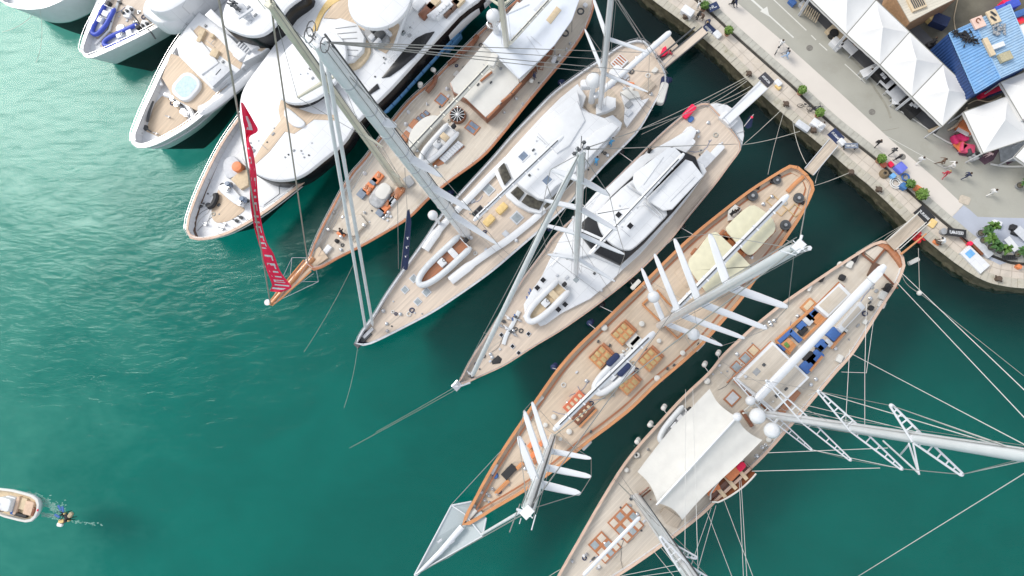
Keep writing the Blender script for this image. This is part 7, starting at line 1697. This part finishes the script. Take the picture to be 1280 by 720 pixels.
# ================================================================= bicycles
def bicycle(px,ang,label,m=DGREY,group=None):
    c=P(*px,QZ+.5); t=thing('bicycle',label,'bicycle',(c.x,c.y,QZ),ang); M=MW[t.name]
    lean=.12
    def w_(x,z_,y=0): return M@Vector((x,y+lean*z_,z_))
    for x in (-.52,.52):
        q=MB(); q.tube([w_(x+.33*math.cos(a*math.pi/8),.34+.33*math.sin(a*math.pi/8)) for a in range(17)],.028,6)
        for a in range(5): q.tube([w_(x,.34),w_(x+.33*math.cos(a*1.256),.34+.33*math.sin(a*1.256))],.008,3)
        build(q,'wheel',BLACK,t)
    q=MB()
    for a,b_ in (((-.52,.34),(-.15,.8)),((-.52,.34),(-.05,.32)),((-.05,.32),(-.2,.88)),((-.05,.32),(.38,.8)),((-.17,.78),(.38,.82)),((.36,.95),(.52,.34))): q.tube([w_(*a),w_(*b_)],.025,6)
    build(q,'bike_frame',m,t)
    q=MB(); q.tube([w_(.34,.98,-.28),w_(.36,.98,0),w_(.34,.98,.28)],.022,5); build(q,'handlebar',DGREY,t)
    q=MB(); q.rbox(w_(-.2,.9),.28,.14,QZ+.88,QZ+.93,ang,.06,.02); build(q,'saddle',BLACK,t,True)
bicycle(b3(535,168),TA+.5,'grey bicycle parked on the quay beside the kerb, left of the navy bag')
bicycle(b3(600,180),TA+1.1,'navy bicycle leaning beside the grey one at the kerb',NAVY)
bicycle(b1(770,300),TA+math.pi/2+.3,'bicycle ridden by a white-shirted person on the walkway',LGREY)
# ================================================================= people
def body_variants():
    V={}
    def make(pose):
        J={'pel':(0,0,.95),'ch':(0,0,1.22),'neck':(0,0,1.45),'head':(.02,0,1.56),'crown':(.03,0,1.70),
           'shL':(0,.19,1.40),'shR':(0,-.19,1.40),'hipL':(0,.10,.90),'hipR':(0,-.10,.90)}
        if pose=='walk': J.update(elL=(-.16,.27,1.14),haL=(-.08,.27,.90),fiL=(-.04,.27,.81),elR=(.14,-.26,1.15),haR=(.32,-.25,.98),fiR=(.39,-.25,.92),knL=(.20,.10,.50),anL=(.30,.10,.09),toL=(.46,.11,.04),knR=(-.06,-.10,.49),anR=(-.34,-.10,.13),toR=(-.24,-.11,.03))
        elif pose=='sit': J.update(elL=(.08,.26,1.13),haL=(.30,.20,1.05),fiL=(.38,.19,1.04),elR=(.08,-.26,1.13),haR=(.30,-.20,1.05),fiR=(.38,-.19,1.04),knL=(.42,.14,.90),anL=(.42,.14,.48),toL=(.57,.15,.43),knR=(.42,-.14,.90),anR=(.42,-.14,.48),toR=(.57,-.15,.43))
        elif pose=='bend': J.update(ch=(.18,0,1.12),neck=(.38,0,1.22),head=(.48,0,1.25),crown=(.60,0,1.30),shL=(.34,.19,1.18),shR=(.34,-.19,1.18),elL=(.42,.24,.92),haL=(.55,.20,.72),fiL=(.60,.2,.65),elR=(.42,-.24,.92),haR=(.58,-.18,.74),fiR=(.64,-.18,.67),knL=(.10,.13,.5),anL=(0,.13,.08),toL=(.15,.14,.04),knR=(.06,-.13,.5),anR=(-.08,-.13,.08),toR=(.08,-.14,.04))
        elif pose=='swim': J.update(elL=(.15,.42,1.50),haL=(.36,.50,1.62),fiL=(.44,.5,1.66),elR=(.12,-.42,1.50),haR=(.34,-.48,1.60),fiR=(.42,-.48,1.64),knL=(.08,.14,.5),anL=(-.05,.15,.10),toL=(-.08,.16,-.08),knR=(.04,-.14,.5),anR=(-.06,-.15,.10),toR=(-.09,-.16,-.08))
        else: J.update(elL=(-.02,.28,1.13),haL=(.10,.26,.90),fiL=(.14,.26,.81),elR=(-.02,-.28,1.13),haR=(.22,-.22,1.04),fiR=(.30,-.20,1.03),knL=(.03,.12,.49),anL=(0,.13,.08),toL=(.16,.15,.04),knR=(.02,-.12,.49),anR=(-.02,-.13,.08),toR=(.13,-.16,.04))
        E_=[('pel','ch','s'),('ch','neck','s'),('neck','head','k'),('head','crown','k'),('ch','shL','s'),('ch','shR','s'),('shL','elL','s'),('elL','haL','k'),('haL','fiL','k'),('shR','elR','s'),('elR','haR','k'),('haR','fiR','k'),('pel','hipL','t'),('pel','hipR','t'),('hipL','knL','t'),('knL','anL','t'),('anL','toL','b'),('hipR','knR','t'),('knR','anR','t'),('anR','toR','b')]
        rad={'pel':(.15,.12),'ch':(.16,.12),'neck':(.06,.06),'head':(.095,.085),'crown':(.075,.07),'shL':(.075,.07),'shR':(.075,.07),'elL':(.047,.047),'elR':(.047,.047),'haL':(.032,.036),'haR':(.032,.036),'fiL':(.02,.03),'fiR':(.02,.03),'hipL':(.10,.10),'hipR':(.10,.10),'knL':(.065,.065),'knR':(.065,.065),'anL':(.045,.045),'anR':(.045,.045),'toL':(.035,.03),'toR':(.035,.03)}
        names=list(J); me=bpy.data.meshes.new('body_skel'); me.from_pydata([J[k] for k in names],[(names.index(a),names.index(b_)) for a,b_,_ in E_],[])
        ob=link(bpy.data.objects.new('skel',me)); md=ob.modifiers.new('s','SKIN'); sk=me.skin_vertices[0].data
        for i,k in enumerate(names): sk[i].radius=rad[k]; sk[i].use_root=(k=='pel')
        ob.modifiers.new('u','SUBSURF').levels=1
        dg=bpy.context.evaluated_depsgraph_get(); ev=ob.evaluated_get(dg); m2=bpy.data.meshes.new_from_object(ev)
        bpy.data.objects.remove(ob)
        idx=[]
        for p in m2.polygons:
            c=p.center; best=None
            for a,b_,tg in E_:
                A=Vector(J[a]); B_=Vector(J[b_]); d=B_-A; t_=max(0,min(1,(c-A).dot(d)/d.length_squared)); ds=(A+d*t_-c).length
                if best is None or ds<best[0]: best=(ds,tg)
            idx.append('stkb'.index(best[1]))
        m2.polygons.foreach_set('material_index',idx); m2.polygons.foreach_set('use_smooth',[True]*len(idx))
        return m2,Vector(J['head']),Vector(J['crown'])
    for p in ('stand','walk','sit','bend','swim'): V[p]=make(p)
    return V
BV=body_variants()
SHOE=DGREY
def person(px,label,shirt,trs,hair=BLACK,pose='walk',ang=0,z=None,zpx=.9,hatm=None,group=None,scale=1.0):
    z=QZ if z is None else z; c=P(*px,z+zpx); me,hd,crn=BV[pose]; m2=me.copy(); m2.materials.clear()
    for m_ in (shirt,trs,SKIN,SHOE): m2.materials.append(m_)
    o=link(bpy.data.objects.new('person',m2)); W=frame((c.x,c.y,z),ang); o.matrix_world=W; MW[o.name]=W; props(o,label,'person',group)
    q=MB(); ctr=(hd+crn)/2+Vector((-.02,0,.015)); n_=10
    q.ball(tuple(W@ctr),.118,.112,12,7); build(q,'hair',hair,o,True)
    q=MB(); f=(crn-hd).normalized(); e=W@(hd+Vector((.105,0,-.0))); q.ball(tuple(e),.025,nu=6,nv=4)
    for s_ in (-1,1): q.ball(tuple(W@(hd+Vector((0,.105*s_,0)))),.025,nu=6,nv=4)
    build(q,'face_features',SKIN,o,True)
    return o
WS=mat('white_shirt',(.75,.75,.74),.8,.06,6); LB=mat('light_blue_shirt',(.35,.50,.72),.8,.08,6); CB=mat('cyan_shirt',(.07,.30,.55),.7,.08,6); BLK=mat('black_cloth',(.018,.018,.02),.85,.2,8); NV=mat('navy_cloth',(.03,.04,.09),.8,.15,8); KH=mat('khaki_cloth',(.40,.33,.22),.8,.1,8); BRN=mat('brown_cloth',(.13,.08,.055),.8,.2,8); RS=mat('red_shirt',(.5,.05,.08),.8,.1,8)
BLOND=mat('fair_hair',(.35,.24,.12),.7,.15,10); BRH=mat('brown_hair',(.06,.035,.02),.7,.15,10)
PE=[(b1(268,30),'person in white shirt and black trousers standing beside the topmost shrub',WS,BLK,BRH,'stand',2.5),(b1(262,92),'person in dark clothes next to the bollard at the top of the quay',BLK,NV,BRH,'bend',.5),(b1(300,95),'person in brown top bending near the topmost shrub',BRN,NV,BLACK,'bend',3.5),(b1(335,125),'person in navy clothes at the edge of the ketch boarding mat',NV,NV,BLOND,'bend',-2.2),
 (b1(482,10),'left one of two dark dressed people at the top of the walkway',BLK,NV,BRH,'walk',-.9),(b1(500,10),'right one of two dark dressed people at the top of the walkway',NV,BLK,BLACK,'walk',-.9),
 (b1(783,272),'cyclist in white shirt riding on the pale walkway',WS,BLK,BRH,'sit',TA+math.pi/2+.3),(b1(822,340),'person in light blue shirt walking beside the cyclist',LB,WS,BRH,'walk',2.4),(b1(815,322),'person in grey top close behind the light blue shirted one',GREY,BLK,BLACK,'walk',2.2),
 (b3(620,290),'person in white clothes handling the cart by the schooner mat',WS,WS,BRH,'bend',.6),(b4(240,292),'person in black walking on the pale walkway, furthest from the rope coil',BLK,BLK,BRH,'walk',.9),(b4(335,342),'person in dark grey walking toward the shrub and boxes',DGREY,NV,BLACK,'walk',.6),(b4(365,385),'person in black standing by the violet-blue box',BLK,BLK,BLACK,'stand',2),
 (b4(505,398),'person in white shirt alone at the edge of road and walkway',WS,WS,BRH,'walk',.7),(b4(643,408),'person in brown clothes in the group of three on the road',BRN,BRN,BRH,'walk',2.7),(b4(705,430),'person in black and white in the group of three on the road',WS,BLK,BRH,'walk',2.9),(b4(668,482),'person in red and white in the group of three on the road',RS,WS,BLOND,'walk',-2),
 (b4(797,495),'person in navy suit walking alone on the road',NV,NV,BRH,'walk',.4),(b4(955,598),'person in white shirt and dark trousers walking at the right of the road',WS,BLK,BRH,'walk',.5),(b4(930,365),'person in pale pink top by the purple carpet',mat('pale_pink',(.7,.5,.5),.8),WS,BRH,'stand',1),
 (b5(655,362),'person in black and white crouching at the quay edge by the black sign',WS,BLK,BLACK,'bend',2.4),(b2(580,270),'person in black beside the dark blue container',BLK,BLK,BRH,'bend',1),(b2(655,385),'person in white between tent and container',WS,LGREY,BRH,'stand',2),(b2(205,415),'person in white at the folding table by the tents',WS,WS,BRH,'bend',-2),(b5(1000,590),'x',WS,WS,BRH,'stand',0)]
for px,lb,s_,t_,h_,po,an in PE:
    if lb=='x': continue
    person(px,lb,s_,t_,h_,po,an, z=QZ+(.25 if po=='sit' else 0))
for B,px,lb,s_,t_,po,an in ((E,(763,179),'crew member in bright blue shirt working on the ketch side deck, nearer the stern',CB,CB,'bend',1.0),(E,(745,203),'crew member in bright blue shirt working on the ketch side deck, nearer the mast gap',CB,NV,'bend',1.3),(D,(668,94),'crew member in navy standing on the classic yacht side deck beside the awning',NV,NV,'stand',-.5),
    (G,(914,268),'person in black and white bending beside the aft awning of the orange railed schooner',BLK,WS,'bend',.8),(G,(922,263),'person all in black standing beside the aft awning of the orange railed schooner',BLK,BLK,'stand',2.4),(D,(428,292),'crew member in black kneeling on the classic yacht foredeck beside the orange box',BLK,BLK,'bend',2.0),(E,(837,67),'person in red top on the ketch stern platform',RS,WS,'stand',.5),(F,(811,191),'crew member in dark clothes on the side deck of the single-masted yacht',BLK,NV,'bend',1.2),(HH,(1107,361),'crew member in black by the stern rail of the large schooner',BLK,BLK,'bend',.4),(G,(1000,196),'x',NV,NV,'stand',0)):
    if lb=='x': continue
    person(px,lb,s_,t_,BRH,po,an,z=B.z+.03 if B is not E or px[0]<800 else 1.2)
# navy flag off the sloop stern
fl=thing('flag','navy flag hanging from a staff at the round stern platform of the single-masted yacht','flag',tuple(P(*b3(175,285),1.8)))
q=MB(); q.grid([[P(*b3(*p),zz) for p,zz in r_] for r_ in (((((200,220),3.2)),((185,225),3.1)),((((205,250),2.5)),((165,255),2.5)),((((198,290),2.0)),((155,280),2.1)),((((175,305),1.8)),((160,295),1.9)))],.03); build(q,'cloth',NAVY,fl,True)
q=MB(); q.tube([P(*b3(150,290),2.0),P(*b3(210,215),3.4)],.04,6); build(q,'flag_staff',OFFW,fl)
q=MB(); q.ball(tuple(P(*b3(200,232),3.1)),.16,.1,6,4); build(q,'flag_patch',RED,fl)

# ================================================================= motorboat with divers
c=P(8,631,1.0); ang=math.atan2(-(651-612)*.35,60)
pa=P(-28,620,1.0); pb=P(47,639,1.0); ang=math.atan2(pb.y-pa.y,pb.x-pa.x); L=(pb-pa).length; c=(pa+pb)/2
t=thing('motorboat','small white motorboat with tan stern cushions cut by the left edge','boat',(c.x,c.y,0),ang); M=MW[t.name]
def outline(k=1,n=18,W=3.1):
    o=[]
    hw=W/2*k; l=L/2*(1-(1-k)*.4)
    o+= [(l-.0,0),(l-.1,hw*.45),(l-.45,hw*.8),(l-1.1,hw*.97),(l-2,hw),(0,hw),(-l*.5,hw*.85),(-l*.8,hw*.5),(-l,0)]
    return o+[(x,-y) for x,y in reversed(o[1:-1])]
q=MB(); rings=[(1,.95),(1.03,.8),(.97,.45),(.85,0),(.6,-.4)]
vs=[];fs=[];n=len(outline())
for k,zz in rings: vs+=[M@Vector((x,y,zz)) for x,y in outline(k)]
for r_ in range(len(rings)-1):
    for i in range(n): fs.append([r_*n+i,r_*n+(i+1)%n,(r_+1)*n+(i+1)%n,(r_+1)*n+i])
fs.append([(len(rings)-1)*n+i for i in range(n)])
q.add(vs,fs); build(q,'hull',WHITE,t,True)
q=MB()
for r0,r1,z0,z1 in ((1.0,.86,.95,1.0),(.86,.84,1.0,.5)): q.grid([[M@Vector((x,y,z0)) for x,y in outline(r0)+outline(r0)[:1]],[M@Vector((x,y,z1)) for x,y in outline(r1)+outline(r1)[:1]]])
build(q,'gunwale',OFFW,t,True)
q=MB(); q.add([M@Vector((x,y,.5)) for x,y in outline(.85)],[list(range(n))]); build(q,'deck',BEIGE,t)
for x,y,l,w_,h,mm in ((L/2-1.3,0,1.0,1.5,.85,mat('tan_cushion',(.62,.45,.33),.8,.1,4)),(L/2-2.2,.3,.9,1.3,.8,BEIGE),(L/2-2.7,0,.35,2.0,1.0,mat('tan_cushion',(.62,.45,.33))),(L/2-.75,-.3,.4,.9,.8,VARNB),(L/2-3.6,0,1.2,1.6,1.0,WHITE2)):
    q=MB(); q.rbox(M@Vector((x,y,0)),l,w_,.45,h,ang,.12,.06); build(q,'seat' if h<1 else 'backrest',mm,t,True)
q=MB(); q.rbox(M@Vector((0,0,0)),1.6,1.4,.5,1.6,ang,.3,.15); build(q,'console',WHITE,t,True)
q=MB(); q.rbox(M@Vector((L/2-2.0,-.95,0)),1.5,.35,.5,.9,ang,.1,.05); single('wetsuit_bag',q,BLACK,'black and blue kit bag lying in the motorboat cockpit','bag',tuple(M@Vector((L/2-2.0,-.95,.5))),ang,smooth=True)
q=MB(); q.rbox(M@Vector((L/2-2.9,-.85,0)),.7,.45,.5,.9,ang,.1,.05); single('bag',q,BLUEC,'small blue bag beside the black kit bag in the motorboat','bag',tuple(M@Vector((L/2-2.9,-.85,.5))),ang,smooth=True)
q=MB(); q.tube([M@Vector((L/2-.02,0,1.0)),M@Vector((L/2-.02,.2,1.0))],.08,6); build(q,'stern_light',RED,t)
person((2,628),'person in dark clothes sitting at the console of the small motorboat',BLK,BLK,BRH,'sit',ang,z=.2)
person((3,636),'person in blue-black clothes beside the one at the motorboat console',NV,BLK,BRH,'sit',ang,z=.2)
DV=mat('wetsuit',(.015,.016,.02),.5,.1,5)
for px,a_,lb in (((79,643),.4,'diver in black wetsuit floating nearest the motorboat with a yellow tank'),((84,650),-.4,'diver in black wetsuit floating behind the other one with a yellow tank')):
    o=person(px,lb,DV,DV,BLACK,'swim',a_+math.pi,z=-1.22,zpx=1.3)
    W=MW[o.name]; q=MB(); q.tube([W@Vector((-.22,0,1.02)),W@Vector((-.22,0,1.06)),W@Vector((-.22,0,1.46)),W@Vector((-.22,0,1.52))],[.05,.1,.1,.04],10)
    tk=build(q,'air_tank',YELLO,o,True)
for px,da in (((74,635),2.2),((71,645),2.7),((78,637),1.8)):
    c=P(*px,.12); q=MB(); q.box(c,.7,.24,.02,.1,da,.02); single('swim_fin',q,BLUEC,'blue swim fin at the surface beside the divers','fin',tuple(c),da,'blue fins beside the divers')
for k,(px,mm,lb) in enumerate((((76,652),YELLO,'yellow gear float beside the divers'),((87,644),KH,'khaki gear float on the far side of the divers'),((82,646),DV,'black buoyancy vest floating between the divers'),((74,656),WS,'white float at the lower side of the divers'))):
    c=P(*px,.25); q=MB(); q.rbox(c,.65,.45,-.05,.28,k,.15,.1); single('gear_float',q,mm,lb,'float',tuple(c),k,smooth=True)
# wake foam
q=MB(); rnd=random.Random(21)
for i in range(420):
    t_=rnd.random(); x=34+t_*48; y=617+t_*22+rnd.gauss(0,1.2+4.5*t_); 
    if rnd.random()<.25: x=52+rnd.random()*20; y=643+rnd.gauss(0,1.2)+(x-52)*.15
    c=P(x,y,.03); r=rnd.uniform(.03,.12)*(1.2 if t_<.7 else .8); a=rnd.uniform(0,6)
    q.prism([c+Vector((r*rnd.uniform(.7,2.2)*math.cos(a+k*1.05),r*rnd.uniform(.5,1.2)*math.sin(a+k*1.05),0)) for k in range(6)],.0,.035)
for i in range(40):
    t_=rnd.random(); c=P(88+t_*40,652+t_*4+rnd.gauss(0,1.2),.03); r=rnd.uniform(.03,.08); a=rnd.uniform(0,6)
    q.prism([c+Vector((r*2*math.cos(a+k*1.05),r*math.sin(a+k*1.05),0)) for k in range(6)],.0,.035)
props(build(q,'wake_foam',mat('foam',(.38,.60,.53),.8,.2,5,alpha=.35)),'thin white foam trailing behind the motorboat round the divers','foam',None,'stuff')

for o in bpy.data.objects:
    if 'label' in o and not (4 <= len(o['label'].split()) <= 16): print('LABELLEN', o.name, len(o['label'].split()), o['label'])
